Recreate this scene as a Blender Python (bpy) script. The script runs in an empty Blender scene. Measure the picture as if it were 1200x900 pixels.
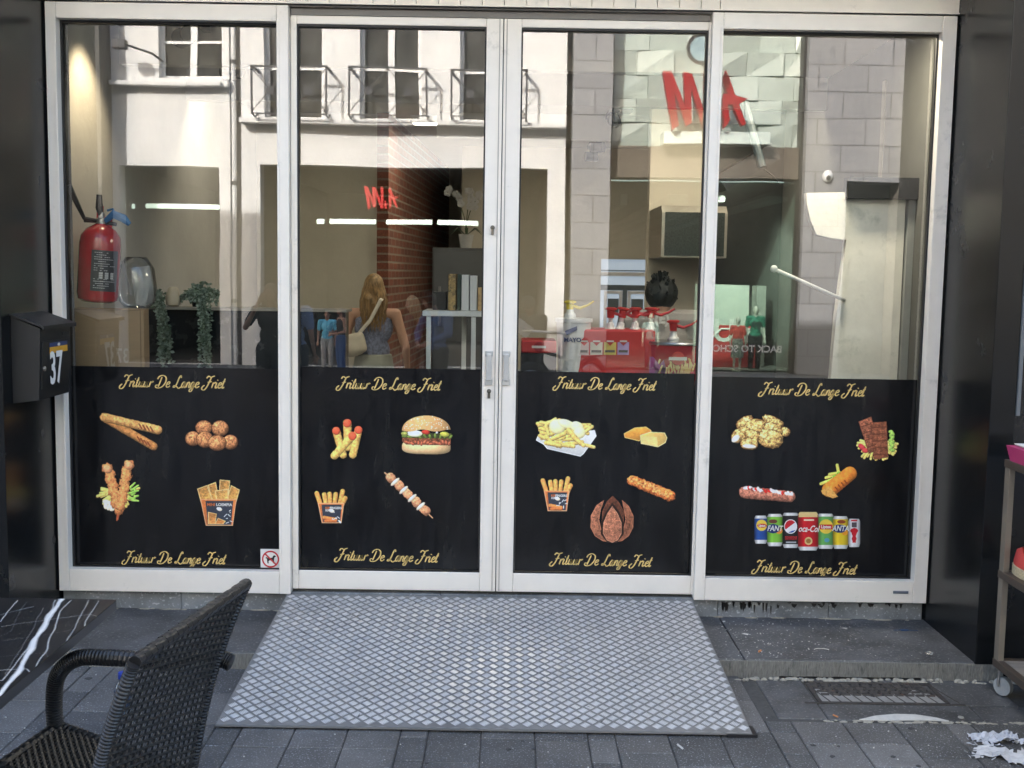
import bpy, bmesh, math, random
import numpy as np
from mathutils import Vector, Matrix, noise as mnoise
random.seed(7); rng = np.random.default_rng(5)
S = bpy.context.scene; COL = S.collection
R = math.radians
# ---------------------------------------------------------------- camera
FOC, PITCH, YAW, ROLL = 1300.0, R(-5.6934), R(.1817), R(-.9066)
CP = np.array([0.0, -5.0, 1.54])
def axes():
    cp, sp, cy, sy, cr, sr = (math.cos(PITCH), math.sin(PITCH), math.cos(YAW), math.sin(YAW), math.cos(ROLL), math.sin(ROLL))
    f = np.array([sy*cp, cy*cp, sp]); rt = np.array([cy, -sy, 0.]); dn = np.cross(f, rt)
    return rt*cr+dn*sr, -rt*sr+dn*cr, f
RT, DN, FW = axes()
def at(px, py, Y=None, Z=None, X=None):
    d = RT*((px-600)/FOC)+DN*((py-450)/FOC)+FW
    t = (Y-CP[1])/d[1] if Y is not None else ((Z-CP[2])/d[2] if Z is not None else (X-CP[0])/d[0])
    return Vector((CP+t*d).tolist())
cam = bpy.data.cameras.new('camera'); co = bpy.data.objects.new('camera', cam); COL.objects.link(co)
cam.sensor_width = 36; cam.lens = FOC/1200*36; cam.clip_end = 400; cam.clip_start = .05
m = Matrix(((RT[0], -DN[0], -FW[0], CP[0]), (RT[1], -DN[1], -FW[1], CP[1]), (RT[2], -DN[2], -FW[2], CP[2]), (0, 0, 0, 1)))
co.matrix_world = m; S.camera = co
# ---------------------------------------------------------------- light
SD = Vector((-.52, 1, .60)).normalized()          # towards the sun
w = bpy.data.worlds.new('World'); S.world = w; w.use_nodes = True
nt = w.node_tree; sk = nt.nodes.new('ShaderNodeTexSky'); sk.sky_type = 'NISHITA'; sk.sun_disc = False
sk.dust_density = 4.0; sk.ozone_density = .6; sk.sun_elevation = math.asin(SD.z); sk.sun_rotation = math.atan2(SD.x, SD.y)
nt.links.new(sk.outputs[0], nt.nodes['Background'].inputs[0]); nt.nodes['Background'].inputs[1].default_value = .15
sl = bpy.data.lights.new('sun', 'SUN'); sl.energy = 2.8; sl.angle = R(.5); sl.color = (1, .965, .92)
so = bpy.data.objects.new('sun', sl); COL.objects.link(so); so.location = SD*30
so.rotation_euler = (-SD).to_track_quat('-Z', 'Y').to_euler()
S.view_settings.view_transform = 'Standard'; S.view_settings.look = 'None'
S.view_settings.exposure = 2.65; S.view_settings.gamma = 1
S.view_settings.use_curve_mapping = False
S.cycles.max_bounces = 8; S.cycles.transparent_max_bounces = 16; S.cycles.caustics_reflective = False
G = -.10; GL = .035        # street level, glass plane
def mir(px, py, V): p = at(px, py, Y=V); return Vector((p.x, 2*GL-V, p.z))
# ---------------------------------------------------------------- materials
def lin(c): return tuple(((v/255)/12.92 if v/255 <= .04045 else ((v/255+.055)/1.055)**2.4) for v in c[:3])
MATS = {}
def mat(name, col, rough=.6, metal=0., var=.12, scale=8., bump=0., bscale=60., spec=.5, coat=0., dirt=None, dscale=3., dth=.55, stretch=None, emit=0., ecol=None, alpha=1.):
    if name in MATS: return MATS[name]
    M = bpy.data.materials.new(name); M.use_nodes = True; n = M.node_tree.nodes; l = M.node_tree.links; b = n['Principled BSDF']
    b.inputs['Roughness'].default_value = rough; b.inputs['Metallic'].default_value = metal; b.inputs['Specular IOR Level'].default_value = spec
    b.inputs['Coat Weight'].default_value = coat; b.inputs['Base Color'].default_value = (*col, 1); b.inputs['Alpha'].default_value = alpha
    tc = n.new('ShaderNodeTexCoord'); mp = n.new('ShaderNodeMapping'); l.new(tc.outputs['Object'], mp.inputs[0])
    if stretch: mp.inputs['Scale'].default_value = stretch
    if var or dirt:
        nz = n.new('ShaderNodeTexNoise'); nz.inputs['Scale'].default_value = scale; nz.inputs['Detail'].default_value = 8; nz.inputs['Roughness'].default_value = .65
        l.new(mp.outputs[0], nz.inputs['Vector'])
        mx = n.new('ShaderNodeMix'); mx.data_type = 'RGBA'
        mr = n.new('ShaderNodeMapRange'); mr.inputs[1].default_value = .3; mr.inputs[2].default_value = .7
        l.new(nz.outputs['Fac'], mr.inputs[0]); l.new(mr.outputs[0], mx.inputs[0])
        mx.inputs[6].default_value = (*[c*(1-var) for c in col], 1); mx.inputs[7].default_value = (*[min(1, c*(1+var)) for c in col], 1)
        out = mx.outputs[2]
        if dirt:
            n2 = n.new('ShaderNodeTexNoise'); n2.inputs['Scale'].default_value = dscale; n2.inputs['Detail'].default_value = 10; n2.inputs['Roughness'].default_value = .7
            l.new(mp.outputs[0], n2.inputs['Vector']); r2 = n.new('ShaderNodeMapRange'); r2.inputs[1].default_value = dth; r2.inputs[2].default_value = dth+.15
            l.new(n2.outputs['Fac'], r2.inputs[0]); m2 = n.new('ShaderNodeMix'); m2.data_type = 'RGBA'; l.new(r2.outputs[0], m2.inputs[0]); l.new(out, m2.inputs[6]); m2.inputs[7].default_value = (*dirt, 1); out = m2.outputs[2]
        l.new(out, b.inputs['Base Color'])
        rr = n.new('ShaderNodeMapRange'); rr.inputs[3].default_value = max(.02, rough-.08); rr.inputs[4].default_value = min(1, rough+.1); l.new(nz.outputs['Fac'], rr.inputs[0]); l.new(rr.outputs[0], b.inputs['Roughness'])
    if bump:
        n3 = n.new('ShaderNodeTexNoise'); n3.inputs['Scale'].default_value = bscale; n3.inputs['Detail'].default_value = 6; l.new(mp.outputs[0], n3.inputs['Vector'])
        bp = n.new('ShaderNodeBump'); bp.inputs['Strength'].default_value = bump; bp.inputs['Distance'].default_value = .01; l.new(n3.outputs['Fac'], bp.inputs['Height']); l.new(bp.outputs[0], b.inputs['Normal'])
    if emit:
        b.inputs['Emission Color'].default_value = (*(ecol or col), 1); b.inputs['Emission Strength'].default_value = emit
    MATS[name] = M; return M
def attrmat(name, rough=.45, gain=1., spec=.4):
    if name in MATS: return MATS[name]
    M = bpy.data.materials.new(name); M.use_nodes = True; n = M.node_tree.nodes; l = M.node_tree.links; b = n['Principled BSDF']
    a = n.new('ShaderNodeAttribute'); a.attribute_name = 'Col'; b.inputs['Roughness'].default_value = rough; b.inputs['Specular IOR Level'].default_value = spec
    l.new(a.outputs['Color'], b.inputs['Base Color']); MATS[name] = M; return M
def glassmat(name, tint=(1, 1, 1), refl=.11, wave=0.):
    if name in MATS: return MATS[name]
    M = bpy.data.materials.new(name); M.use_nodes = True; n = M.node_tree.nodes; l = M.node_tree.links; n.clear()
    o = n.new('ShaderNodeOutputMaterial'); t = n.new('ShaderNodeBsdfTransparent'); t.inputs[0].default_value = (*tint, 1)
    g = n.new('ShaderNodeBsdfGlossy'); g.inputs['Roughness'].default_value = 0.; g.inputs[0].default_value = (1, 1, 1, 1)
    tc = n.new('ShaderNodeTexCoord'); nz = n.new('ShaderNodeTexNoise'); nz.inputs['Scale'].default_value = 1.6; nz.inputs['Detail'].default_value = 1; l.new(tc.outputs['Object'], nz.inputs[0]); bp = n.new('ShaderNodeBump'); bp.inputs['Strength'].default_value = 1; bp.inputs['Distance'].default_value = wave; l.new(nz.outputs['Fac'], bp.inputs['Height']); l.new(bp.outputs[0], g.inputs['Normal'])
    lw = n.new('ShaderNodeLayerWeight'); lw.inputs[0].default_value = .15; mr = n.new('ShaderNodeMapRange'); mr.inputs[3].default_value = refl; mr.inputs[4].default_value = .9
    l.new(lw.outputs['Fresnel'], mr.inputs[0]); mx = n.new('ShaderNodeMixShader'); l.new(mr.outputs[0], mx.inputs[0]); l.new(t.outputs[0], mx.inputs[1]); l.new(g.outputs[0], mx.inputs[2]); l.new(mx.outputs[0], o.inputs[0])
    MATS[name] = M; return M
def brickmat(name, c1, c2, mortar, bw, bh, ms=.01, axis='xz', bump=.4, rough=.8, off=(0, 0, 0), nvar=.3):
    M = bpy.data.materials.new(name); M.use_nodes = True; n = M.node_tree.nodes; l = M.node_tree.links; b = n['Principled BSDF']
    tc = n.new('ShaderNodeTexCoord'); sp = n.new('ShaderNodeSeparateXYZ'); cb = n.new('ShaderNodeCombineXYZ'); mp = n.new('ShaderNodeMapping'); mp.inputs['Location'].default_value = off
    l.new(tc.outputs['Object'], mp.inputs[0]); l.new(mp.outputs[0], sp.inputs[0]); ix = 'xyz'.index(axis[0]); iy = 'xyz'.index(axis[1]); l.new(sp.outputs[ix], cb.inputs[0]); l.new(sp.outputs[iy], cb.inputs[1])
    br = n.new('ShaderNodeTexBrick'); l.new(cb.outputs[0], br.inputs[0]); br.inputs['Color1'].default_value = (*c1, 1); br.inputs['Color2'].default_value = (*c2, 1); br.inputs['Mortar'].default_value = (*mortar, 1)
    br.inputs['Scale'].default_value = 1; br.inputs['Brick Width'].default_value = bw; br.inputs['Row Height'].default_value = bh; br.inputs['Mortar Size'].default_value = ms; br.inputs['Mortar Smooth'].default_value = .15
    nz = n.new('ShaderNodeTexNoise'); nz.inputs['Scale'].default_value = 90; nz.inputs['Detail'].default_value = 6; l.new(tc.outputs['Object'], nz.inputs[0])
    mr = n.new('ShaderNodeMapRange'); mr.inputs[1].default_value = .3; mr.inputs[2].default_value = .7; mr.inputs[3].default_value = 1-nvar; mr.inputs[4].default_value = 1+nvar; l.new(nz.outputs['Fac'], mr.inputs[0])
    mx = n.new('ShaderNodeVectorMath'); mx.operation = 'SCALE'; l.new(br.outputs['Color'], mx.inputs[0]); l.new(mr.outputs[0], mx.inputs['Scale']); l.new(mx.outputs[0], b.inputs['Base Color'])
    bp = n.new('ShaderNodeBump'); bp.invert = True; bp.inputs['Strength'].default_value = bump; bp.inputs['Distance'].default_value = .01; l.new(br.outputs['Fac'], bp.inputs['Height']); l.new(bp.outputs[0], b.inputs['Normal']); b.inputs['Roughness'].default_value = rough
    MATS[name] = M; return M
# ---------------------------------------------------------------- mesh builder
class MB:
    def __init__(s): s.v = []; s.f = []; s.m = []; s.c = []
    def add(s, vs, fs, mi=0, col=None):
        o = len(s.v); s.v += [tuple(v) for v in vs]; s.f += [tuple(i+o for i in f) for f in fs]; s.m += [mi]*len(fs); s.c += [col]*len(fs); return s
    def box(s, a, b, mi=0, col=None, bev=0., rot=None, piv=None):
        x0, y0, z0 = [min(a[i], b[i]) for i in range(3)]; x1, y1, z1 = [max(a[i], b[i]) for i in range(3)]
        if bev > 0:
            bm = bmesh.new(); bmesh.ops.create_cube(bm, size=1)
            for v in bm.verts: v.co = Vector(((x0+x1)/2+v.co.x*(x1-x0), (y0+y1)/2+v.co.y*(y1-y0), (z0+z1)/2+v.co.z*(z1-z0)))
            bmesh.ops.bevel(bm, geom=bm.edges[:], offset=bev, segments=2, affect='EDGES', profile=.5)
            bm.verts.index_update(); vs = [v.co.copy() for v in bm.verts]; fs = [[v.index for v in f.verts] for f in bm.faces]; bm.free()
        else:
            vs = [Vector(p) for p in ((x0, y0, z0), (x1, y0, z0), (x1, y1, z0), (x0, y1, z0), (x0, y0, z1), (x1, y0, z1), (x1, y1, z1), (x0, y1, z1))]
            fs = [(3, 2, 1, 0), (4, 5, 6, 7), (0, 1, 5, 4), (1, 2, 6, 5), (2, 3, 7, 6), (3, 0, 4, 7)]
        if rot is not None:
            p = Vector(piv if piv is not None else ((x0+x1)/2, (y0+y1)/2, (z0+z1)/2)); vs = [rot@(v-p)+p for v in vs]
        return s.add(vs, fs, mi, col)
    def tube(s, pts, r, n=8, mi=0, col=None, cap=True, sx=1.):
        pts = [Vector(p) for p in pts]; rs = r if isinstance(r, (list, tuple)) else [r]*len(pts); vs = []; fs = []; N = len(pts); up = None
        for i, p in enumerate(pts):
            t = (pts[min(i+1, N-1)]-pts[max(i-1, 0)]).normalized()
            if up is None: up = Vector((0, 0, 1)) if abs(t.z) < .9 else Vector((1, 0, 0))
            a = t.cross(up).normalized(); b = a.cross(t).normalized(); up = b
            for k in range(n):
                an = 2*math.pi*k/n; vs.append(p+(a*math.cos(an)*sx+b*math.sin(an))*rs[i])
        for i in range(N-1):
            for k in range(n): fs.append((i*n+k, i*n+(k+1) % n, (i+1)*n+(k+1) % n, (i+1)*n+k))
        if cap: fs.append(tuple(range(n-1, -1, -1))); fs.append(tuple((N-1)*n+k for k in range(n)))
        return s.add(vs, [f[::-1] for f in fs], mi, col)
    def lathe(s, prof, c=(0, 0, 0), n=24, mi=0, axis='z', col=None):
        vs = []; fs = []
        for (r, h) in prof:
            for k in range(n):
                an = 2*math.pi*k/n; x, y = r*math.cos(an), r*math.sin(an)
                p = (x, y, h) if axis == 'z' else ((x, h, y) if axis == 'y' else (h, x, y)); vs.append((p[0]+c[0], p[1]+c[1], p[2]+c[2]))
        for i in range(len(prof)-1):
            for k in range(n): fs.append((i*n+k, i*n+(k+1) % n, (i+1)*n+(k+1) % n, (i+1)*n+k))
        fs.append(tuple(range(n-1, -1, -1))); fs.append(tuple((len(prof)-1)*n+k for k in range(n)))
        if axis == 'y': fs = [f[::-1] for f in fs]
        return s.add(vs, fs, mi, col)
    def sph(s, c, r, n=12, mi=0, rot=None, col=None):
        r = r if isinstance(r, (tuple, list)) else (r, r, r); vs = []; fs = []; m_ = n//2+1
        for i in range(m_+1):
            th = math.pi*i/m_
            for k in range(n):
                ph = 2*math.pi*k/n; v = Vector((r[0]*math.sin(th)*math.cos(ph), r[1]*math.sin(th)*math.sin(ph), r[2]*math.cos(th)))
                if rot is not None: v = rot@v
                vs.append(v+Vector(c))
        for i in range(m_):
            for k in range(n): fs.append((i*n+k, (i+1)*n+k, (i+1)*n+(k+1) % n, i*n+(k+1) % n))
        return s.add(vs, fs, mi, col)
    def prism(s, poly, d0, d1, plane='xz', mi=0, col=None):
        def P(a, b, d): return (a, d, b) if plane == 'xz' else ((a, b, d) if plane == 'xy' else (d, a, b))
        n = len(poly); vs = [P(a, b, d0) for a, b in poly]+[P(a, b, d1) for a, b in poly]
        fs = [tuple(range(n)), tuple(range(2*n-1, n-1, -1))]+[((i+1) % n, i, n+i, n+(i+1) % n) for i in range(n)]
        return s.add(vs, fs, mi, col)
    def quad(s, a, b, c, d, mi=0, col=None): return s.add([a, b, c, d], [(0, 1, 2, 3)], mi, col)
    def mesh(s, name, smooth=False):
        me = bpy.data.meshes.new(name); me.from_pydata(s.v, [], s.f)
        if any(s.m): me.polygons.foreach_set('material_index', s.m)
        if any(c is not None for c in s.c):
            at_ = me.color_attributes.new('Col', 'FLOAT_COLOR', 'CORNER'); arr = []
            for p, c in zip(me.polygons, s.c): arr += list((*(c or (.5, .5, .5)), 1))*p.loop_total
            at_.data.foreach_set('color', arr)
        bm = bmesh.new(); bm.from_mesh(me); bmesh.ops.recalc_face_normals(bm, faces=bm.faces[:]); bm.to_mesh(me); bm.free()
        if smooth: me.shade_smooth() if smooth is True else me.shade_smooth()
        return me
def wpos(o):
    v = Vector((0, 0, 0))
    while o: v += o.location; o = o.parent
    return v
def tag(o, label=None, cat=None, group=None, kind=None):
    for k, v in (('label', label), ('category', cat), ('group', group), ('kind', kind)):
        if v: o[k] = v
    return o
def thing(name, label, cat, loc=(0, 0, 0), group=None):
    o = bpy.data.objects.new(name, None); COL.objects.link(o); o.location = loc; o.empty_display_size = .1; return tag(o, label, cat, group)
def obj(name, mb, mats, parent=None, label=None, smooth=False, world=True):
    me = mb if isinstance(mb, bpy.types.Mesh) else mb.mesh(name, bool(smooth))
    mats = mats if isinstance(mats, (list, tuple)) else [mats]
    if len(me.materials): me.materials.clear()
    for m_ in mats: me.materials.append(m_)
    o = bpy.data.objects.new(name, me); COL.objects.link(o)
    if parent is not None:
        if world: me.transform(Matrix.Translation(-wpos(parent)))
        o.parent = parent
    if smooth and smooth is not True:
        try: me.set_sharp_from_angle(angle=R(smooth))
        except Exception: pass
    if label: o['label'] = label
    return o
def solo(name, mb, mats, label, cat, group=None, smooth=False):
    """a thing that is one mesh, its origin at its own base"""
    me = mb.mesh(name, bool(smooth)); xs = [v.co for v in me.vertices]
    c = Vector((sum(v.x for v in xs)/len(xs), sum(v.y for v in xs)/len(xs), min(v.z for v in xs))); me.transform(Matrix.Translation(-c))
    o = obj(name, me, mats, smooth=False); o.location = c
    if smooth and smooth is not True: me.set_sharp_from_angle(angle=R(smooth))
    return tag(o, label, cat, group)
def struct(name, mb, mats): return tag(obj(name, mb, mats), kind='structure')
def dup(root, loc, label, rotz=0, group=None):
    def cp(o, par):
        c = o.copy(); COL.objects.link(c)
        if par is not None: c.parent = par
        for ch in [x for x in bpy.data.objects if x.parent == o and x != c and x not in made]: made.add(cp(ch, c))
        return c
    made = set(); r = cp(root, None); r.location = loc; r.rotation_euler = (0, 0, rotz); r['label'] = label
    if group: r['group'] = group
    return r
def text(s, size, loc, mode='front', ext=.0006, off=0., shear=0., align='CENTER', sx=1.):
    """mesh of a word; mode front faces -y, back faces +y, right faces +x"""
    cu = bpy.data.curves.new('t', 'FONT'); cu.body = s; cu.size = size; cu.extrude = ext; cu.offset = off; cu.shear = shear; cu.align_x = align; cu.align_y = 'CENTER'; cu.resolution_u = 3
    o = bpy.data.objects.new('t', cu); COL.objects.link(o); dg = bpy.context.evaluated_depsgraph_get(); dg.update()
    me = bpy.data.meshes.new_from_object(o.evaluated_get(dg)); bpy.data.objects.remove(o)
    M = Matrix.Rotation(R(90), 4, 'X')@Matrix.Diagonal((sx, 1, 1, 1))
    if mode == 'back': M = Matrix.Rotation(R(180), 4, 'Z')@M
    if mode == 'right': M = Matrix.Rotation(R(90), 4, 'Z')@M
    if mode == 'up': M = Matrix.Diagonal((sx, 1, 1, 1))
    me.transform(Matrix.Translation(loc)@M); me.materials.clear(); return me
# ---------------------------------------------------------------- common materials
white_fr = mat('white_powder_coated_aluminium', (.82, .775, .71), .35, var=.05, scale=4, dirt=(.50, .48, .44), dscale=6, dth=.62, bump=.03, bscale=8)
black_gl = mat('black_lacquered_panel', (.006, .007, .008), .24, var=.3, scale=3, bump=.012, bscale=2.2, spec=.35)
rubber = mat('black_rubber_gasket', (.012, .012, .013), .6)
glass = glassmat('shop_window_glass', (.86, .89, .87), .14, .0006)
steel = mat('brushed_steel', (.45, .45, .46), .3, 1.)
blackm = mat('black_satin_metal', (.015, .015, .017), .4)
# ================================================================ SETTING
rs = random.Random(3)
# street as one sheet
gm = brickmat('street_paving', (.11, .12, .135), (.14, .15, .165), (.05, .05, .05), .3, .2, .006, 'xy', .3, .75, nvar=.35)
b = MB(); b.quad((-60, -60, G-.012), (60, -60, G-.012), (60, 20, G-.012), (-60, 20, G-.012)); struct('street', b, gm)
# slabs close to the shop: every slab has its own height and tone
b = MB(); cols = [(.104, .100, .097), (.080, .079, .077), (.124, .120, .116), (.093, .090, .088), (.070, .069, .069)]
GX0, GX1, GY0, GY1 = 1.02, 1.95, -1.02, -.575     # hole left for the grate's bluestone frame
x = -2.75; ci = 0; widths = [.19, .19, .098, .19, .19, .19, .098, .19]
while x < 2.9:
    wd = widths[ci % len(widths)]; ci += 1; y = -.555-(ci % 3)*.09; first = True
    y = -.552
    Ls = [.09+.095*(ci*2 % 3)]
    while y > -3.1:
        L = Ls.pop() if Ls else (.19 if wd < .1 else rs.choice([.29, .29, .19]))
        y1 = y-L; xa, xb, ya, yb = x+.0022, x+wd-.0022, y-.0022, y1+.0022; y = y1
        if xb > GX0+.02 and xa < GX1-.02 and yb > GY0-.25 and ya > GY0 and yb < 0:
            if yb >= GY0-.001: continue
            if ya > GY0: ya = GY0-.003
        h = G+rs.uniform(-.0015, .0015); c = rs.choice(cols); k = rs.uniform(.88, 1.12); c = tuple(v*k for v in c); t = .0028; tl = rs.uniform(-.0012, .0012)
        vs = [(xa, yb, h-.02), (xb, yb, h-.02), (xb, ya, h-.02), (xa, ya, h-.02), (xa+t, yb+t, h+tl), (xb-t, yb+t, h-tl), (xb-t, ya-t, h-tl), (xa+t, ya-t, h+tl)]
        vs = vs[:4]+[(xa, yb, h-.003), (xb, yb, h-.003), (xb, ya, h-.003), (xa, ya, h-.003)]+vs[4:]
        b.add(vs, [(0, 1, 5, 4), (1, 2, 6, 5), (2, 3, 7, 6), (3, 0, 4, 7), (4, 5, 9, 8), (5, 6, 10, 9), (6, 7, 11, 10), (7, 4, 8, 11), (8, 9, 10, 11)], 0, c)
    x += wd
def stonemat(name, base=None, speck=(.32, .33, .35), rough=.62, var=.30, scale=150):
    M = bpy.data.materials.new(name); M.use_nodes = True; n = M.node_tree.nodes; l = M.node_tree.links; bs = n['Principled BSDF']
    tc = n.new('ShaderNodeTexCoord')
    if base is None: a = n.new('ShaderNodeAttribute'); a.attribute_name = 'Col'; src = a.outputs['Color']
    else: a = n.new('ShaderNodeRGB'); a.outputs[0].default_value = (*base, 1); src = a.outputs[0]
    n1 = n.new('ShaderNodeTexNoise'); n1.inputs['Scale'].default_value = 5; n1.inputs['Detail'].default_value = 9; n1.inputs['Roughness'].default_value = .7; l.new(tc.outputs['Object'], n1.inputs[0])
    r1 = n.new('ShaderNodeMapRange'); r1.inputs[1].default_value = .3; r1.inputs[2].default_value = .72; r1.inputs[3].default_value = 1-var; r1.inputs[4].default_value = 1+var*1.3; l.new(n1.outputs['Fac'], r1.inputs[0])
    v1 = n.new('ShaderNodeVectorMath'); v1.operation = 'SCALE'; l.new(src, v1.inputs[0]); l.new(r1.outputs[0], v1.inputs['Scale'])
    n2 = n.new('ShaderNodeTexNoise'); n2.inputs['Scale'].default_value = scale; n2.inputs['Detail'].default_value = 3; l.new(tc.outputs['Object'], n2.inputs[0])
    r2 = n.new('ShaderNodeMapRange'); r2.inputs[1].default_value = .58; r2.inputs[2].default_value = .70; l.new(n2.outputs['Fac'], r2.inputs[0])
    mx = n.new('ShaderNodeMix'); mx.data_type = 'RGBA'; l.new(r2.outputs[0], mx.inputs[0]); l.new(v1.outputs[0], mx.inputs[6]); mx.inputs[7].default_value = (*speck, 1)
    n4 = n.new('ShaderNodeTexNoise'); n4.inputs['Scale'].default_value = 1.7; n4.inputs['Detail'].default_value = 6; l.new(tc.outputs['Object'], n4.inputs[0])
    r4 = n.new('ShaderNodeMapRange'); r4.inputs[1].default_value = .35; r4.inputs[2].default_value = .65; r4.inputs[3].default_value = .82; r4.inputs[4].default_value = 1.15; l.new(n4.outputs['Fac'], r4.inputs[0])
    v2 = n.new('ShaderNodeVectorMath'); v2.operation = 'SCALE'; l.new(mx.outputs[2], v2.inputs[0]); l.new(r4.outputs[0], v2.inputs['Scale']); l.new(v2.outputs[0], bs.inputs['Base Color'])
    bp = n.new('ShaderNodeBump'); bp.inputs['Strength'].default_value = .35; bp.inputs['Distance'].default_value = .003; l.new(n2.outputs['Fac'], bp.inputs['Height']); l.new(bp.outputs[0], bs.inputs['Normal'])
    r3 = n.new('ShaderNodeMapRange'); r3.inputs[3].default_value = rough-.12; r3.inputs[4].default_value = rough+.15; l.new(n1.outputs['Fac'], r3.inputs[0]); l.new(r3.outputs[0], bs.inputs['Roughness']); MATS[name] = M; return M
pav = stonemat('concrete_slab'); struct('pavement', b, pav)
# joints
b = MB(); b.quad((-2.9, -3.2, G-.006), (3, -3.2, G-.006), (3, -.5, G-.006), (-2.9, -.5, G-.006)); struct('paving_joints', b, mat('joint_sand', (.07, .068, .065), .95, var=.3, scale=60))
# bluestone step in front of the shop (three slabs) with rough lip
bl = stonemat('bluestone', (.074, .075, .078), (.22, .22, .22), .5, .6, 90)
lip = mat('rough_stone_lip', (.20, .195, .175), .9, var=.35, scale=30, bump=.8, bscale=50, dirt=(.07, .07, .065), dscale=9, dth=.55, stretch=(6, 1, 1))
b = MB()
for x0, x1 in ((-2.4, -1.02), (-1.015, .99), (.995, 2.045)): b.box((x0, -.555, G+.012), (x1, .02, -.03), bev=.004)
struct('doorstep', b, bl)
b = MB(); xs = np.linspace(-2.4, 2.06, 160)
for i in range(159):
    z1 = G+.010+.004*mnoise.noise(Vector((i*.3, 1, 0))); d = .002*mnoise.noise(Vector((i*.6, 5, 0)))
    z0 = z1-.02 if not (1.13 < xs[i] < 1.72) else z1-.006
    b.box((xs[i], -.566-d, z0), (xs[i+1]+.0001, -.5555, -.034))
struct('doorstep_edge', b, lip)
# sill under the frames
sill = stonemat('worn_bluestone_sill', (.17, .185, .20), (.4, .42, .45), .55, .4, 70)
b = MB(); xx = [-2.045, -1.5, -.99, -.3, .4, .985, 1.5, 1.935]
for i in range(7): b.box((xx[i]+.001, .012, -.031), (xx[i+1]-.001, .3, .058), bev=.003)
struct('window_sill_stone', b, sill)
b = MB()
rr = random.Random(11)
for i in range(46):                                   # black tar drips on the right-hand sill
    x0 = rr.choice([rr.uniform(1.0, 1.28), rr.uniform(1.3, 1.9)]); w_ = rr.uniform(.004, .016); h_ = rr.uniform(.01, .05)
    if x0 > 1.28: h_ *= .5; w_ *= 1.8
    zt = .05-rr.uniform(0, .022); pts = [(x0, zt), (x0+w_, zt-rr.uniform(0, .005)), (x0+w_*.8, zt-h_*.6), (x0+w_*.55, zt-h_), (x0+w_*.2, zt-h_*.7)]
    b.prism(pts, .0095, .0125, 'xz')
struct('tar_drips', b, mat('tar', (.012, .012, .013), .4))
b = MB()
rr = random.Random(2)
for i in range(60): x0 = rr.uniform(-1.95, 1.9); b.sph((x0, .006+rr.uniform(-.01, .003), -.029), (rr.uniform(.01, .05), .006, rr.uniform(.002, .005)), 8)
struct('mortar_crumbs', b, mat('old_mortar', (.33, .31, .26), .95, var=.3, scale=60))

# ================================================================ OUR SHOP BUILDING
shop = thing('shop_building', 'snack bar ground floor with black lacquered piers and white aluminium glass doors', 'building', (0, .1, G))
# jambs/piers and upper wall; upper part casts the street's shade
ren = mat('grey_render', (.42, .41, .39), .85, var=.12, scale=3, bump=.2, bscale=40)
b = MB()
b.box((-16, 0.02, 3.0), (16, 9, 8.7)); b.box((-16, -.5, 2.98), (16, .019, 8.7)); b.box((-16, -.45, 8.701), (-9.3, 9, 10.6))
obj('upper_wall', b, ren, shop)
b = MB(); b.box((-16, -.5, G-.01), (-2.75, 9, 2.979)); b.box((2.75, -.58, G-.01), (16, 9, 2.979)); obj('side_wall', b, ren, shop)
b = MB(); b.box((-2.75, -.515, G-.005), (-2.053, .25, 2.975), bev=.003); obj('pier', b, black_gl, shop, 'black pier carrying the number box')
b = MB(); b.box((1.942, -.565, G-.005), (2.045, .25, 2.975), bev=.003); obj('pier', b, black_gl, shop)
b = MB(); b.box((2.048, -.52, G-.005), (2.75, .25, 2.975), bev=.003); obj('pier', b, mat('black_front_panel', (.010, .011, .013), .25, var=.3, scale=2), shop)
b = MB(); b.box((2.046, -.572, 1.0), (2.062, -.5, 2.97), bev=.003); obj('corner_trim', b, mat('grey_trim', (.12, .13, .14), .35), shop)
# header: smooth on the sides, grooved boards over the doors
b = MB(); b.box((-2.05, -.025, 2.70), (-1.0, .1, 3.0)); b.box((.9, -.025, 2.70), (1.941, .1, 3.0))
x = -.998
while x < .898:
    b.box((x, -.02, 2.70), (min(x+.0935, .898), .1, 3.0), bev=.0025); x += .0955
obj('header_panel', b, white_fr, shop)
b = MB(); b.box((-2.05, -.034, 2.694), (1.941, -.0255, 2.7)); obj('header_rail', b, white_fr, shop)
b = MB(); b.box((-2.05, .0, 2.6875), (1.941, .1, 2.694)); b.box((-.98, .008, 2.655), (.862, .016, 2.682)); obj('door_track', b, mat('track_shadow_tone', (.16, .15, .14), .5), shop)  # thin shadow lines above the doors put in as dark strips
def frame_ring(x0, x1, z0, z1, gx0, gx1, gz0, gz1, y0, y1, bev=.003):
    b = MB(); b.box((x0, y0, z0), (gx0, y1, z1), bev=bev); b.box((gx1, y0, z0), (x1, y1, z1), bev=bev)
    b.box((gx0+.0005, y0+.001, gz1), (gx1-.0005, y1-.001, z1), bev=bev); b.box((gx0+.0005, y0+.001, z0), (gx1-.0005, y1-.001, gz0), bev=bev)
    return b
def seal(gx0, gx1, gz0, gz1, y0=.012, y1=.03, t=.007):
    b = MB(); b.box((gx0-.001, y0, gz0), (gx0+t, y1, gz1)); b.box((gx1-t, y0, gz0), (gx1+.001, y1, gz1)); b.box((gx0+t, y0, gz1-t*1.5), (gx1-t, y1, gz1)); b.box((gx0+t, y0, gz0), (gx1-t, y1, gz0+t*.6)); return b
def bead(gx0, gx1, gz0, gz1, y0, y1, t=.012):
    b = MB(); b.box((gx0-t, y0, gz0-t), (gx0-.0005, y1, gz1+t), bev=.001); b.box((gx1+.0005, y0, gz0-t), (gx1+t, y1, gz1+t), bev=.001); return b
BAYS = []
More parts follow.
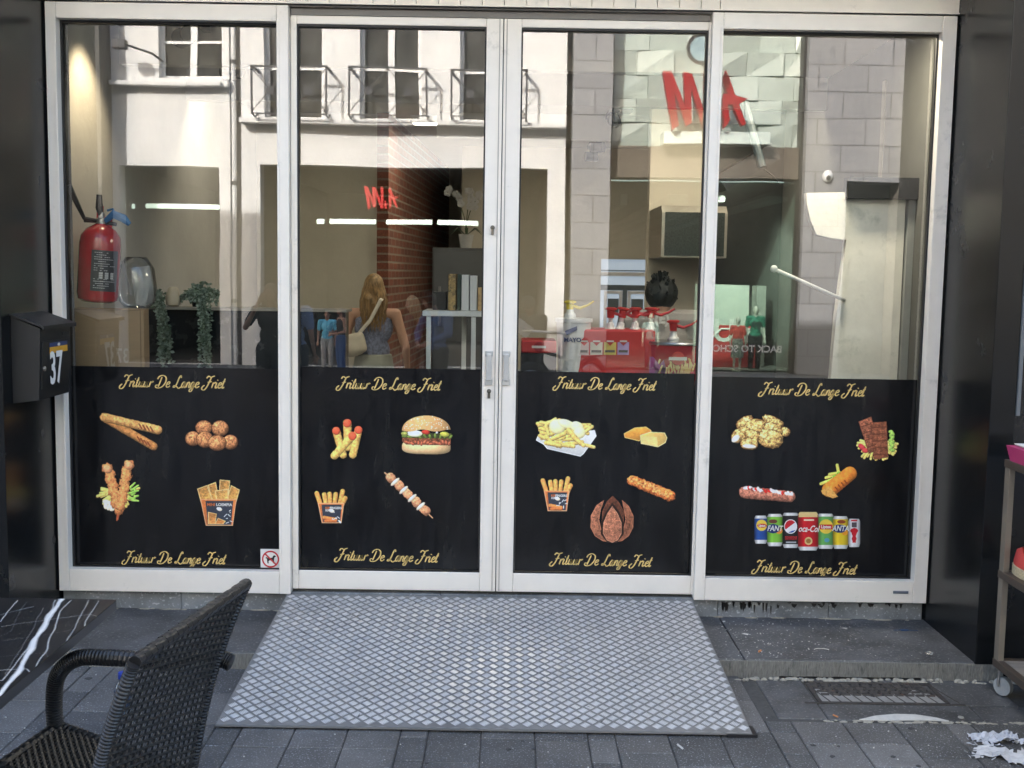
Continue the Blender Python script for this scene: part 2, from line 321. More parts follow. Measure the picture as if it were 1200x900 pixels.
def bay(kind, x0, x1, z0, z1, gx0, gx1, ft, fy, fx=None, label=None):
    gz0, gz1 = .163, 2.617
    fr = obj(kind, frame_ring(x0, x1, z0, z1, gx0, gx1, gz0, gz1, fy, fy+.06), white_fr, shop, label)
    obj('glazing_bead', bead(gx0, gx1, gz0, gz1, fy-.004, fy+.03), white_fr, fr)
    obj('rubber_seal', seal(gx0, gx1, gz0, gz1), rubber, fr)
    b = MB(); b.quad((gx0-.001, GL, gz0-.01), (gx1+.001, GL, gz0-.01), (gx1+.001, GL, gz1+.01), (gx0-.001, GL, gz1+.01)); obj('glass_pane', b, glass, fr)
    b = MB(); a, c = (fx or (gx0+.008, gx1-.008)); b.quad((a, GL-.003, gz0+.005), (c, GL-.003, gz0+.005), (c, GL-.003, ft), (a, GL-.003, ft))
    obj('black_film', b, film, fr, 'black printed film on the lower glass'); BAYS.append(fr); return fr
film = mat('black_window_film', (.007, .007, .008), .16, var=.5, scale=5, stretch=(5, 1, 1), dirt=(.014, .014, .014), dscale=2, dth=.5, spec=.45, bump=.006, bscale=3)
W1 = bay('window', -2.045, -.985, .06, 2.687, -1.997, -1.036, 1.090, -.03)
D1 = bay('sliding_door', -.983, -.047, .075, 2.653, -.955, -.120, 1.102, .008, label='left glass door leaf with keyholes and a handle')
D2 = bay('sliding_door', -.043, .905, .075, 2.653, .034, .857, 1.098, .008, label='right glass door leaf with one handle')
W2 = bay('window', .8665, 1.935, .06, 2.687, .915, 1.872, 1.086, -.03)
# the moving leaves' meeting stiles, handles, locks
for D, hx in ((D1, -.090), (D2, -.012)):
    b = MB(); b.box((hx-.017, -.002, 1.035), (hx+.017, .0075, 1.062), bev=.002); b.box((hx-.017, -.002, 1.165), (hx+.017, .0075, 1.19), bev=.002)
    b.box((hx-.012, -.012, 1.055), (hx+.012, .004, 1.178), bev=.004); h = obj('handle', b, mat('grey_handle', (.50, .50, .49), .35, .3), D)
for x_, z_ in ((-.088, .995), (-.082, 1.73)):
    b = MB(); b.lathe([(.010, -.003), (.010, .007)], (x_, 0, z_+.012), 16, axis='y'); b.box((x_-.006, -.003, z_-.02), (x_+.006, .007, z_+.012), bev=.002); b.sph((x_, -.004, z_+.012), .005, 10)
    obj('keyhole', b, mat('dark_steel', (.16, .15, .13), .35, .9), D1)
b = MB(); b.box((-.0465, .012, .075), (-.0435, .03, 2.653)); obj('door_gap_seal', b, rubber, D1)
for x_ in (-.062, -.030): b = MB(); b.box((x_-.002, .0045, .08), (x_+.002, .0078, 2.65)); obj('profile_groove', b, mat('groove_grey', (.38, .36, .33), .5), D1 if x_ < -.045 else D2)
b = MB(); b.box((1.78, -.033, .105), (1.85, -.0292, .118), bev=.001); obj('maker_plate', b, mat('blue_grey_plate', (.12, .14, .18), .4), W2)
# ---------------------------------------------------------------- interior shell
plaster = mat('beige_plaster', (.50, .47, .39), .85, var=.08, scale=2.5, bump=.15, bscale=30)
ceilm = mat('white_ceiling', (.6, .59, .56), .9, var=.04)
b = MB(); b.box((-2.3, .1, G+.02), (2.3, 9, G+.06)); obj('shop_floor', b, mat('grey_tile_floor', (.2, .2, .2), .35, var=.2), shop)
b = MB(); b.box((-2.3, .1, 2.80), (2.3, 9, 2.95)); obj('shop_ceiling', b, ceilm, shop)
b = MB(); b.box((-2.2, .1, G), (-2.065, 8.9, 2.8)); obj('plaster_wall', b, mat('grey_plaster', (.46, .45, .42), .8, var=.1, scale=2, bump=.2, bscale=25), shop)
b = MB(); b.box((1.99, .1, G), (2.2, 8.9, 2.8)); obj('plaster_wall', b, mat('dark_grey_plaster', (.12, .12, .11), .8, var=.1), shop)
b = MB(); b.box((-2.065, 4.1, G), (-.99, 4.22, 2.8)); obj('beige_wall', b, plaster, shop)
bk = brickmat('red_brick', (.12, .036, .021), (.19, .058, .032), (.20, .155, .12), .21, .066, .009, 'yz', .6, .85)
b = MB(); b.prism([(-.988, 4.02), (-.76, 8.7), (-.86, 8.7), (-1.08, 4.02)], G, 2.8, 'xy'); obj('brick_wall', b, bk, shop)
b = MB(); b.box((-.9, 8.7, G), (-.4, 8.8, 2.8)); b.box((-.5, 6.41, G), (-.4, 8.69, 2.8)); b.box((-.5, 6.3, 1.70), (2.0, 6.4, 2.8)); b.box((-.5, 6.3, G), (.92, 6.4, 1.70)); b.box((1.40, 6.3, G), (2.0, 6.4, 1.70)); obj('back_wall', b, plaster, shop)
kw = mat('kitchen_wall_panels', (.66, .61, .50), .5, var=.06, scale=2)
b = MB(); p = at(759, 300, Y=3.2); p2 = at(836, 300, Y=3.2); b.box((p.x, 3.2, G), (p2.x, 3.32, 2.8)); obj('kitchen_wall', b, kw, shop); b = MB(); b.box((p2.x+.002, 3.22, G), (1.985, 3.34, 2.8)); obj('unlit_room_wall', b, mat('unlit_room_tone', (.035, .038, .036), .3, var=.2), shop)  # right-hand wall near black: darkness of the unlit room put into its colour
# back doors seen through the shop: white frames, panes that glow in place of daylight
bd = obj('back_door', (lambda q: (q.box((.92, 6.33, 1.53), (1.40, 6.37, 1.57)), [q.box((x_, 6.33, G), (x_+.03, 6.37, 1.38)) for x_ in (.96, 1.115, 1.20, 1.37)], q.box((.96, 6.335, 1.35), (1.145, 6.365, 1.38)), q.box((1.20, 6.335, 1.35), (1.40, 6.365, 1.38)), q)[-1])(MB()), mat('white_door_paint', (.75, .76, .78), .4), shop)
b = MB(); b.box((.92, 6.345, 1.385), (1.40, 6.357, 1.44)); b.box((1.15, 6.345, G), (1.195, 6.357, 1.385)); b.box((1.0, 6.345, 1.15), (1.11, 6.357, 1.30)); b.box((1.24, 6.345, 1.15), (1.36, 6.357, 1.30)); b.box((.92, 6.345, 1.58), (1.4, 6.357, 1.592)); obj('door_panel', b, mat('slate_door_panel', (.12, .15, .17), .5), bd)
b = MB(); b.quad((.92, 6.36, G), (1.40, 6.36, G), (1.40, 6.36, 1.7), (.92, 6.36, 1.7)); obj('glass_pane', b, mat('daylight_glow_pane', (.5, .55, .6), .2, emit=.09, ecol=(.60, .72, .9), var=0), bd)
# black low partition holding the plants
b = MB(); b.box((-2.064, 1.2, G+.06), (-.915, 1.32, 1.31)); obj('low_partition', b, mat('black_laminate', (.014, .018, .022), .25), shop)
b = MB(); b.box((-2.064, 1.17, 1.31), (-.90, 1.35, 1.325), bev=.002); obj('partition_ledge', b, mat('pale_ledge', (.35, .33, .29), .4), shop)
# right-hand screen wall with a curved outline, black band above, lamp arm
def P2(px, py, Y): q = at(px, py, Y=Y); return (q.x, q.z)
Yw = .53
pl = [P2(*q, Yw) for q in ((945, 226), (1062, 224), (1050, 470), (1050, 520), (965, 520), (974, 440), (980, 370), (985, 330), (992, 281), (975, 279), (957, 275), (950, 258), (946, 240))]
b = MB(); b.prism(pl[::-1], Yw, Yw+.05, 'xz'); obj('screen_wall', b, mat('mottled_concrete_paint', (.82, .80, .71), .7, var=.12, scale=3.5, dirt=(.5, .52, .44), dscale=5, dth=.58, bump=.2, bscale=20), shop)
b = MB(); a = P2(990, 233, Yw); c = P2(1100, 210, Yw); b.box((a[0], Yw-.05, a[1]), (1.988, Yw+.03, c[1])); obj('black_beam', b, mat('black_beam_paint', (.012, .014, .016), .5), shop)
b = MB(); a = P2(1064, 224, Yw); b.box((a[0], Yw-.02, G), (1.988, Yw+.04, a[1]-.02)); obj('dark_column', b, mat('grey_column', (.34, .35, .33), .6, var=.1), shop)
b = MB(); a = P2(1046, 30, 1.0); c = P2(1046, 212, 1.0); b.box((a[0], 1.04, c[1]), (1.988, 1.1, 2.598)); obj('bulkhead', b, mat('brown_grey_bulkhead', (.24, .225, .19), .7), shop)
for y_ in (.95, 2.15, 3.95): b = MB(); b.box((-2.064 if y_ < 2.6 else -.6, y_, 2.60), (1.0 if y_ < 1 else 1.985, y_+.08, 2.799)); obj('ceiling_beam', b, ceilm, shop)  # rear two beams added to hide the light strips from view
# ceiling lamps; the right window strip is added to brighten the screen wall
def area(x, y, z, sx, sy, e, col=(1, .86, .66)):
    L = bpy.data.lights.new('ceiling_light', 'AREA'); L.shape = 'RECTANGLE'; L.size = sx; L.size_y = sy; L.energy = e; L.color = col
    o = bpy.data.objects.new('ceiling_light', L); COL.objects.link(o); o.location = (x, y, z); return o
LIGHTS = [(-1.3, 2.34, 2.735, 1.2, .1, 1.5), (-.2, 4.14, 2.735, 1.2, .1, 2.4), (1.2, 2.34, 2.735, 1.0, .1, 2.6), (1.45, .27, 2.735, .7, .1, 4.4), (1.3, 4.14, 2.735, .9, .1, 2.4)]
ledm = mat('lit_led_panel', (1, .95, .85), .5, var=0, emit=2, ecol=(1, .9, .74))
for i, (x_, y_, z_, sx_, sy_, e_) in enumerate(LIGHTS):
    area(x_, y_, z_-.012, sx_, sy_, e_)
    t = thing('ceiling_lamp', ['slim ceiling light strip over the black partition', 'slim ceiling light strip before the brick wall', 'slim ceiling light strip over the frying area', 'light strip added inside the right window to brighten the screen wall', 'slim ceiling light strip near the back doors'][i], 'ceiling lamp', (x_, y_, z_), 'light strips on the shop ceiling')
    b = MB(); b.box((x_-sx_/2-.02, y_-.07, z_), (x_+sx_/2+.02, y_+.07, z_+.059), bev=.004); obj('housing', b, mat('white_plastic', (.7, .7, .68), .4), t)
    b = MB(); b.box((x_-sx_/2, y_-.05, z_-.006), (x_+sx_/2, y_+.05, z_-.0005)); obj('diffuser', b, ledm, t)
sp = bpy.data.lights.new('spot', 'SPOT'); sp.energy = 7; sp.spot_size = R(75); sp.spot_blend = .9; sp.color = (1, .78, .5); sp.shadow_soft_size = .03
spo = bpy.data.objects.new('spot_light', sp); COL.objects.link(spo); spo.location = (-1.80, .38, 2.70); spo.rotation_euler = (Vector((-2.06, .45, 2.25))-Vector((-1.80, .38, 2.70))).to_track_quat('-Z', 'Y').to_euler()
# ================================================================ ACROSS THE STREET (seen mirrored in the glass)
VV = 14.0; YO = 2*GL-VV
def ox(px): return mir(px, 300, VV).x
def oz(px, py): return mir(px, py, VV).z
stucco = mat('white_stucco', (.74, .74, .72), .85, var=.10, scale=1.2, bump=.2, bscale=30, dirt=(.66, .64, .6), dscale=1.5, dth=.62)
def holed(b, x0, x1, z0, z1, y, th, holes, mi=0):
    """wall with openings, front face at y (towards +y), thickness th"""
    xs = sorted({x0, x1, *[h[0] for h in holes], *[h[1] for h in holes]}); zs = sorted({z0, z1, *[h[2] for h in holes], *[h[3] for h in holes]})
    xs = [v for v in xs if x0 <= v <= x1]; zs = [v for v in zs if z0 <= v <= z1]
    for i in range(len(xs)-1):
        for j in range(len(zs)-1):
            cx, cz = (xs[i]+xs[i+1])/2, (zs[j]+zs[j+1])/2
            if any(h[0] < cx < h[1] and h[2] < cz < h[3] for h in holes): continue
            b.quad((xs[i], y, zs[j]), (xs[i+1], y, zs[j]), (xs[i+1], y, zs[j+1]), (xs[i], y, zs[j+1]), mi)
    for h in holes:
        a, c, e, f = h
        for q in (((a, y, e), (a, y-th, e), (a, y-th, f), (a, y, f)), ((c, y, e), (c, y-th, e), (c, y-th, f), (c, y, f)), ((a, y, f), (c, y, f), (c, y-th, f), (a, y-th, f)), ((a, y, e), (c, y, e), (c, y-th, e), (a, y-th, e))): b.quad(*q, mi)
    b.quad((x0, y, z1), (x1, y, z1), (x1, y-th-3, z1), (x0, y-th-3, z1), mi); b.quad((x0, y, z0), (x0, y-3, z0), (x0, y-3, z1), (x0, y, z1), mi); b.quad((x1, y, z0), (x1, y-3, z0), (x1, y-3, z1), (x1, y, z1), mi)
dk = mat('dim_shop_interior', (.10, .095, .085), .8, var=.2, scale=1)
dglass = mat('upstairs_pane', (.06, .06, .055), .05, var=.9, scale=1.8, spec=.6)
wpaint = mat('white_window_paint', (.78, .78, .76), .4, var=.04)
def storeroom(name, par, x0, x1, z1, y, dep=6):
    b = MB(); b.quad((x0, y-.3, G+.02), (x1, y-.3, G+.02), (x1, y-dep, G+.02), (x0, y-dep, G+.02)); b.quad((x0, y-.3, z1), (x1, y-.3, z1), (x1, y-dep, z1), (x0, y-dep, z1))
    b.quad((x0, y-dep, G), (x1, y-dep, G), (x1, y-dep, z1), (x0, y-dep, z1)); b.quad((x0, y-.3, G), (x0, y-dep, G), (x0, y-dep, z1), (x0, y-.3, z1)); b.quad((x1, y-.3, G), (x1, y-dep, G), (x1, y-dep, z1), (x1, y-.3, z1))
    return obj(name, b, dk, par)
def sash(par, x0, x1, z0, z1, y, mull=True, bars=(.5,)):
    b = MB(); t = .06
    b.box((x0, y-.05, z0), (x0+t, y, z1)); b.box((x1-t, y-.05, z0), (x1, y, z1)); b.box((x0+t, y-.05, z0), (x1-t, y, z0+t)); b.box((x0+t, y-.05, z1-t), (x1-t, y, z1))
    cx = (x0+x1)/2
    if mull: b.box((cx-.055, y-.045, z0+t), (cx+.055, y+.012, z1-t))
    for f in bars: zz = z0+(z1-z0)*f; b.box((x0+t, y-.04, zz-.022), (cx-.055, y-.005, zz+.022)); b.box((cx+.055, y-.04, zz-.022), (x1-t, y-.005, zz+.022))
    w_ = obj('window', b, wpaint, par); b = MB(); b.quad((x0+t, y-.03, z0+t), (x1-t, y-.03, z0+t), (x1-t, y-.03, z1-t), (x0+t, y-.03, z1-t)); obj('pane', b, dglass, w_); return w_
H2 = 10.5
# --- house A
xa0, xa1 = ox(134), ox(270)
wa = (ox(190), ox(263), oz(230, 91), oz(230, -25)); sa = (ox(142), ox(257), G, oz(200, 195))
hA = thing('white_house', 'white stucco house with one sash window above a wide shop opening', 'house', ((xa0+xa1)/2, YO, G))
b = MB(); holed(b, xa0, xa1, G, H2, YO, .28, [wa, sa, (wa[0], wa[1], 7.6, 9.4)]); obj('wall', b, stucco, hA)
b = MB(); b.box((wa[0]-.12, YO, wa[2]-.16), (wa[1]+.1, YO+.10, wa[2]-.02), bev=.01); b.box((xa0+.02, YO, oz(230, 102)), (xa1-.1, YO+.20, oz(230, 97)), bev=.01); obj('ledge', b, stucco, hA)
sash(hA, wa[0], wa[1], wa[2], wa[3], YO-.16, True, (.38, .72)); sash(hA, wa[0], wa[1], 7.6, 9.4, YO-.16)
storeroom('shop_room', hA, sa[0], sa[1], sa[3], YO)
b = MB(); b.box((wa[0]+.5, YO-.8, wa[2]+.2), (wa[1]-.1, YO-.5, wa[2]+.55)); 
# --- house B with balconies
xb0, xb1 = ox(283), ox(661); zf = oz(450, 141)
hB = thing('white_house', 'long white stucco house with three small iron balconies, mirrored across the glass doors', 'house', ((xb0+xb1)/2, YO, G))
cs = [345, 457, 571]; holes = [(ox(c-35), ox(c+35), zf, zf+2.35) for c in cs]; sb = (ox(305), ox(640), G, oz(430, 195)); up = [(ox(c-35), ox(c+35), 7.6, 9.3) for c in cs]
b = MB(); holed(b, xb0, xb1, G, H2, YO, .28, holes+[sb]+up); obj('wall', b, stucco, hB)
b = MB(); b.box((xb0+.02, YO, zf-.10), (xb1-.02, YO+.26, zf-.015), bev=.01); obj('ledge', b, stucco, hB)
for h in holes: sash(hB, *h, YO-.18, True, (.36, .72))
for h in up: sash(hB, *h, YO-.18, True, (.5,))
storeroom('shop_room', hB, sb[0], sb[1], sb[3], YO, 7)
iron = mat('grey_iron', (.05, .05, .055), .5)
for i, c in enumerate(cs):
    x0, x1 = ox(c-44), ox(c+44); dp = .42; zt = zf+.80
    b = MB()
    b.box((x0, YO+dp-.02, zt-.03), (x1, YO+dp+.03, zt)); b.box((x0, YO, zt-.03), (x0+.04, YO+dp, zt)); b.box((x1-.04, YO, zt-.03), (x1, YO+dp, zt))
    for x_ in (x0, x1-.03): b.box((x_, YO+dp-.02, zf+.02), (x_+.03, YO+dp+.01, zt)); b.tube([(x_+.015, YO+dp, zf+.03), (x_+.015, YO+dp*.4, zf+.0), (x_+.015, YO, zf+.08)], .014, 6)
    b.box((x0, YO+dp-.012, zf+.02), (x1, YO+dp, zf+.04))
    for k in range(2):
        xa = x0+(x1-x0)*k/2; xc = x0+(x1-x0)*(k+1)/2
        b.tube([(xa, YO+dp, zf+.05), (xc, YO+dp, zt-.03)], .009, 5); b.tube([(xa, YO+dp, zt-.03), (xc, YO+dp, zf+.05)], .009, 5)
        xm = (xa+xc)/2; b.lathe([(.05, -.006), (.07, -.006), (.07, .006), (.05, .006)], (xm, YO+dp, (zf+zt)/2), 12, axis='y')
    b.tube([((x0+x1)/2, YO+dp, zf+.03), ((x0+x1)/2, YO+dp, zt)], .012, 5)
    obj('balcony_rail', b, iron, hB)
# downpipe in the slot
sl_ = thing('downpipe', 'white rain pipe in the narrow slot between the two white houses', 'pipe', (ox(276), YO-.1, G))
b = MB(); b.tube([(ox(273), YO-.08, G), (ox(273), YO-.08, H2)], .045, 10); obj('pipe', b, wpaint, sl_)
for z_ in (1, 3, 5, 7, 9): b = MB(); b.lathe([(.055, z_-.03), (.055, z_+.03)], (ox(273), YO-.08, 0), 12); obj('pipe_clamp', b, iron, sl_)
b = MB(); b.box((xa1+.005, YO-.5, G), (xb0-.005, YO-.3, H2)); tag(solo('slot_wall', b, mat('grey_slot_render', (.28, .27, .26), .9, var=.15), 'grey rendered wall at the back of the slot behind the rain pipe', 'wall'))
# --- fashion store C
gran = brickmat('granite_blocks', (.25, .253, .26), (.285, .288, .295), (.14, .14, .14), .82, .44, .010, 'xz', .5, .7, off=(.3, 0, .12), nvar=.16)
xc0, xc1 = ox(663), ox(1046)
hC = thing('fashion_store', 'grey granite store with pale glass tile fascia and red letter sign', 'shop', ((xc0+xc1)/2, YO, G))
b = MB(); b.box((ox(668), YO-1.2, G), (ox(712), YO+.22, H2), bev=.01); obj('granite_pillar', b, gran, hC)
zp = oz(1000, 214); b = MB(); b.prism([(ox(935), G), (ox(984), G), (ox(984), zp), (ox(1045), zp), (ox(1045), H2), (ox(935), H2)], YO-1.2, YO+.22, 'xz'); obj('granite_pillar', b, gran, hC)
b = MB(); b.box((ox(984)+.005, YO-1.0, G), (ox(1045), YO-.3, zp-.005)); obj('dark_recess', b, mat('recess_shade_tone', (.04, .042, .045), .7), hC)  # solid block, the shade of the shop entrance put into its colour
b = MB(); b.box((xb1+.01, YO-.9, G), (ox(668)-.005, YO-.7, H2)); obj('dark_joint', b, mat('dark_joint_metal', (.05, .05, .05), .5), hC)
zt0 = oz(800, 171); b = MB(); rr = random.Random(8); x0, x1 = ox(712)+.01, ox(935)-.01; tw = .62; thh = .40; z_ = zt0; row = 0
while z_ < H2:
    x_ = x0-(row % 2)*.2
    while x_ < x1:
        a, c = max(x_, x0)+.003, min(x_+tw, x1)-.003
        if c-a > .05:
            k = rr.uniform(.82, 1.1); col = (.45*k, .52*k, .465*k); d = [rr.uniform(0, .10) for _ in range(4)]
            za, zb = z_+.003, z_+thh-.003; y_ = YO-.25
            pts = [(a, y_+d[0], za), (c, y_+d[1], za), (c, y_+d[2], zb), (a, y_+d[3], zb)]; bk_ = [(p[0], y_-.1, p[2]) for p in pts]
            b.add(pts+bk_, [(0, 1, 2, 3), (0, 1, 5, 4), (1, 2, 6, 5), (2, 3, 7, 6), (3, 0, 4, 7)], 0, col)
        x_ += tw
    z_ += thh; row += 1
obj('glass_tile_fascia', b, attrmat('pale_green_glass_tiles', .2), hC)
b = MB(); b.box((ox(935)-.045, YO-.24, G), (ox(935)-.004, YO+.05, H2)); b.box((ox(712)+.004, YO-.24, G), (ox(712)+.03, YO+.02, H2)); obj('steel_edge', b, blackm, hC)
b = MB(); b.box((x0, YO-.6, oz(800, 208)), (x1, YO-.05, zt0-.005)); obj('lintel', b, mat('bronze_lintel', (.13, .11, .085), .5, var=.15, scale=1.5), hC)
b = MB(); b.box((ox(770), YO-.2, zt0), (ox(893), YO+.30, zt0+.21), bev=.01); obj('sign_ledge', b, mat('pale_green_ledge', (.62, .72, .66), .5), hC)
# interior of the fashion store
zi = oz(850, 212); sm = mat('store_interior_grey_green', (.16, .18, .165), .7, var=.1)
b = MB(); y1 = YO-.3; y2 = YO-36
b.quad((x0, y1, G+.02), (x1, y1, G+.02), (x1, y2, G+.02), (x0, y2, G+.02)); b.quad((x0, y1, zi), (x1, y1, zi), (x1, y2, zi-.2), (x0, y2, zi-.2)); b.quad((x0, y1, G), (x0, y2, G), (x0, y2, zi), (x0, y1, zi)); b.quad((x1, y1, G), (x1, y2, G), (x1, y2, zi), (x1, y1, zi)); b.quad((x0, y2, G), (x1, y2, G), (x1, y2, zi), (x0, y2, zi))
obj('store_room', b, sm, hC)
for k in range(4): b = MB(); xk = x0+.25+(x1-x0)*.27*k; b.box((xk, YO-35.9, zi-.38+.04*k), (xk+.12+.2*(k % 2), YO-.7, zi-.19)); obj('ceiling_step', b, mat('ceiling_step_grey', (.3, .32, .3), .6), hC)
b = MB(); b.box((ox(838), YO-1.9, G+.03), (ox(905), YO-1.7, oz(870, 335))); obj('display_wall', b, mat('display_wall_mint', (.52, .58, .53), .7, var=.05), hC)
b = MB(); b.box((ox(907), YO-1.6, G+.03), (ox(918), YO-1.2, oz(870, 335))); obj('display_column', b, mat('display_column_grey', (.3, .33, .3), .7), hC)
b = MB(); b.quad((x0, YO-.12, G), (x1, YO-.12, G), (x1, YO-.12, zi), (x0, YO-.12, zi)); obj('glass_pane', b, glassmat('green_store_glass', (.78, .93, .84), .06), hC)
# tables of light: downlights, tube strips
dl = thing('downlight', 'x', 'downlight', (0, 0, 0), 'downlights in the ceiling of the fashion store'); b = MB(); b.lathe([(.07, -.02), (.10, -.02), (.10, .02), (.07, .02)], (0, 0, 0), 16); obj('rim', b, wpaint, dl)
b = MB(); b.lathe([(.068, -.014), (.068, -.008)], (0, 0, 0), 16); obj('bulb', b, mat('warm_lamp_glow', (1, .85, .6), .5, var=0, emit=8, ecol=(1, .82, .55)), dl)
dp = [(908, 246), (884, 256), (867, 266), (853, 276), (841, 284)]
names = ['nearest and largest', 'second nearest', 'middle one', 'fourth inward', 'farthest and smallest']
for i, (px, py) in enumerate(dp):
    zc = zi-.205; 
    q = at(px, py, Z=zc); q.y = min(q.y, 48)
    loc = (q.x, 2*GL-q.y, zc); lb = names[i]+' warm downlight in the row on the store ceiling mirrored at right'
    ls = bpy.data.lights.new('downlight_beam', 'SPOT'); ls.energy = 120; ls.spot_size = R(150); ls.spot_blend = .8; ls.shadow_soft_size = .06; ls.color = (1, .95, .85); lo = bpy.data.objects.new('downlight_beam', ls); COL.objects.link(lo); lo.location = (loc[0], loc[1], loc[2]-.03)
    if i == 0: dl.location = loc; dl['label'] = lb
    else: dup(dl, loc, lb)
tube = mat('cool_white_tube_light', (.8, 1, .85), .5, var=0, emit=.62, ecol=(.80, 1, .82))
for i, (a, c, y_) in enumerate(((139, 158, 241), (171, 256, 241), (372, 381, 260), (387, 440, 260), (452, 507, 261), (513, 560, 262))):
    par = YO-.6; p = mir(a, y_, VV+.6); q = mir(c, y_, VV+.6)
    where = ['short light tube at the far left of the mirrored shop opening', 'long light tube above the cardboard box and trailing plants', 'very short light tube left of the row behind the glass door', 'light tube above the woman with the shoulder bag', 'light tube in front of the red brick wall', 'light tube above the orchid pot'][i]
    t = thing('tube_light', where, 'tube light', ((p.x+q.x)/2, par, p.z), 'tube lights in the shops across the street')
    b = MB(); b.box((p.x, par-.04, p.z-.04), (q.x, par+.0, p.z+.04), bev=.01); obj('tube', b, tube, t); b = MB(); b.box((p.x, par-.1, p.z-.03), (q.x, par-.042, p.z+.05)); obj('housing', b, wpaint, t)
# letters of the store: H & M drawn as slanted strokes
redm = mat('red_sign_letter', (.36, .012, .016), .4, var=.05); redside = redm
def hm(px0, px1, pt, pb, V, name, label, thick=.16, m=None):
    t = thing(name, label, 'sign', tuple(mir((px0+px1)/2, pb, V))); y = 2*GL-V; m = m or redm
    def P(u, v): q = mir(px0+(px1-px0)*(u-665)/327, pt+(pb-pt)*(v-287)/223, V); return (q.x, q.z)
    def S_(nm, polys):
        b = MB()
        for k, pl_ in enumerate(polys): b.prism([P(*p) for p in pl_], y+k*.003, y+thick+k*.003, 'xz')
        obj(nm, b, m, t)
    S_('letter_m', [[(665, 290), (697, 290), (724, 494), (700, 512)], [(680, 290), (702, 300), (772, 478), (753, 495)], [(742, 293), (772, 300), (776, 484), (755, 495)], [(752, 293), (776, 302), (838, 480), (822, 503)], [(824, 290), (850, 296), (846, 500), (828, 505)]])
    S_('ampersand', [[(862, 420), (874, 440), (868, 480), (884, 500), (878, 508), (856, 488)], [(858, 470), (888, 452), (894, 462), (862, 484)]])
    S_('letter_h', [[(898, 330), (912, 287), (926, 325), (986, 488), (971, 497)], [(903, 374), (944, 382), (992, 393), (958, 416), (903, 414)], [(900, 380), (914, 376), (926, 476), (904, 506)]])
    return t
hm(775, 874, 84, 153, VV-.30, 'store_sign', 'large red store letters H&M standing on the pale ledge of the tiled fascia')
hm(427, 467, 219, 246, VV-.8, 'store_sign', 'small red projecting H&M letters seen beside the brick wall', .08, mat('lit_red_letter', (.5, .02, .02), .5, var=0, emit=.16, ecol=(1, .03, .03)))

# neighbours, their shade put into the dark facade colours
b = MB(); b.box((xc1+.005, YO-6, G), (16, YO+.35, 9)); hD = solo('shaded_house', b, mat('shade_brown_facade', (.19, .175, .15), .8, var=.1), 'plain brown grey building to the right of the granite pillar', 'building')
b = MB(); b.box((-18, YO-6, G), (xa0-.005, YO+.5, 9)); solo('shaded_house', b, mat('shade_dark_facade', (.10, .10, .095), .8, var=.1), 'plain dark building left of the white houses, behind the fire extinguisher reflection', 'building')
sps = bpy.data.lights.new('window_fill_spot', 'SPOT'); sps.energy = 160; sps.spot_size = R(120); sps.spot_blend = .8; sps.shadow_soft_size = .05; sps.color = (1, .97, .9); spw = bpy.data.objects.new('window_fill_spot', sps); COL.objects.link(spw); spw.location = (ox(868), YO-.42, zi-.1); spw.rotation_euler = (R(-25), 0, 0)  # added fill spot that brightens the mannequin window, no fixture here
# floor to ceiling mass behind so the sky never shows through
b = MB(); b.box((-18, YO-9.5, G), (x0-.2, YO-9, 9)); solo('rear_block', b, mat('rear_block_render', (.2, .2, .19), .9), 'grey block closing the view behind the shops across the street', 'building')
# security dome on pillar
t = thing('security_camera', 'white dome security camera fixed high on the granite pillar', 'camera', tuple(mir(969, 207, VV-.25)))
q = mir(969, 207, VV-.25); b = MB(); b.sph((q.x, q.y, q.z), (.09, .07, .10), 16); b.tube([(q.x, q.y-.06, q.z+.02), (q.x, q.y, q.z+.02)], .05, 12); obj('housing', b, wpaint, t, smooth=True); b = MB(); b.sph((q.x, q.y+.06, q.z-.03), .04, 12); obj('lens', b, blackm, t, smooth=True)
# round projecting sign
q = mir(822, 57, 12.9); t = thing('projecting_sign', 'black rimmed round pale blue sign sticking out above the red letters', 'sign', tuple(q))
b = MB(); b.lathe([(.20, -.05), (.20, .05), (.24, .05), (.24, -.05)], tuple(q), 28, axis='y'); b.tube([(q.x+.24, q.y, q.z), (q.x+.24, YO-.2, q.z)], .025, 8); obj('rim', b, blackm, t); b = MB(); b.lathe([(.198, -.03), (.198, .03)], tuple(q), 28, axis='y'); obj('sign_disc', b, mat('pale_blue_disc', (.3, .42, .45), .2), t)
# little flood lamp by the white wall and its bracket
q = mir(140, 52, VV-.5); t = thing('wall_lamp', 'grey wall flood lamp on an arm beside the sash window', 'lamp', tuple(q)); b = MB(); b.box((q.x-.10, q.y-.08, q.z-.07), (q.x+.12, q.y+.08, q.z+.08), bev=.02); obj('lamp_head', b, iron, t); b = MB(); b.tube([(q.x+.12, q.y, q.z), (q.x+.5, q.y-.1, q.z-.1), (q.x+.55, YO, q.z-.15)], .02, 6); obj('arm', b, iron, t)
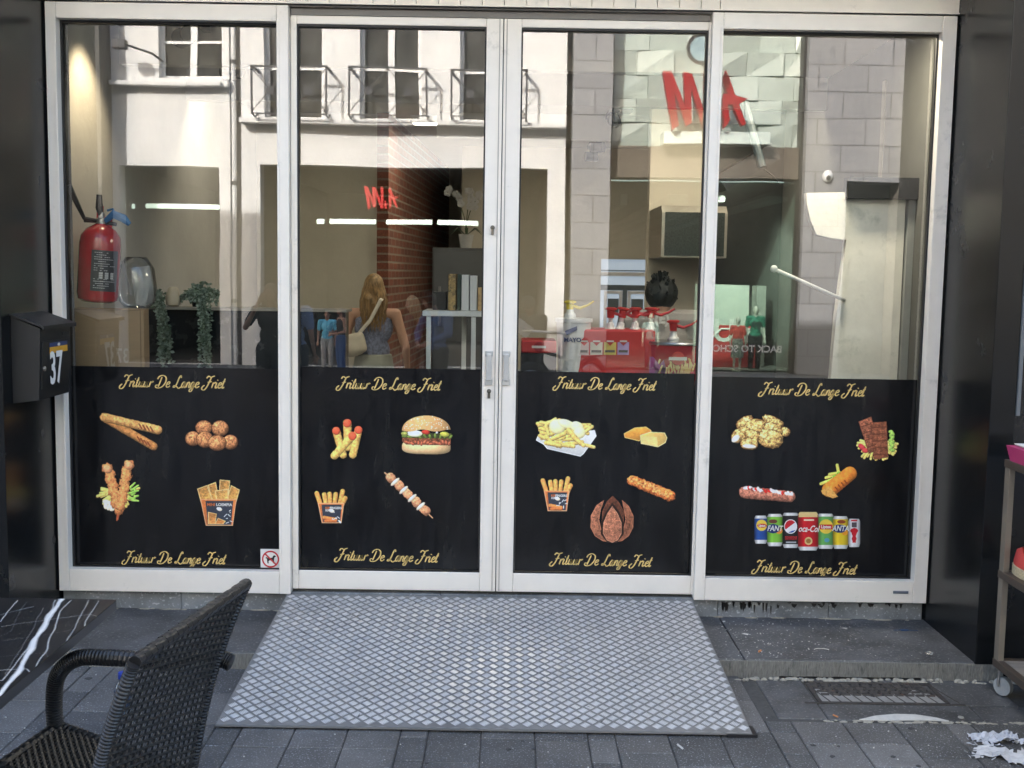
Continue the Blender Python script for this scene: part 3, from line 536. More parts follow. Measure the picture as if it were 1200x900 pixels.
# BACK TO SCHOOL window: red board, lettering
rb = mat('red_display_board', (.55, .05, .05), .5, var=.06)
q0 = mir(832, 382, VV+.9); q1 = mir(885, 450, VV+.9); y = 2*GL-(VV+.9)
t = thing('display_board', 'red school display board with big white outlined letters behind the mannequins', 'display board', ((q0.x+q1.x)/2, y, G))
ww = q1.x-q0.x
b = MB(); b.prism([(q0.x, G+.02), (q1.x, G+.02), (q1.x, q0.z), (q0.x+.18, q0.z), (q0.x, q0.z-.18)], y-.05, y, 'xz'); obj('board', b, rb, t)
b = MB(); b.tube([(q0.x+.0, y+.01, q0.z-.26), (q0.x+.2, y+.01, q0.z-.06), (q1.x, y+.01, q0.z-.06)], .018, 6); obj('white_border', b, wpaint, t)
obj('board_lettering', text('S U', .55, Vector((q0.x+.45, y+.004, .55)), 'back', .004, .01), wpaint, t)
q = mir(866, 406, VV+.3); obj('window_lettering', text('BACK TO SCHOOL', .165, Vector((mir(868, 406, VV+.1).x, YO-.115, mir(866, 409, VV+.1).z)), 'back', .001, .004), mat('white_vinyl', (.75, .78, .76), .5, var=0), hC)
# ================================================================ FIGURES
SKIN = mat('skin', (.46, .27, .19), .55, var=.08, scale=12); SKIN_D = mat('skin_tanned', (.33, .18, .12), .55, var=.08, scale=12)
def remesh(mb, vox, name, smooth=3):
    me = mb.mesh('t'); o = bpy.data.objects.new('t', me); COL.objects.link(o)
    m_ = o.modifiers.new('r', 'REMESH'); m_.mode = 'VOXEL'; m_.voxel_size = vox; m_.use_smooth_shade = True
    s_ = o.modifiers.new('s', 'SMOOTH'); s_.factor = .5; s_.iterations = smooth
    dg = bpy.context.evaluated_depsgraph_get(); dg.update(); r_ = bpy.data.meshes.new_from_object(o.evaluated_get(dg)); bpy.data.objects.remove(o); r_.name = name; r_.shade_smooth(); return r_
def cap(b, p, q, r0, r1, n=10):
    p, q = Vector(p), Vector(q); k = 6; pts = [p.lerp(q, i/k) for i in range(k+1)]; rs_ = [r0+(r1-r0)*i/k for i in range(k+1)]
    b.tube(pts, rs_, n); b.sph(p, r0, n); b.sph(q, r1, n)
BASE = dict(pelvis=(0, 0, .53), waist=(0, 0, .62), chest=(0, .005, .73), neck=(0, 0, .83), head=(0, .012, .925),
            shl=(-.108, 0, .80), shr=(.108, 0, .80), ell=(-.135, -.01, .63), elr=(.135, -.01, .63), wrl=(-.14, .04, .49), wrr=(.14, .04, .49),
            hil=(-.052, 0, .52), hir=(.052, 0, .52), knl=(-.055, .01, .28), knr=(.055, .01, .28), anl=(-.055, -.01, .045), anr=(.055, -.01, .045))
def figure(name, label, cat, loc, H, face, pose={}, skin=None, top=None, topkind='tee', bottom=None, botkind='trousers', hair=None, hairkind='short', vox=.011, mannequin=False, shoes=None, hat=None, group=None):
    """standing figure; face = heading in degrees, 90 = towards +y"""
    J = {k: Vector(v)*H for k, v in {**BASE, **pose}.items()}
    t = thing(name, label, cat, (0, 0, 0), group); b = MB(); s = H/1.7
    def E_(c, r): b.sph(c, r, 12)
    hd = J['head']; nk = J['neck']; tilt = (hd-nk).normalized(); q_ = Vector((0, 0, 1)).rotation_difference(tilt).to_matrix()
    b.sph(hd, (.074*s, .092*s, .112*s), 16, rot=q_); b.sph(hd+q_@Vector((0, .03, -.05))*s, (.052*s, .058*s, .06*s), 12, rot=q_)
    b.sph(hd+q_@Vector((0, .098, -.012))*s, (.012*s, .018*s, .022*s), 8); 
    for sg in (-1, 1): b.sph(hd+q_@Vector((sg*.076, -.005, -.01))*s, (.010*s, .02*s, .032*s), 8)
    cap(b, nk-Vector((0, 0, .03*s)), hd-tilt*.06*s, .056*s, .05*s)
    cap(b, J['shl'], J['shr'], .052*s, .052*s); b.sph(J['chest'], (.155*s, .095*s, .15*s), 16); b.sph(J['waist'], (.13*s, .088*s, .13*s), 14); b.sph(J['pelvis'], (.155*s, .105*s, .12*s), 16)
    cap(b, J['chest'], J['waist'], .095*s, .09*s); cap(b, J['waist'], J['pelvis'], .09*s, .095*s); cap(b, J['chest'], nk, .08*s, .055*s)
    for a in 'lr':
        cap(b, J['sh'+a], J['el'+a], .05*s, .038*s); cap(b, J['el'+a], J['wr'+a], .037*s, .025*s)
        cap(b, J['hi'+a], J['kn'+a], .085*s, .056*s); cap(b, J['kn'+a], J['an'+a], .054*s, .036*s)
        an = J['an'+a]; cap(b, an+Vector((0, -.02*s, -.035*s)), an+Vector((0, .14*s, -.045*s)), .034*s, .026*s)
        w_ = J['wr'+a]; d = (w_-J['el'+a]).normalized(); side = d.cross(Vector((0, 1, 0)))
        side = (side.normalized() if side.length > .1 else Vector((1, 0, 0))); nrm = d.cross(side).normalized()
        pm = w_+d*.045*s; b.sph(pm, (.034*s, .022*s, .045*s), 10, rot=Vector((0, 0, 1)).rotation_difference(d).to_matrix())
        for k, ln in enumerate((.065, .078, .072, .055)):
            o_ = pm+d*.03*s+side*(k-1.5)*.019*s; m2 = o_+d*ln*.55*s+nrm*.008*s; cap(b, o_, m2, .0095*s, .009*s, 6); cap(b, m2, m2+(d*.8+nrm*.6).normalized()*ln*.5*s, .009*s, .0078*s, 6)
        o_ = pm-side*.03*s; cap(b, o_, o_+(d-side*.8+nrm*.3).normalized()*.05*s, .011*s, .009*s, 6)
    if mannequin: b.lathe([(.16*s, .0), (.16*s, .012)], (0, .02, 0), 20)
    obj('body', remesh(b, vox*s, 'body'), skin or SKIN, t)
    eyes = MB()
    if not mannequin:
        for sg in (-1, 1): eyes.sph(hd+q_@Vector((sg*.03, .082, .012))*s, (.013*s, .008*s, .007*s), 8)
        obj('eyes', eyes, mat('eye_dark', (.02, .015, .01), .2), t); mo = MB(); mo.sph(hd+q_@Vector((0, .088, -.052))*s, (.024*s, .008*s, .007*s), 8); obj('mouth', mo, mat('lips', (.35, .10, .09), .5), t)
    if top:
        b = MB(); g = .013*s; b.sph(J['chest'], (.165*s, .107*s, .155*s), 16); b.sph(J['waist'], (.142*s, .10*s, .13*s), 14); cap(b, J['chest'], J['waist'], .107*s, .104*s)
        if topkind != 'tank': cap(b, J['shl'], J['shr'], .066*s, .066*s)
        else: cap(b, J['shl']*.55+J['chest']*.45, J['shr']*.55+J['chest']*.45, .062*s, .062*s)
        if topkind in ('tee', 'jacket'):
            b.sph(J['pelvis']+Vector((0, 0, .02*s)), (.172*s, .118*s, .10*s), 14); cap(b, J['waist'], J['pelvis']+Vector((0, 0, .03*s)), .105*s, .11*s)
            for a in 'lr':
                e = J['el'+a] if topkind == 'jacket' else J['sh'+a].lerp(J['el'+a], .68)
                cap(b, J['sh'+a], e, .063*s, .058*s)
                if topkind == 'jacket': cap(b, J['el'+a], J['el'+a].lerp(J['wr'+a], .92), .052*s, .042*s)
        obj('top' if topkind == 'tank' else ('jacket' if topkind == 'jacket' else 'shirt'), remesh(b, vox*s, 'shirt', 2), top, t)
    if bottom:
        b = MB(); b.sph(J['pelvis'], (.168*s, .116*s, .125*s), 16)
        if botkind == 'skirt': b.lathe([(.155*s, J['waist'].z-.03*s), (.175*s, J['pelvis'].z), (.20*s, J['knl'].z+.1*s), (.205*s, J['knl'].z-.05*s)], (J['pelvis'].x, J['pelvis'].y, 0), 18)
        else:
            for a in 'lr':
                cap(b, J['hi'+a], J['kn'+a], .10*s, .075*s)
                if botkind == 'trousers': cap(b, J['kn'+a], J['an'+a], .074*s, .062*s)
        obj({'skirt': 'skirt', 'shorts': 'shorts'}.get(botkind, 'trousers'), remesh(b, vox*s, 'trousers', 2), bottom, t)
    if hair:
        b = MB(); rr = random.Random(len(label)); U = lambda x, y, z: hd+q_@Vector((x, y, z))*s
        b.sph(U(0, -.018, .022), (.086*s, .098*s, .108*s), 16, rot=q_)
        if hairkind in ('long', 'short'):
            for i in range(60 if hairkind == 'long' else 34):
                an = rr.uniform(math.pi*.95, math.pi*2.05); x_, y_ = math.cos(an)*.08, math.sin(an)*.085
                ln = (rr.uniform(.12, .22) if hairkind == 'long' else rr.uniform(.05, .09)); p0 = U(x_*.8, y_*.8-.01, .04); p1 = U(x_*1.08, y_*1.05-.012, -.03); p2 = U(x_*rr.uniform(.9, 1.3), y_*rr.uniform(.9, 1.2)-.02, -.03-ln)
                b.tube([p0, p1, p1.lerp(p2, .5)+Vector((rr.uniform(-.012, .012), -.012, 0))*s, p2], [.018*s, .02*s, .017*s, .006*s], 6)
        if hairkind == 'bun': b.sph(U(0, -.02, .02), (.102*s, .102*s, .105*s), 14); b.sph(U(.0, -.03, .12), (.035*s, .035*s, .03*s), 10); None
        hm_ = remesh(b, .009*s, 'hair', 1); vs_ = [tuple(v.co) for v in hm_.vertices]; fs_ = [tuple(p.vertices) for p in hm_.polygons]; hb = MB(); hb.add(vs_, fs_); bpy.data.meshes.remove(hm_)
        if hairkind == 'long':
            for i in range(170):
                an = rr.uniform(math.pi*.9, math.pi*2.1); x_, y_ = math.cos(an)*.085, math.sin(an)*.095; ln = rr.uniform(.12, .30); wx_ = rr.uniform(-.022, .022)
                p0 = U(x_*.5, y_*.6-.01, .115-abs(x_)*.4); p1 = U(x_*1.0, y_*1.0-.018, .0); p2 = U(x_*1.12+wx_, y_*1.1-.02, -.10); p3 = U(x_*rr.uniform(.8, 1.35), y_*1.12-.02, -.10-ln*.5); p4 = U(x_*rr.uniform(.7, 1.4)-wx_, y_*rr.uniform(.9, 1.2)-.02, -.08-ln)
                hb.tube([p0, p1, p2, p3, p4], [.004*s, .0065*s, .006*s, .005*s, .0015*s], 4)
        else:
            for i in range(90):
                th = rr.uniform(0, 6.28); el = rr.uniform(-.3, 1.3); d = Vector((math.cos(th)*math.cos(el), math.sin(th)*math.cos(el)*1.1, math.sin(el)*1.15)); p0 = U(d.x*.08, d.y*.09-.02, d.z*.10+.02); tw_ = Vector((rr.uniform(-1, 1), rr.uniform(-1, 1), rr.uniform(-.5, 1)))*.022*s
                hb.tube([p0, p0+(q_@d)*.018*s+tw_*.15, p0+(q_@d)*.008*s+tw_*.42], [.007*s, .006*s, .0015*s], 4)
        obj('hair', hb, hair, t)
    if hat:
        b = MB(); b.sph(hd+q_@Vector((0, -.005, .035))*s, (.095*s, .108*s, .10*s), 16, rot=q_); b.lathe([(.097*s, hd.z+.0*s), (.1*s, hd.z+.02*s), (.097*s, hd.z+.04*s)], (hd.x, hd.y-.004, 0), 20); obj('cap', remesh(b, .009*s, 'hat', 1), hat, t)
    b = MB()
    for a in 'lr':
        an = J['an'+a]; cap(b, an+Vector((0, -.02*s, -.04*s)), an+Vector((0, .155*s, -.045*s)), .042*s, .034*s)
    if not mannequin or shoes: obj('shoes', remesh(b, .01*s, 'shoes', 1), shoes or blackm, t)
    t.rotation_euler = (0, 0, R(face-90)); t.location = loc; return t
def flr(px, V): p = mir(px, 400, V); return (p.x, p.y, G)
def hairmat(n, c): return mat(n, c, .5, var=.75, scale=28, stretch=(2.4, 2.4, .25), bump=.4, bscale=80)
blonde = hairmat('dark_blonde_hair', (.26, .165, .075)); brown = hairmat('dark_brown_hair', (.03, .018, .012)); brown2 = hairmat('brown_hair', (.12, .065, .035))
# she walks away from the glass: her back shows in the mirror -> heading -y means back towards +y
w1 = figure('person', 'woman with long blonde hair, blue floral top and grey skirt, back turned', 'person', (at(438, 350, Y=3.6).x, 3.6, G+.062), 1.56, 90,
    dict(elr=(.16, -.01, .64), wrr=(.165, .05, .50), ell=(-.15, -.02, .64), wrl=(-.155, .03, .5)), top=mat('blue_floral_cloth', (.20, .23, .34), .9, var=.55, scale=45), topkind='tank', bottom=mat('sage_grey_cloth', (.26, .28, .24), .9, var=.12, scale=9, bump=.5, bscale=14), botkind='skirt', hair=blonde, hairkind='long', vox=.009)
q = at(412, 399, Y=3.45); bag = thing('shoulder_bag', 'cream quilted bag hanging from the shoulder of the blonde woman', 'bag', (q.x, q.y, q.z-.1))
b = MB(); b.box((q.x-.10, q.y-.045, q.z-.11), (q.x+.11, q.y+.045, q.z+.05), bev=.03, rot=Matrix.Rotation(R(-14), 3, 'Y')); b.sph((q.x+.0, q.y, q.z-.05), (.115, .055, .075), 14); obj('bag_body', remesh(b, .01, 'bag'), mat('cream_leather', (.62, .57, .47), .5, var=.08, bump=.3, bscale=30), bag)
q2 = at(446, 352, Y=3.46); q3 = at(449, 348, Y=3.6); b = MB(); b.tube([(q.x+.06, q.y, q.z+.06), ((q.x+q2.x)/2+.03, q.y+.01, (q.z+q2.z)/2), q2, q3, (q3.x-.02, q3.y+.14, q3.z-.12)], .016, 6, sx=.5); obj('strap', b, mat('cream_strap', (.66, .62, .54), .5), bag)
figure('person', 'boy in a light blue T-shirt with a red print and grey trousers, facing the shop', 'person', flr(384, 13.0), 1.02, 90, {}, skin=SKIN_D, top=mat('light_blue_jersey', (.10, .42, .60), .85, var=.08), bottom=mat('pale_grey_jersey', (.36, .35, .34), .9), hair=brown)
q = mir(382, 386, 12.85); b = MB(); b.box((q.x-.07, q.y-.005, q.z-.09), (q.x+.07, q.y+.005, q.z+.09), bev=.003); 
figure('person', 'dark haired woman in black top and blue jeans just beside the boy in light blue', 'person', flr(400, 12.4), 1.1, 150, dict(wrl=(-.05, .12, .62), wrr=(.08, .13, .6)), skin=SKIN_D, top=mat('black_jersey', (.015, .015, .018), .9), topkind='tank', bottom=mat('blue_denim', (.05, .10, .24), .9, var=.2), hair=brown, hairkind='long')
figure('person', 'man in a pale blue shirt half hidden by the frame left of the boy', 'person', flr(345, 7.2), 1.5, -80, {}, top=mat('pale_blue_shirt', (.20, .30, .50), .85, var=.1), bottom=mat('dark_navy_cloth', (.03, .035, .05), .9), hair=brown)
figure('person', 'person in a black T-shirt raising both hands to the face behind the left window', 'person', flr(318, 7.0), 1.50, 90, dict(ell=(-.16, .10, .68), wrl=(-.05, .17, .86), elr=(.15, .10, .70), wrr=(.05, .17, .88)), skin=SKIN_D, top=mat('black_cotton', (.014, .014, .016), .85), bottom=mat('black_jeans', (.02, .02, .025), .9), hair=brown2, hairkind='long')
figure('person', 'dark haired woman in a denim jacket bending her head down beside the white console', 'person', flr(512, 7.4), 1.46, 125, dict(head=(-.02, .075, .90), neck=(0, .02, .825), elr=(.15, .05, .66), wrr=(.07, .15, .60), ell=(-.14, .06, .66), wrl=(-.06, .16, .6)), top=mat('denim_jacket', (.06, .11, .25), .9, var=.2), topkind='jacket', bottom=mat('black_jeans', (.02, .02, .025)), hair=brown, hairkind='bun')
figure('person', 'fair haired woman in brown cloth standing between the shoulder bag woman and the bending woman', 'person', flr(484, 8.6), 1.36, 200, {}, top=mat('brown_cloth', (.08, .055, .045), .9), bottom=mat('brown_cloth', (.08, .055, .045), .9), hair=hairmat('fair_hair', (.40, .27, .13)), hairkind='long')
pc = figure('person', 'person in khaki cap and dark jacket looking down beside the door frame', 'person', flr(622, 7.6), 1.42, 120, dict(head=(.0, .05, .91), ell=(-.14, .06, .66), wrl=(-.05, .17, .66), elr=(.14, .06, .66), wrr=(.04, .18, .64)), skin=SKIN_D, top=mat('charcoal_jacket', (.04, .04, .045), .8, var=.2), topkind='jacket', bottom=mat('black_jeans', (.02, .02, .025)), hat=mat('khaki_cap_cloth', (.16, .145, .10), .9))
q = mir(613, 385, 7.25); ph = MB(); ph.box((q.x-.10, q.y-.006, q.z-.07), (q.x+.10, q.y+.006, q.z+.07), bev=.004, rot=Matrix.Rotation(R(35), 3, 'Y')); solo('folded_paper', ph, mat('white_paper', (.7, .7, .7), .6), 'folded white leaflet held by the person in the khaki cap', 'leaflet')
# shop worker behind the counter
wk = figure('person', 'shop worker with dark tied up hair and a grey T-shirt, back to the window', 'person', (at(775, 350, Y=1.45).x, 1.45, G), 1.64, 90, dict(shl=(-.115, 0, .845), shr=(.115, 0, .845), chest=(0, 0, .775), neck=(0, 0, .86), elr=(.15, .05, .65), wrr=(.12, .16, .6), ell=(-.15, .05, .65), wrl=(-.12, .16, .6)), top=mat('grey_beige_tee', (.36, .34, .32), .85, var=.06, scale=5, bump=.3, bscale=12), bottom=mat('black_jeans', (.02, .02, .025)), hair=hairmat('near_black_hair', (.012, .016, .014)), hairkind='bun', vox=.009)
tx = at(776, 374, Y=1.32); o_ = obj('shirt_logo', text('(E)', .075, Vector((tx.x, 1.325, tx.z-.0)), 'front', .002, .003), mat('white_print', (.6, .6, .58), .6), None)
o_.parent = wk; o_.data.transform(Matrix.Rotation(-wk.rotation_euler.z, 4, 'Z')@Matrix.Translation(-wk.location))
# mannequins in the store window
mq = mat('mannequin_shell', (.50, .50, .44), .4, var=.03)
def mann(px, V, H, lab, **k): return figure('mannequin', lab, 'mannequin', flr(px, V), H, 90, skin=mq, mannequin=True, **k)
m1 = mann(884, 14.55, 1.14, 'taller child mannequin in a green number shirt and dark trousers', top=mat('green_sports_jersey', (.03, .19, .13), .8, var=.08), bottom=mat('black_jeans', (.02, .02, .025)), shoes=blackm)
p = m1.location; obj('jersey_number', text('89', .17, Vector((0, 0, 0)), 'back', .003, .006), mat('dark_print', (.03, .06, .05), .6), None)
jn = bpy.data.objects['jersey_number']; jn.data.transform(Matrix.Translation((0, .088, .79))); jn.parent = m1
m2 = mann(864, 14.35, .94, 'shorter child mannequin in a red open shirt and patterned skirt', top=mat('red_shirt_cloth', (.5, .06, .05), .8, var=.1), bottom=mat('black_white_pattern', (.35, .35, .33), .8, var=.8, scale=40), botkind='skirt')
m3 = mann(762, 14.4, .98, 'pale mannequin with a grey teal shirt seen right of the shop worker', top=mat('grey_teal_cloth', (.18, .24, .25), .8, var=.15), bottom=mat('plum_cloth', (.2, .05, .09), .8))
# ================================================================ PRINTS ON THE BLACK FILM
YP = GL-.0045
def pw(px, py, y=YP): return at(px, py, Y=y)
gold = mat('gold_script_print', (.66, .47, .17), .4, var=.06, scale=60)
GLY = {
 'F': (1.55, [[(.2, 1.75), (.5, 2.15), (1.0, 1.95), (1.4, 2.1), (1.75, 2.2)], [(1.15, 2.0), (.95, 1.2), (.65, .2), (.25, -.35), (-.2, -.3), (-.3, .1), (.1, .5)], [(.55, 1.05), (.9, 1.05), (1.35, 1.2)]]),
 'r': (.78, [[(.22, 1.05), (.1, .0)], [(.14, .5), (.3, .95), (.5, .85), (.6, 1.05), (.8, .9)]]),
 'i': (.52, [[(.12, 1), (.02, .2), (.17, 0), (.4, .25)], [(.17, 1.38), (.22, 1.5)]]),
 't': (.62, [[(.32, 1.75), (.12, .6), (.1, .1), (.28, 0), (.5, .25)], [(-.05, 1.15), (.5, 1.22)]]),
 'u': (1.02, [[(.08, 1), (0, .3), (.18, 0), (.48, .3), (.62, 1), (.56, .2), (.72, 0), (.92, .25)]]),
 'D': (1.75, [[(.55, 1.85), (.38, .9), (.2, 0.05)], [(-.25, 1.45), (.0, 1.95), (.7, 2.15), (1.4, 1.75), (1.5, .9), (1.0, .1), (.3, -.15), (-.25, .0), (-.3, .35), (.1, .4)]]),
 'e': (.78, [[(.1, .5), (.5, .62), (.62, .88), (.4, 1.02), (.12, .78), (.05, .3), (.27, 0), (.58, .12), (.8, .3)]]),
 'L': (1.4, [[(1.0, 1.75), (.8, 2.15), (.55, 1.7), (.38, .8), (.1, .1), (-.2, .05), (-.1, .35), (.4, .2), (.9, -.15), (1.35, .15)]]),
 'a': (.92, [[(.6, .9), (.3, 1.02), (0, .5), (.15, 0), (.45, .25), (.64, 1), (.57, .2), (.72, 0), (.92, .25)]]),
 'n': (.9, [[(.12, 1), (.02, 0)], [(.05, .3), (.2, .75), (.42, 1), (.6, .8), (.54, .2), (.68, 0), (.9, .25)]]),
 'g': (.95, [[(.6, .9), (.3, 1.02), (0, .5), (.15, 0), (.45, .25), (.62, 1), (.55, 0), (.38, -.6), (.05, -.7), (-.05, -.4), (.4, -.02), (.95, .25)]])}
def crom(pts, k=6):
    P = [pts[0]]+pts+[pts[-1]]; out = []
    for i in range(1, len(P)-2):
        for j in range(k):
            t = j/k; out.append(tuple(.5*((2*P[i][d])+(-P[i-1][d]+P[i+1][d])*t+(2*P[i-1][d]-5*P[i][d]+4*P[i+1][d]-P[i+2][d])*t*t+(-P[i-1][d]+3*P[i][d]-3*P[i+1][d]+P[i+2][d])*t**3) for d in (0, 1)))
    return out+[pts[-1]]
def ribbon(b, pts, wd, y, fw):
    """flat stroke, wd = half width as a function of direction"""
    L, Rr = [], []
    n = len(pts)
    for i in range(n):
        a, c = pts[max(i-1, 0)], pts[min(i+1, n-1)]; dx, dy = c[0]-a[0], c[1]-a[1]; l = math.hypot(dx, dy) or 1
        e = min(1, (i+.6)/2, (n-1-i+.6)/2); h = wd*(.72+.5*abs(dy/l))*(.55+.45*e); nx, ny = -dy/l*h, dx/l*h
        L.append((pts[i][0]+nx, pts[i][1]+ny)); Rr.append((pts[i][0]-nx, pts[i][1]-ny))
    vs = [fw(p, y) for p in L]+[fw(p, y) for p in Rr]
    b.add(vs, [(i, i+1, n+i+1, n+i) for i in range(n-1)])
def slogan(px0, px1, py0, py1, par):
    s = 'Frituur De Lange Friet'; tot = sum(GLY[c][0] if c != ' ' else .95 for c in s); a, c_ = pw(px0, py0), pw(px1, py1); sc = (c_.x-a.x)/tot; b = MB(); x = 0; k = 0
    for ch in s:
        if ch == ' ': x += .95; continue
        adv, st = GLY[ch]
        for q in st:
            pts = [((x+p[0]+.28*p[1])*sc+a.x, a.z+(c_.z-a.z)*(x/tot)+p[1]*sc*1.12) for p in crom(q)]
            ribbon(b, pts, .118*sc, YP-.0004*(k % 3), lambda p, y: (p[0], y, p[1])); k += 1
        x += adv
    return obj('slogan', b, gold, par, 'gold handwritten style slogan Frituur De Lange Friet')
for x0, x1, y0, y1, W in ((140, 268, 453, 455, W1), (394, 521, 455, 457.5, D1), (648, 773, 455, 457.5, D2), (889, 1018, 462, 464.5, W2), (143, 269, 659, 661, W1), (392, 518, 656, 659, D1), (644, 768, 661, 664, D2), (881, 1008, 670, 673, W2)):
    slogan(x0+2, x1-5, y0, y1, W)
# ---- little painter: a print is a fine sheet of coloured cells, cut to its outline
def vnoise(h, w, cell, seed=0):
    g = np.random.default_rng(seed).random((int(h/cell)+3, int(w/cell)+3)); yy = np.arange(h)/cell; xx = np.arange(w)/cell; yi = yy.astype(int); xi = xx.astype(int)
    fy = (yy-yi)[:, None]; fx = (xx-xi)[None]; fy = fy*fy*(3-2*fy); fx = fx*fx*(3-2*fx)
    a = g[yi][:, xi]; b_ = g[yi][:, xi+1]; c = g[yi+1][:, xi]; d = g[yi+1][:, xi+1]; return a*(1-fy)*(1-fx)+b_*(1-fy)*fx+c*fy*(1-fx)+d*fy*fx
class Pic:
    def __init__(s, x0, y0, x1, y1, res=3.):
        s.x0, s.y0, s.res = x0, y0, res; s.w, s.h = int((x1-x0)*res), int((y1-y0)*res)
        yy, xx = np.mgrid[0:s.h, 0:s.w]; s.X = x0+(xx+.5)/res; s.Y = y0+(yy+.5)/res; s.C = np.zeros((s.h, s.w, 3)); s.A = np.zeros((s.h, s.w), bool)
        s.n1 = vnoise(s.h, s.w, 2.2, 1); s.n2 = vnoise(s.h, s.w, 6, 2); s.n3 = vnoise(s.h, s.w, 1.2, 4); s.seed = 10
    def put(s, m, col, L=None, nz=.25, L0=.5):
        col = np.array(col, float)
        k = np.ones_like(s.X) if L is None else (L0+.1)+(1.2-L0)*np.clip(L, 0, 1)
        k = 1.06*k*(1+nz*(s.n1-.5)*.75+nz*(s.n2-.5)*.8+nz*(s.n3-.5)*.35)
        s.C[m] = (np.clip(k[..., None]*col, 0, 255))[m]; s.A |= m
    def ell(s, cx, cy, rx, ry, rot, col, nz=.25, L0=.5, squ=2., wob=0.):
        c, n = math.cos(R(rot)), math.sin(R(rot)); dx, dy = s.X-cx, s.Y-cy; u, v = (dx*c+dy*n)/rx, (-dx*n+dy*c)/ry
        s.seed += 1
        q = (abs(u)**squ+abs(v)**squ)**(1/squ)
        if wob: q = q*(1+wob*(vnoise(s.h, s.w, 5, s.seed)-.5))
        z = np.sqrt(np.clip(1-q*q, 0, 1)); nx = (u*c*.8-v*n*.8); ny = (u*n+v*c)*.8
        L = np.clip(z*.75-nx*.28-ny*.5+.15, 0, 1); s.put(q < 1, col, L, nz, L0); return q
    def cap(s, ax, ay, bx, by, r0, r1, col, nz=.25, L0=.5, wob=0.):
        dx, dy = bx-ax, by-ay; l2 = dx*dx+dy*dy; t = np.clip(((s.X-ax)*dx+(s.Y-ay)*dy)/l2, 0, 1); ex, ey = s.X-ax-t*dx, s.Y-ay-t*dy; r = r0+(r1-r0)*t; s.seed += 1
        q = np.sqrt(ex*ex+ey*ey)/r
        if wob: q = q*(1+wob*(vnoise(s.h, s.w, 4.5, s.seed)-.5))
        z = np.sqrt(np.clip(1-q*q, 0, 1)); L = np.clip(z*.75-ex/r*.28-ey/r*.45+.15, 0, 1); s.put(q < 1, col, L, nz, L0)
    def poly(s, pts, col, nz=.2, grad=(0, 0), edge=.0, ecol=None):
        m = np.zeros_like(s.A); n = len(pts); D = np.full(s.X.shape, 1e9)
        for i in range(n):
            (x0, y0), (x1, y1) = pts[i], pts[(i+1) % n]
            if y0 != y1:
                cr = ((y0 > s.Y) != (y1 > s.Y)) & (s.X < (x1-x0)*(s.Y-y0)/(y1-y0)+x0); m ^= cr
            dx, dy = x1-x0, y1-y0; t = np.clip(((s.X-x0)*dx+(s.Y-y0)*dy)/(dx*dx+dy*dy+1e-9), 0, 1); D = np.minimum(D, np.hypot(s.X-x0-t*dx, s.Y-y0-t*dy))
        xs = [p[0] for p in pts]; ys = [p[1] for p in pts]; u = (s.X-min(xs))/(max(xs)-min(xs)+1e-6)-.5; v = (s.Y-min(ys))/(max(ys)-min(ys)+1e-6)-.5
        L = .6+grad[0]*u+grad[1]*v; s.put(m, col, L, nz, .45)
        if edge: s.put(m & (D < edge), ecol or [min(255, c*1.25) for c in col], None, nz*.5)
        return m, D
    def out(s, name, par, label=None, y=YP-.0008):
        M = s.A; hh, ww = M.shape; idx = -np.ones((hh+1, ww+1), int); used = np.zeros((hh+1, ww+1), bool); ys, xs = np.nonzero(M)
        for a in (0, 1):
            for c in (0, 1): used[ys+a, xs+c] = True
        vy, vx = np.nonzero(used); idx[vy, vx] = np.arange(len(vy)); PX = s.x0+vx/s.res; PY = s.y0+vy/s.res
        d = RT[None]*((PX-600)/FOC)[:, None]+DN[None]*((PY-450)/FOC)[:, None]+FW[None]; t = (y-CP[1])/d[:, 1]; V = CP[None]+t[:, None]*d
        F = np.stack([idx[ys+1, xs], idx[ys+1, xs+1], idx[ys, xs+1], idx[ys, xs]], 1)
        me = bpy.data.meshes.new(name); me.from_pydata(V.tolist(), [], F.tolist())
        c = s.C[ys, xs]/255; c = np.where(c <= .04045, c/12.92, ((c+.055)/1.055)**2.4)*PRG; c = np.clip(c, 0, .92); arr = np.concatenate([c, np.ones((len(c), 1))], 1); arr = np.repeat(arr, 4, 0)
        ca = me.color_attributes.new('Col', 'FLOAT_COLOR', 'CORNER'); ca.data.foreach_set('color', arr.ravel().astype(np.float32))
        return obj(name, me, printm, par, label)
PRG = .95
printm = attrmat('colour_print', .4)
fry = (232, 180, 96); brownf = (176, 112, 70)
# window 1
p = Pic(112, 478, 196, 534); p.cap(124, 491, 180, 523, 4.5, 4.8, (186, 126, 74), .5, .4, .12); p.cap(122, 489, 185, 504, 5, 5.2, (212, 152, 92), .5, .4, .12)
for i in range(4): p.cap(163+i*4.4, 497+i*1.1, 166+i*4.4, 502+i*1.1, .9, .8, (120, 55, 35), .2, .8); p.cap(161+i*4, 512+i*2.1, 164+i*4, 516.5+i*2.1, .9, .8, (120, 55, 35), .2, .8)
p.out('sausage_picture', W1)
p = Pic(214, 490, 282, 532)
for cx, cy, rx, ry in ((226, 514, 8.6, 8.3), (239, 501, 9.6, 8), (270, 518, 8.6, 8.3), (258, 502, 9.7, 9), (240, 515, 9.6, 9.2), (254.5, 519, 10.5, 8.9)): p.ell(cx, cy, rx+.6, ry+.6, 0, (70, 35, 20), .2, .8); p.ell(cx, cy, rx, ry, 0, (196, 128, 84), .75, .35, 2, .06)
p.out('meatball_picture', W1)
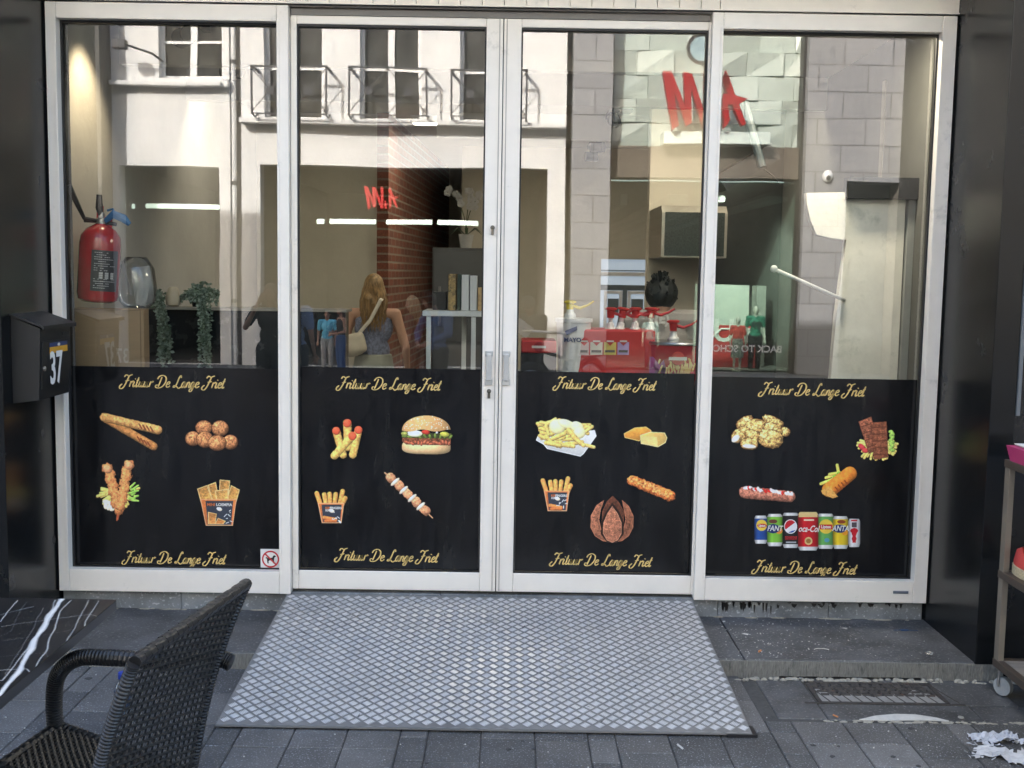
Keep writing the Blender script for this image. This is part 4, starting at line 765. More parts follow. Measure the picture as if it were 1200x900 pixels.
def fries(p, cx, cy, rad, n, seed, r0=(.4, 1)):
    rr = random.Random(seed)
    for i in range(n):
        a = rr.uniform(-.25, math.pi+.25); l = rr.uniform(*r0)*rad; x, y = cx+math.cos(a)*l, cy+math.sin(a)*l*.8; p.cap(x-math.cos(a)*9, y-math.sin(a)*9, x, y, 1.5, 1.5, (235, 200, 110), .2, .6)
p = Pic(112, 536, 170, 616); fries(p, 139, 576, 26, 34, 3, (.6, 1)); 
for i in range(8): p.cap(152+i % 3*3, 572+i*2, 158+i % 2*4, 566+i*3, 1.6, 1, (150, 200, 90), .4, .5)
for i in range(6): p.ell(124+i % 3*4, 588+i*1.6, 4, 2.6, 30*i, (238, 228, 205), .2, .7)
p.cap(138, 600, 137, 610, 1, .8, (170, 90, 60)); p.cap(140, 600, 138, 609, 1, .8, (170, 90, 60))
for i in range(8): t = i/7; p.ell(126+t*12+(i % 2)*1.5, 549+t*48, 6.2, 6, 20*i, (222, 138, 86), .5, .45, 2.2, .35)
for i in range(8): t = i/7; p.ell(151-t*9-(i % 2)*1.5, 545+t*48, 6, 6, -25*i, (226, 142, 88), .5, .45, 2.2, .35)
p.ell(126, 550, 5.5, 4.5, 20, (236, 160, 116), .3); p.ell(151, 545.5, 5, 4.8, 0, (236, 158, 112), .3); p.out('skewer_picture', W1)
def bucket(x0, x1, y0, y1, kind, par, words):
    p = Pic(x0-3, y0-3, x1+3, y1+3); w_ = x1-x0; h_ = y1-y0; ym = y0+h_*.46
    if kind == 0:
        for pts in (((.02, .2), (.25, .12), (.40, .5), (.12, .55)), ((.26, .12), (.45, .05), (.52, .4), (.38, .5)), ((.54, .0), (.78, .02), (.74, .4), (.52, .36)), ((.8, .12), (1., .22), (.92, .5), (.68, .48))):
            p.poly([(x0+a*w_, y0+c*h_) for a, c in pts], (222, 160, 88), .45, (.3, .5), 1., (245, 205, 140))
        p.poly([(x0+a*w_, y0+c*h_) for a, c in ((.42, .24), (.74, .2), (.74, .5), (.48, .5))], (232, 172, 98), .4, (.2, .4), 1., (248, 212, 150))
    else:
        for i, (a, c) in enumerate(((.06, .08), (.3, .12), (.47, .1), (.66, .11), (.88, .02), (.96, .22))): p.cap(x0+a*w_, y0+c*h_+2, x0+(.18+a*.66)*w_, ym+4, w_*.075, w_*.07, (226, 156, 84), .35, .5, .1)
    p.poly([(x0+w_*.09, ym-2), (x0+w_*.93, ym-2), (x0+w_*.84, y1), (x0+w_*.22, y1)], (226, 128, 70), .15, (.2, -.3), .9, (245, 185, 140))
    p.poly([(x0+w_*.21, ym), (x0+w_*.85, ym), (x0+w_*.80, y1-1), (x0+w_*.27, y1-1)], (58, 64, 76), .15)
    rr = random.Random(x0)
    if kind == 0: p.poly([(x0+w_*.27, y0+h_*.70), (x0+w_*.47, y0+h_*.74), (x0+w_*.44, y1-1.5), (x0+w_*.27, y1-1.5)], (222, 150, 84), .35, (0, .3), .8, (245, 205, 140)); p.poly([(x0+w_*.5, y0+h_*.83), (x0+w_*.68, y0+h_*.9), (x0+w_*.62, y1-1.5), (x0+w_*.42, y1-1.5)], (210, 135, 72), .35, (0, .3), .8, (245, 205, 140))
    else: p.cap(x0+w_*.3, y0+h_*.84, x0+w_*.66, y1-4, 2.2, 2.2, (222, 130, 72)); p.cap(x0+w_*.34, y0+h_*.94, x0+w_*.66, y1-2.6, 1.8, 1.8, (205, 110, 60))
    p.ell(x0+w_*.53, y0+h_*.64, 3.4, 2.2, 20, (235, 220, 200), .1, .8)
    for i in range(7): a, c = x0+w_*rr.uniform(.56, .8), y0+h_*rr.uniform(.68, .93); p.cap(a, c, a+rr.uniform(-3, 3), c+rr.uniform(-3, 3), .45, .45, (190, 200, 215), .1, .9)
    o = p.out('snack_bucket_picture', par); yy = YP-.0026
    for (s_, f_, sz, cx, cy, m_) in words:
        q = pw(x0+w_*cx, y0+h_*cy, yy); obj('bucket_lettering', text(s_, sz, q, 'front', .0002, .0005), m_, par)
orp = mat('orange_print', (.75, .20, .06), .5, var=0); whp = mat('white_print_ink', (.80, .80, .78), .5, var=0)
bucket(230, 281, 562, 616, 0, W1, (('MINI', 0, .0135*1.35, .34, .545, orp), ('LOEMPIA', 0, .0135*1.35, .64, .548, whp)))
kf = (('KIP', 0, .012*1.2, .40, .56, orp), ('FINGERS', 0, .012*1.2, .66, .56, whp), ('KIP', 0, .012*1.1, .40, .63, whp))
bucket(369, 406, 573, 613, 1, D1, kf); bucket(634, 670, 558, 599, 1, D2, kf)
# window 2: kip sticks, hamburger, skewer
p = Pic(383, 486, 430, 542)
for a in (((394, 505, 402, 533), 4.6), ((407, 496, 408, 524), 4.9), ((420, 504, 413.5, 533), 4.6), ((413, 511, 392, 534), 4.8)):
    (x0, y0, x1, y1), r_ = a; p.cap(x0, y0, x1, y1, r_, r_*.95, (226, 176, 96), .4, .5, .12); p.ell(x0, y0, r_, r_*1.05, 0, (232, 92, 62), .2, .55)
p.out('hot_stick_picture', D1)
p = Pic(468, 484, 533, 535)
p.ell(499.5, 524, 28.5, 8.2, 1, (232, 192, 140), .1, .55, 3.2)
p.poly([(472, 512), (528, 514), (528, 520), (524, 522), (476, 521), (471, 517)], (128, 72, 50), .9, (.0, -.2)); 
for i in range(15): p.ell(476+i*3.6, 518+(i % 3), 2.6, 1.5, 20*i, (176, 96, 70), .5)
p.poly([(471, 507), (529, 508), (529, 514), (471, 513)], (66, 70, 38), .7)
for i in range(10): p.ell(474+i*6, 511+(i % 2), 3.2, 1.4, 15*i, (110, 132, 60), .4)
p.ell(486, 508, 9, 3.8, 2, (240, 234, 205), .08, .75); p.ell(499, 506.5, 5, 2.6, 5, (198, 62, 48), .2); p.ell(521, 509, 5.5, 3, 8, (186, 182, 80), .2); p.ell(512, 507, 1.3, 1.3, 0, (240, 240, 230)); p.ell(474, 508, 4, 2.2, 0, (170, 170, 90), .2)
q = p.n1*0; m_ = ((p.X-499.5)/28.5)**2+((p.Y-504.5)/17.5)**2 < 1; m_ &= p.Y < 504.5+1.2*np.sin(p.X*.2); u = (p.X-499.5)/28.5; v = (p.Y-504.5)/17.5
p.put(m_, (226, 172, 112), np.clip(np.sqrt(np.clip(1-u*u-v*v*.8, 0, 1))*.55-u*.25-v*.35+.12, 0, 1), .1, .55)
rr = random.Random(4)
for i in range(60):
    a = rr.uniform(0, math.pi); r_ = math.sqrt(rr.random()); x_, y_ = 499.5+26*r_*math.cos(a), 503-15.5*r_*math.sin(a); p.ell(x_, y_, .85, .55, rr.uniform(0, 180), (248, 226, 182), .1, .8)
p.out('hamburger_picture', D1)
p = Pic(448, 550, 512, 611); p.cap(451, 554, 507, 607, .8, .7, (196, 150, 110), .1)
for i in range(5): t = i/4; p.ell(458+t*40, 560+t*38, 6.4, 5.3, 42+20*(i % 2), (224, 150, 108), .5, .45, 2.6, .2)
for i in range(4): t = (i+.5)/4; p.ell(458+t*40, 560+t*38, 2.2, 6.6, 48, (240, 214, 190), .15, .6)
p.out('meat_skewer_picture', D1)
# window 3: tray of chips with mayonnaise, cheese blocks, crispy stick, onion flower
p = Pic(624, 486, 700, 538)
p.poly([(631, 509), (697, 504), (699, 511), (684, 532), (680, 535), (641, 526), (637, 521), (628, 516)], (222, 220, 218), .06, (.1, -.3), 1., (245, 244, 240))
rr = random.Random(9)
for i in range(34):
    x_, y_ = rr.uniform(638, 690), rr.uniform(496, 520); a = rr.uniform(-.5, .7); l = rr.uniform(6, 9); p.cap(x_-math.cos(a)*l, y_-math.sin(a)*l+(x_-662)*.03, x_+math.cos(a)*l, y_+math.sin(a)*l+(x_-662)*.06, 2.3, 2.2, (214, 178, 100), .3, .5)
for c_ in ((634, 495, 648, 498), (642, 497, 651, 491), (640, 499, 643, 509), (686, 506, 694, 500), (680, 520, 696, 524)): p.cap(*c_, 2.2, 2, (220, 186, 108), .25, .5)
for c_ in ((653, 500, 9.5, 8.5), (664, 497, 11, 5), (676, 500, 8, 6), (679, 507, 7, 7)): p.ell(*c_, 20, (240, 228, 168), .08, .7)
for c_ in ((666, 504, 680, 519), (672, 512, 684, 522), (658, 521, 672, 523), (640, 519, 656, 522), (648, 514, 662, 508)): p.cap(*c_, 2.7, 2.5, (222, 184, 104), .25, .5)
p.out('chips_tray_picture', D2)
p = Pic(728, 496, 784, 528); p.poly([(731, 508), (744, 501), (757, 500), (763, 504), (764, 508), (749, 517), (732, 513)], (236, 160, 70), .15, (-.2, -.6), .9, (248, 200, 120)); p.poly([(750, 510), (762, 506), (779, 507), (782, 513), (780, 519), (771, 524), (751, 520)], (240, 196, 112), .12, (-.5, -.2), .9, (250, 222, 160)); p.poly([(752, 511), (770, 512), (771, 523), (752, 519)], (246, 220, 140), .1)
p.out('cheese_snack_picture', D2)
p = Pic(732, 554, 794, 590); p.cap(741, 563, 785, 581, 6, 6.4, (226, 118, 62), .9, .45, .25)
for i in range(40): a = rr.random(); p.ell(739+a*46+rr.uniform(-3, 3), 562+a*19+rr.uniform(-3.5, 3.5), 1.8, 1.2, rr.uniform(0, 90), (242, 160, 96), .3, .6)
p.out('crispy_stick_picture', D2)
p = Pic(688, 580, 744, 638)
for pts, col in (([(718, 581), (711, 588), (706, 599), (705, 612), (712, 618), (724, 618), (731, 612), (731, 599), (725, 588)], (104, 62, 46)), ([(708, 586), (699, 592), (692.5, 604), (692, 618), (697, 628), (706, 634), (713, 635), (705, 622), (702, 609), (704, 597)], (164, 106, 80)), ([(729, 586), (737, 593), (742.5, 605), (742, 618), (737, 628), (729, 634), (722, 635), (730, 622), (733, 609), (731, 597)], (152, 96, 72))): p.poly(pts, col, .6, (-.3, -.3), .8, [c*1.22 for c in col])
p.poly([(717.5, 589), (710, 600), (704.5, 612), (704, 626), (712, 636), (723, 636), (731, 626), (731, 612), (726, 600)], (38, 22, 17), .2)
p.poly([(717.5, 593), (711.5, 602), (707, 613), (706.5, 625), (711, 633), (717.5, 636), (724, 633), (728.5, 625), (728.5, 613), (724, 602)], (184, 120, 92), .6, (-.3, -.3), .8, (206, 144, 114)); p.out('onion_flower_picture', D2)
# window 4
p = Pic(850, 482, 928, 530)
for e in ((873, 495, 11, 6.5, -30), (889, 497, 11, 6, 10), (906, 494, 13, 6, 25), (920, 506, 6, 5.5, 20), (885, 500, 12, 8.5, 0), (868, 509, 12, 8, -35), (882, 510, 10, 6, 20), (906, 504, 12, 8, 30), (878, 520, 10.5, 7, 5), (903, 514, 14.5, 11, 10)): p.ell(*e[:4], e[4], (112, 72, 34), .2, .8, 2.3); p.ell(e[0], e[1], e[2]-.7, e[3]-.7, e[4], (228, 178, 108), 1.0, .4, 2.6, .28)
p.ell(862, 514, 5.5, 3.4, -40, (246, 232, 210), .08, .8); p.ell(878, 523, 8, 2.3, 5, (246, 232, 210), .08, .8); p.out('nugget_picture', W2)
p = Pic(1000, 484, 1056, 546); fries(p, 1027, 520, 25, 46, 8, (.7, 1.02))
for i in range(10): p.ell(1044+i % 2*2, 506+i*2.4, 3, 2, 40*i, (150, 190, 90), .3)
p.ell(1010, 524, 5, 3, 40, (196, 60, 70), .2); p.ell(1014, 528, 4, 3, 10, (210, 70, 70), .2)
p.poly([(1006, 494), (1021, 488), (1032, 526), (1018, 532)], (158, 96, 72), .7, (-.2, -.2), .8, (130, 74, 54)); p.poly([(1020, 495), (1039, 494), (1041, 536), (1024, 539)], (150, 90, 66), .7, (-.2, -.2), .8, (122, 68, 50))
for i in range(5): p.cap(1022+i*.3, 501+i*8, 1039+i*.3, 500+i*8, .7, .7, (96, 52, 38), .3, .8)
for i in range(4): p.cap(1009+i*2.6, 500+i*8, 1019+i*2.2, 497+i*8, .6, .6, (96, 52, 38), .3, .8)
p.out('grilled_meat_picture', W2)
p = Pic(862, 562, 936, 592); p.cap(873, 577, 926, 582, 7, 6.4, (176, 112, 92), .6, .5, .15)
for i in range(26): a = i/25; p.ell(873+a*55, 572+a*6+rr.uniform(-1.5, 1.5), 2.4, 1.6, rr.uniform(0, 90), rr.choice([(246, 242, 238), (246, 242, 238), (200, 40, 36), (150, 60, 50)]), .1, .8)
p.out('special_sausage_picture', W2)
p = Pic(954, 540, 1010, 588)
for c_ in ((962, 567, 975, 562), (981, 545, 984, 560), (968, 560, 980, 556), (972, 556, 984, 554)): p.cap(*c_, 1.8, 1.8, (236, 204, 96), .2, .6)
for i in range(16): a = i/15; p.ell(967+a*18+rr.uniform(-2, 2), 572-a*17+rr.uniform(-2, 2), 3.2, 2.4, 40*i, rr.choice([(146, 200, 70), (176, 214, 96), (120, 176, 60)]), .3)
p.cap(972, 574, 996, 555, 8.8, 8.2, (222, 128, 52), .3, .5); p.poly([(962, 575), (972, 570), (982, 582), (976, 584), (964, 579)], (236, 172, 92), .3)
for i in range(4): p.cap(979+i*3.6, 571-i*2.6, 983+i*3.4, 576-i*2.8, .8, .8, (120, 50, 25), .2, .8)
p.out('bread_roll_picture', W2)
# row of drink cans
p = Pic(880, 596, 1012, 648)
CANS = [(884, 899, 604.5, 637, (44, 84, 160)), (899, 917, 602.5, 640, (132, 198, 70)), (917, 936, 601, 642, (34, 34, 38)), (958, 977, 602, 643, (104, 172, 92)), (976, 994, 605, 643, (238, 206, 50)), (994, 1008, 608, 641, (232, 230, 232)), (935, 959, 600, 645, (206, 34, 44))]
for x0, x1, y0, y1, col in CANS:
    k = .1*(x1-x0); cx = (x0+x1)/2; m_, D = p.poly([(x0+k, y0), (x1-k, y0), (x1, y0+3), (x1, y1-4), (x1-k, y1), (x0+k, y1), (x0, y1-4), (x0, y0+3)], (212, 212, 214), .04)
    sh = 1-.45*np.clip(abs(p.X-cx)/((x1-x0)/2), 0, 1)**2.5+.12*np.exp(-((p.X-cx+(x1-x0)*.2)/2)**2); b_ = m_ & (p.Y > y0+3.2) & (p.Y < y1-4.2); p.C[b_] = np.clip(np.array(col)[None]*sh[b_][:, None], 0, 255); r_ = m_ & ~b_; p.C[r_] = p.C[r_]*sh[r_][:, None]
c2 = lambda m_, col: p.C.__setitem__(m_ & p.A, np.array(col, float))
def disc(cx, cy, rx, ry): return ((p.X-cx)/rx)**2+((p.Y-cy)/ry)**2 < 1
m_ = (p.X > 884) & (p.X < 899) & (p.Y > 609) & (p.Y < 614) & ~disc(891, 616, 99, 4); c2(m_, (70, 150, 80)) if False else None
c2(disc(892.5, 615.5, 6.2, 6.6) & (p.X < 899), (240, 208, 80)); c2(disc(893, 616, 5.6, 2.4) & (p.X < 899), (200, 30, 40))
c2(disc(968, 617, 8.2, 8.4), (240, 208, 80)); c2((abs(p.X-968) < 7.6) & (abs(p.Y-617.5) < 3), (200, 30, 40)); c2(disc(969, 633, 3, 2.4), (90, 160, 190))
m_ = disc(926.5, 617, 7.6, 8.4) & (p.X > 917) & (p.X < 936); c2(m_, (240, 240, 244)); c2(disc(926.5, 617, 6.8, 7.4) & (p.Y < 619-(p.X-926)*.75-2.5), (205, 40, 50)); c2(disc(926.5, 617, 6.8, 7.4) & (p.Y > 623-(p.X-926)*.35), (40, 80, 170))
c2((abs(p.X-927) < 7) & (abs(p.Y-630.5) < 2.2) & (p.n3 > .35) & (p.X < 935), (170, 40, 46)); c2((abs(p.X-927) < 6) & (abs(p.Y-635.5) < .8), (180, 180, 184))
c2((p.X > 936) & (p.X < 958) & (p.Y < 606), (224, 200, 140)); c2(disc(947.5, 634, 4.6, 4.6), (230, 206, 140)); c2(disc(947.5, 634, 2.8, 2.8), (170, 120, 60)); c2((abs(p.X-948) < 6) & (abs(p.Y-609.3) < 1), (236, 220, 190))
c2(disc(906, 611, 5, 2.4), (110, 60, 50)); c2(disc(986, 611.5, 5, 2.2), (150, 70, 40)); c2(disc(913, 622, 4, 3.6) & (p.X < 917), (240, 150, 60)); c2(disc(990, 624, 3.8, 3.4), (240, 160, 50)); c2(disc(906, 619.5, 8, 5.4) & (p.X < 917), (26, 44, 110)); c2(disc(984, 619.5, 8, 5.0) & (p.X < 994), (26, 44, 110))
c2((abs(p.X-1001) < 3) & (abs(p.Y-615) < 3), (90, 80, 84)); c2(disc(1001, 622, 4.6, 3.2), (196, 30, 44)); c2((abs(p.X-1001) < 2.4-.5*np.cos(p.Y)) & (p.Y > 624) & (p.Y < 636), (196, 30, 44)); c2((abs(p.X-1001) < 3.6) & (abs(p.Y-610) < 1), (196, 30, 44))
p.out('drink_can_picture', W2)
for s_, x_, y_, sz, sh, sx in (('FANT', 908, 619.5, .036, .2, .78), ('ANTA', 985, 619.5, .036, .2, .78), ('oca-Col', 947.5, 620, .042, .35, .70), ('Lipton', 968, 617.5, .021, 0, .85), ('Lipton', 893, 616, .015, 0, .8)):
    obj('can_lettering', text(s_, sz, pw(x_, y_, YP-.0028), 'front', .0003, .0006, sh, sx=sx), whp, W2)
# no dogs sticker
c0, c1 = pw(305.5, 643), pw(329, 667); b = MB(); b.box((c0.x, YP-.0032, c1.z), (c1.x-.0, YP-.002, c0.z)); st = obj('no_dogs_sticker', b, whp, W1, 'white sticker with a dog crossed out in a red ring')
cx, cz = (c0.x+c1.x)/2, (c0.z+c1.z)/2; y_ = YP-.0038; b = MB(); n = 32; ro, ri = .040, .033
vs = [(cx+r_*math.cos(2*math.pi*k/n), y_, cz+r_*math.sin(2*math.pi*k/n)) for r_ in (ro, ri) for k in range(n)]; b.add(vs, [(k, (k+1) % n, n+(k+1) % n, n+k) for k in range(n)])
b.quad((cx-.026, y_-.0006, cz+.021), (cx-.021, y_-.0006, cz+.026), (cx+.026, y_-.0006, cz-.021), (cx+.021, y_-.0006, cz-.026)); obj('prohibition_ring', b, mat('red_ink', (.55, .02, .03), .5, var=0), W1)
dog = [(-.024, .004), (-.020, .010), (-.012, .006), (.008, .007), (.012, .016), (.018, .019), (.026, .013), (.020, .009), (.017, .006), (.016, -.004), (.018, -.02), (.012, -.02), (.009, -.006), (-.006, -.006), (-.010, -.012), (-.008, -.02), (-.014, -.02), (-.016, -.010), (-.017, .002)]
b = MB(); b.add([(cx+a, y_+.0003, cz+c) for a, c in dog], [tuple(range(len(dog)))]); obj('dog_symbol', b, blackm, W1)
# ================================================================ RAMP
rt = thing('access_ramp', 'grey checker plate ramp sloping from the pavement up to the glass doors', 'ramp', (-.07, -.6, G))
A = Vector((-1.0, -.03, .060)); B_ = Vector((.858, -.03, .060)); C_ = Vector((.892, -1.175, G+.014)); D_ = Vector((-1.032, -1.165, G+.014))
def rp(u, v, h=0.):
    p = (A.lerp(B_, u)).lerp(D_.lerp(C_, u), v); return p+Vector((0, -.135, .99))*h
alum = mat('worn_aluminium_plate', (.185, .183, .18), .5, .1, var=.14, scale=3, dirt=(.15, .15, .155), dscale=7, dth=.63, bump=.06, bscale=90)
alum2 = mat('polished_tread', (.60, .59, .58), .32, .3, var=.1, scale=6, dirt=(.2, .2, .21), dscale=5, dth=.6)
alum4 = mat('tread_field_dim', (.225, .22, .214), .5, .15, var=.25, scale=4, dirt=(.15, .15, .15), dscale=3.2, dth=.5)  # sheen alternating from cell to cell is put into two field tones
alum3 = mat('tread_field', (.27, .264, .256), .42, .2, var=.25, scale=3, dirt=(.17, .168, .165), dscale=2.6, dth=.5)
b = MB(); N_ = 12
for i in range(N_):
    for j in range(8):
        sag = lambda u: -.004*math.sin(u*math.pi)
        b.quad(rp(i/N_, (j+1)/8), rp((i+1)/N_, (j+1)/8), rp((i+1)/N_, j/8), rp(i/N_, j/8))
for a, c in ((D_, C_), (C_, B_), (A, D_)): b.quad(a, c, c-Vector((0, 0, .006)), a-Vector((0, 0, .006)))
W_, L_ = 1.89, 1.14; pitch = .0362; hw = pitch/math.sqrt(2)
i0 = 0
for i in range(int(W_/hw)+2):
    for j in range(int(L_/hw)+2):
        if (i+j) % 2: continue
        cx, cy = i*hw, j*hw
        cl = lambda a, m_: max(.003, min(m_-.003, a)); inn = .02 < cx < W_-.02 and .02 < cy < L_-.02
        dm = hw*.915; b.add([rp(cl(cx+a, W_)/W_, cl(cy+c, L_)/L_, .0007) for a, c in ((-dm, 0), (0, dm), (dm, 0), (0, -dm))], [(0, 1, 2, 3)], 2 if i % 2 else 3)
        kind = i % 2; ang = R(45 if kind else -45); dx, dy = math.cos(ang), math.sin(ang)
        for k in range(5 if inn else 0):
            o = (k-2)*.0057; px_, py_ = cx-dy*o, cy+dx*o; h = pitch*.43; t = .0024; f = lambda a, c, z: rp((px_+dx*a-dy*c)/W_, (py_+dy*a+dx*c)/L_, z)
            vs = [f(-h, 0, .0008), f(-h*.4, -t, .0008), f(h*.4, -t, .0008), f(h, 0, .0008), f(h*.4, t, .0008), f(-h*.4, t, .0008), f(-h*.6, 0, .0022), f(h*.6, 0, .0022)]
            b.add(vs, [(0, 1, 6), (1, 2, 7, 6), (2, 3, 7), (3, 4, 7), (4, 5, 6, 7), (5, 0, 6)], 1)
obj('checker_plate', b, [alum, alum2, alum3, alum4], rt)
b = MB(); b.box((-.93, -1.06, G), (-.87, -.56, G+.02)); b.box((.80, -1.18, G+.001), (.91, -1.10, G+.012)); b.box((-.10, -1.0, G), (-.04, -.57, G+.03)); obj('support_bar', b, blackm, rt)
rr = random.Random(21); b = MB()
for i in range(46):
    u, v = rr.random()*.96+.02, rr.random()*.94+.03; p = rp(u, v, .0019); a = rr.uniform(0, 3.1); l = rr.uniform(.006, .022); d = Vector((math.cos(a), math.sin(a), -.13*math.sin(a)*-1))
    n_ = Vector((-d.y, d.x, 0)); pts = [p-d*l, p-n_*.002*rr.uniform(.6, 1.6)+d*l*.2, p+d*l, p+n_*.003*rr.uniform(.5, 1.5)]; b.add([(q.x, q.y, rp(0, max(0, min(1, (-.03-q.y)/1.14)), .0021).z) for q in pts], [(0, 1, 2, 3)])
obj('dark_scuffs', b, mat('tar', (.01, .01, .01)), rt)['kind'] = 'stuff'
# ================================================================ DRAIN GRATE + bluestone surround
b = MB()
for (x0, x1, y0, y1) in ((1.03, 1.215, -.99, -.60), (1.22, 1.80, -1.0, -.845), (1.74, 2.0, -.84, -.60), (1.806, 2.25, -1.03, -.85)): b.box((x0, y0, G-.03), (x1, y1, G-.001), bev=.004)
b.box((1.219, -.842, G-.05), (1.739, -.60, G-.03)); b.box((1.03, -.598, G-.03), (2.2, -.57, G-.004), bev=.003)
struct('bluestone_surround', b, bl)
cem = mat('pale_cement', (.25, .243, .23), .9, var=.2, scale=20, bump=.5, bscale=60)
b = MB(); gx0, gx1, gy0, gy1 = 1.23, 1.735, -.835, -.615
# cement clogging the near half of the grate
pts = [(gx0+.01, gy0+.015)]+[(gx0+.05+i*.05, gy0+.018) for i in range(9)]+[(gx1-.012, gy0+.015), (gx1-.02, gy0+.09), (gx1-.09, gy0+.15)]+[(gx1-.14-i*.045, gy0+.085+.02*math.sin(i*1.7)) for i in range(7)]+[(gx0+.05, gy0+.12), (gx0+.02, gy0+.17)]
b.prism(pts, G-.03, G-.0012, 'xy'); struct('cement_fill', b, cem)
b = MB(); b.box((gx0, gy0, G-.029), (gx1, gy1, G-.027)); struct('drain_shade_sheet', b, rubber)  # black sheet added as the shade below the bars
gt = thing('drain_grate', 'rusty dark cast iron drain grate half clogged with pale cement', 'drain grate', ((gx0+gx1)/2, (gy0+gy1)/2, G))
rust = mat('rusty_iron', (.06, .054, .05), .75, .3, var=.3, scale=20, dirt=(.12, .06, .035), dscale=14, dth=.58, bump=.5, bscale=60)
b = MB()
for q in ((gx0-.005, gy0-.005, gx1+.005, gy0+.012), (gx0-.005, gy1-.012, gx1+.005, gy1+.005), (gx0-.005, gy0, gx0+.012, gy1), (gx1-.012, gy0, gx1+.005, gy1), (gx0-.06, gy0-.01, gx0, gy0+.004), (gx1, gy0-.01, gx1+.06, gy0+.004)): b.box((q[0], q[1], G-.02), (q[2], q[3], G+.001), bev=.002)
obj('frame', b, rust, gt)
b = MB()
for k in range(13):
    x_ = gx0+.02+k*.042; b.box((x_-.003, gy0+.010, G-.022), (x_+.003, gy1-.010, G-.0005), rot=Matrix.Rotation(R(14), 3, 'Z'))
for k in range(13):
    for j in range(4):
        x_, y_ = gx0+.035+k*.042+(j-1.5)*.006, gy1-.03-j*.034
        if gx0+.02 < x_ < gx1-.03: b.box((x_-.0165, y_-.010, G-.020), (x_+.0165, y_+.008, G+.002), bev=.003, rot=Matrix.Rotation(R(22), 3, 'X'))
obj('bars', b, rust, gt)
# white curved painted patch and mortar bead
b = MB(); pts = [(1.33, -1.002), (1.40, -.965), (1.48, -.945), (1.56, -.947), (1.63, -.975), (1.665, -1.003), (1.55, -.998), (1.43, -1.006)]; b.prism(pts, G-.0005, G+.003, 'xy'); struct('white_cement_patch', b, mat('whitish_cement', (.55, .54, .51), .8, var=.15, scale=20, bump=.3, bscale=40, dirt=(.35, .34, .33), dscale=20, dth=.6))
b = MB(); rr = random.Random(5)
for i in range(70): x_ = rr.uniform(1.2, 1.95); b.sph((x_, -1.012+rr.uniform(-.01, .01), G-.002), (rr.uniform(.006, .02), rr.uniform(.004, .01), .003), 6)
for i in range(120): x_ = rr.uniform(.95, 2.2); b.sph((x_, -.585+rr.uniform(-.018, .012), G-.001), (rr.uniform(.006, .02), rr.uniform(.004, .014), rr.uniform(.003, .009)), 6)
struct('mortar_rubble', b, mat('old_mortar'  , (.33, .31, .26)))
# ================================================================ LITTER
rr = random.Random(12)
def sheet(name, px, py, pts, z, mt, label, cat, crumple=.006, sc=1.):
    c = at(px, py, Z=z); bm = MB(); n = len(pts); P = [Vector((c.x+a*sc, c.y+d*sc, z+.002+abs(crumple*math.sin(i*2.1)))) for i, (a, d) in enumerate(pts)]
    cc = Vector((c.x, c.y, z+.004)); bm.add([cc]+P, [(0, i+1, (i+1) % n+1) for i in range(n)]); return solo(name, bm, mt, label, cat)
paper = mat('printed_paper', (.48, .50, .55), .7, var=.12, scale=10, dirt=(.16, .22, .40), dscale=28, dth=.60)
def crumpled(px, py, w_, d_, ang, seed, mt, label, torn=.25):
    c = at(px, py, Z=G); rr = random.Random(seed); nx_, ny_ = 22, 16; V = []; F = []
    for j in range(ny_+1):
        for i in range(nx_+1):
            u, v = i/nx_-.5, j/ny_-.5; n1 = mnoise.noise(Vector((u*5, v*5, seed))); n2 = mnoise.noise(Vector((u*11, v*9, seed+7))); e = max(abs(u), abs(v))*2
            x_ = u*w_*(1+torn*mnoise.noise(Vector((v*6, seed, 1)))*e); y_ = v*d_*(1+torn*1.6*mnoise.noise(Vector((u*6, seed, 4)))*e)
            V.append((c.x+x_*math.cos(ang)-y_*math.sin(ang), c.y+x_*math.sin(ang)+y_*math.cos(ang), G+.003+.030*abs(n1)+.012*abs(n2)))
    for j in range(ny_):
        for i in range(nx_):
            u, v = (i+.5)/nx_-.5, (j+.5)/ny_-.5
            if max(abs(u), abs(v))*2 > .72+.5*mnoise.noise(Vector((u*7, v*7, seed+3))): 
                if rr.random() < .9: continue
            k = j*(nx_+1)+i; F.append((k, k+1, k+nx_+2, k+nx_+1))
    used = sorted({q for f in F for q in f}); ix = {q: n for n, q in enumerate(used)}; b = MB(); b.add([V[q] for q in used], [tuple(ix[q] for q in f) for f in F]); return solo('paper_sheet', b, mt, label, 'paper')
crumpled(1166, 868, .22, .12, .1, 3, paper, 'torn white paper with blue print, the upper of two at the right edge'); crumpled(1182, 888, .28, .13, -.45, 8, mat('white_paper_sheet', (.50, .50, .51), .7, var=.1, scale=12), 'crumpled plain white paper sheet at the bottom right corner')
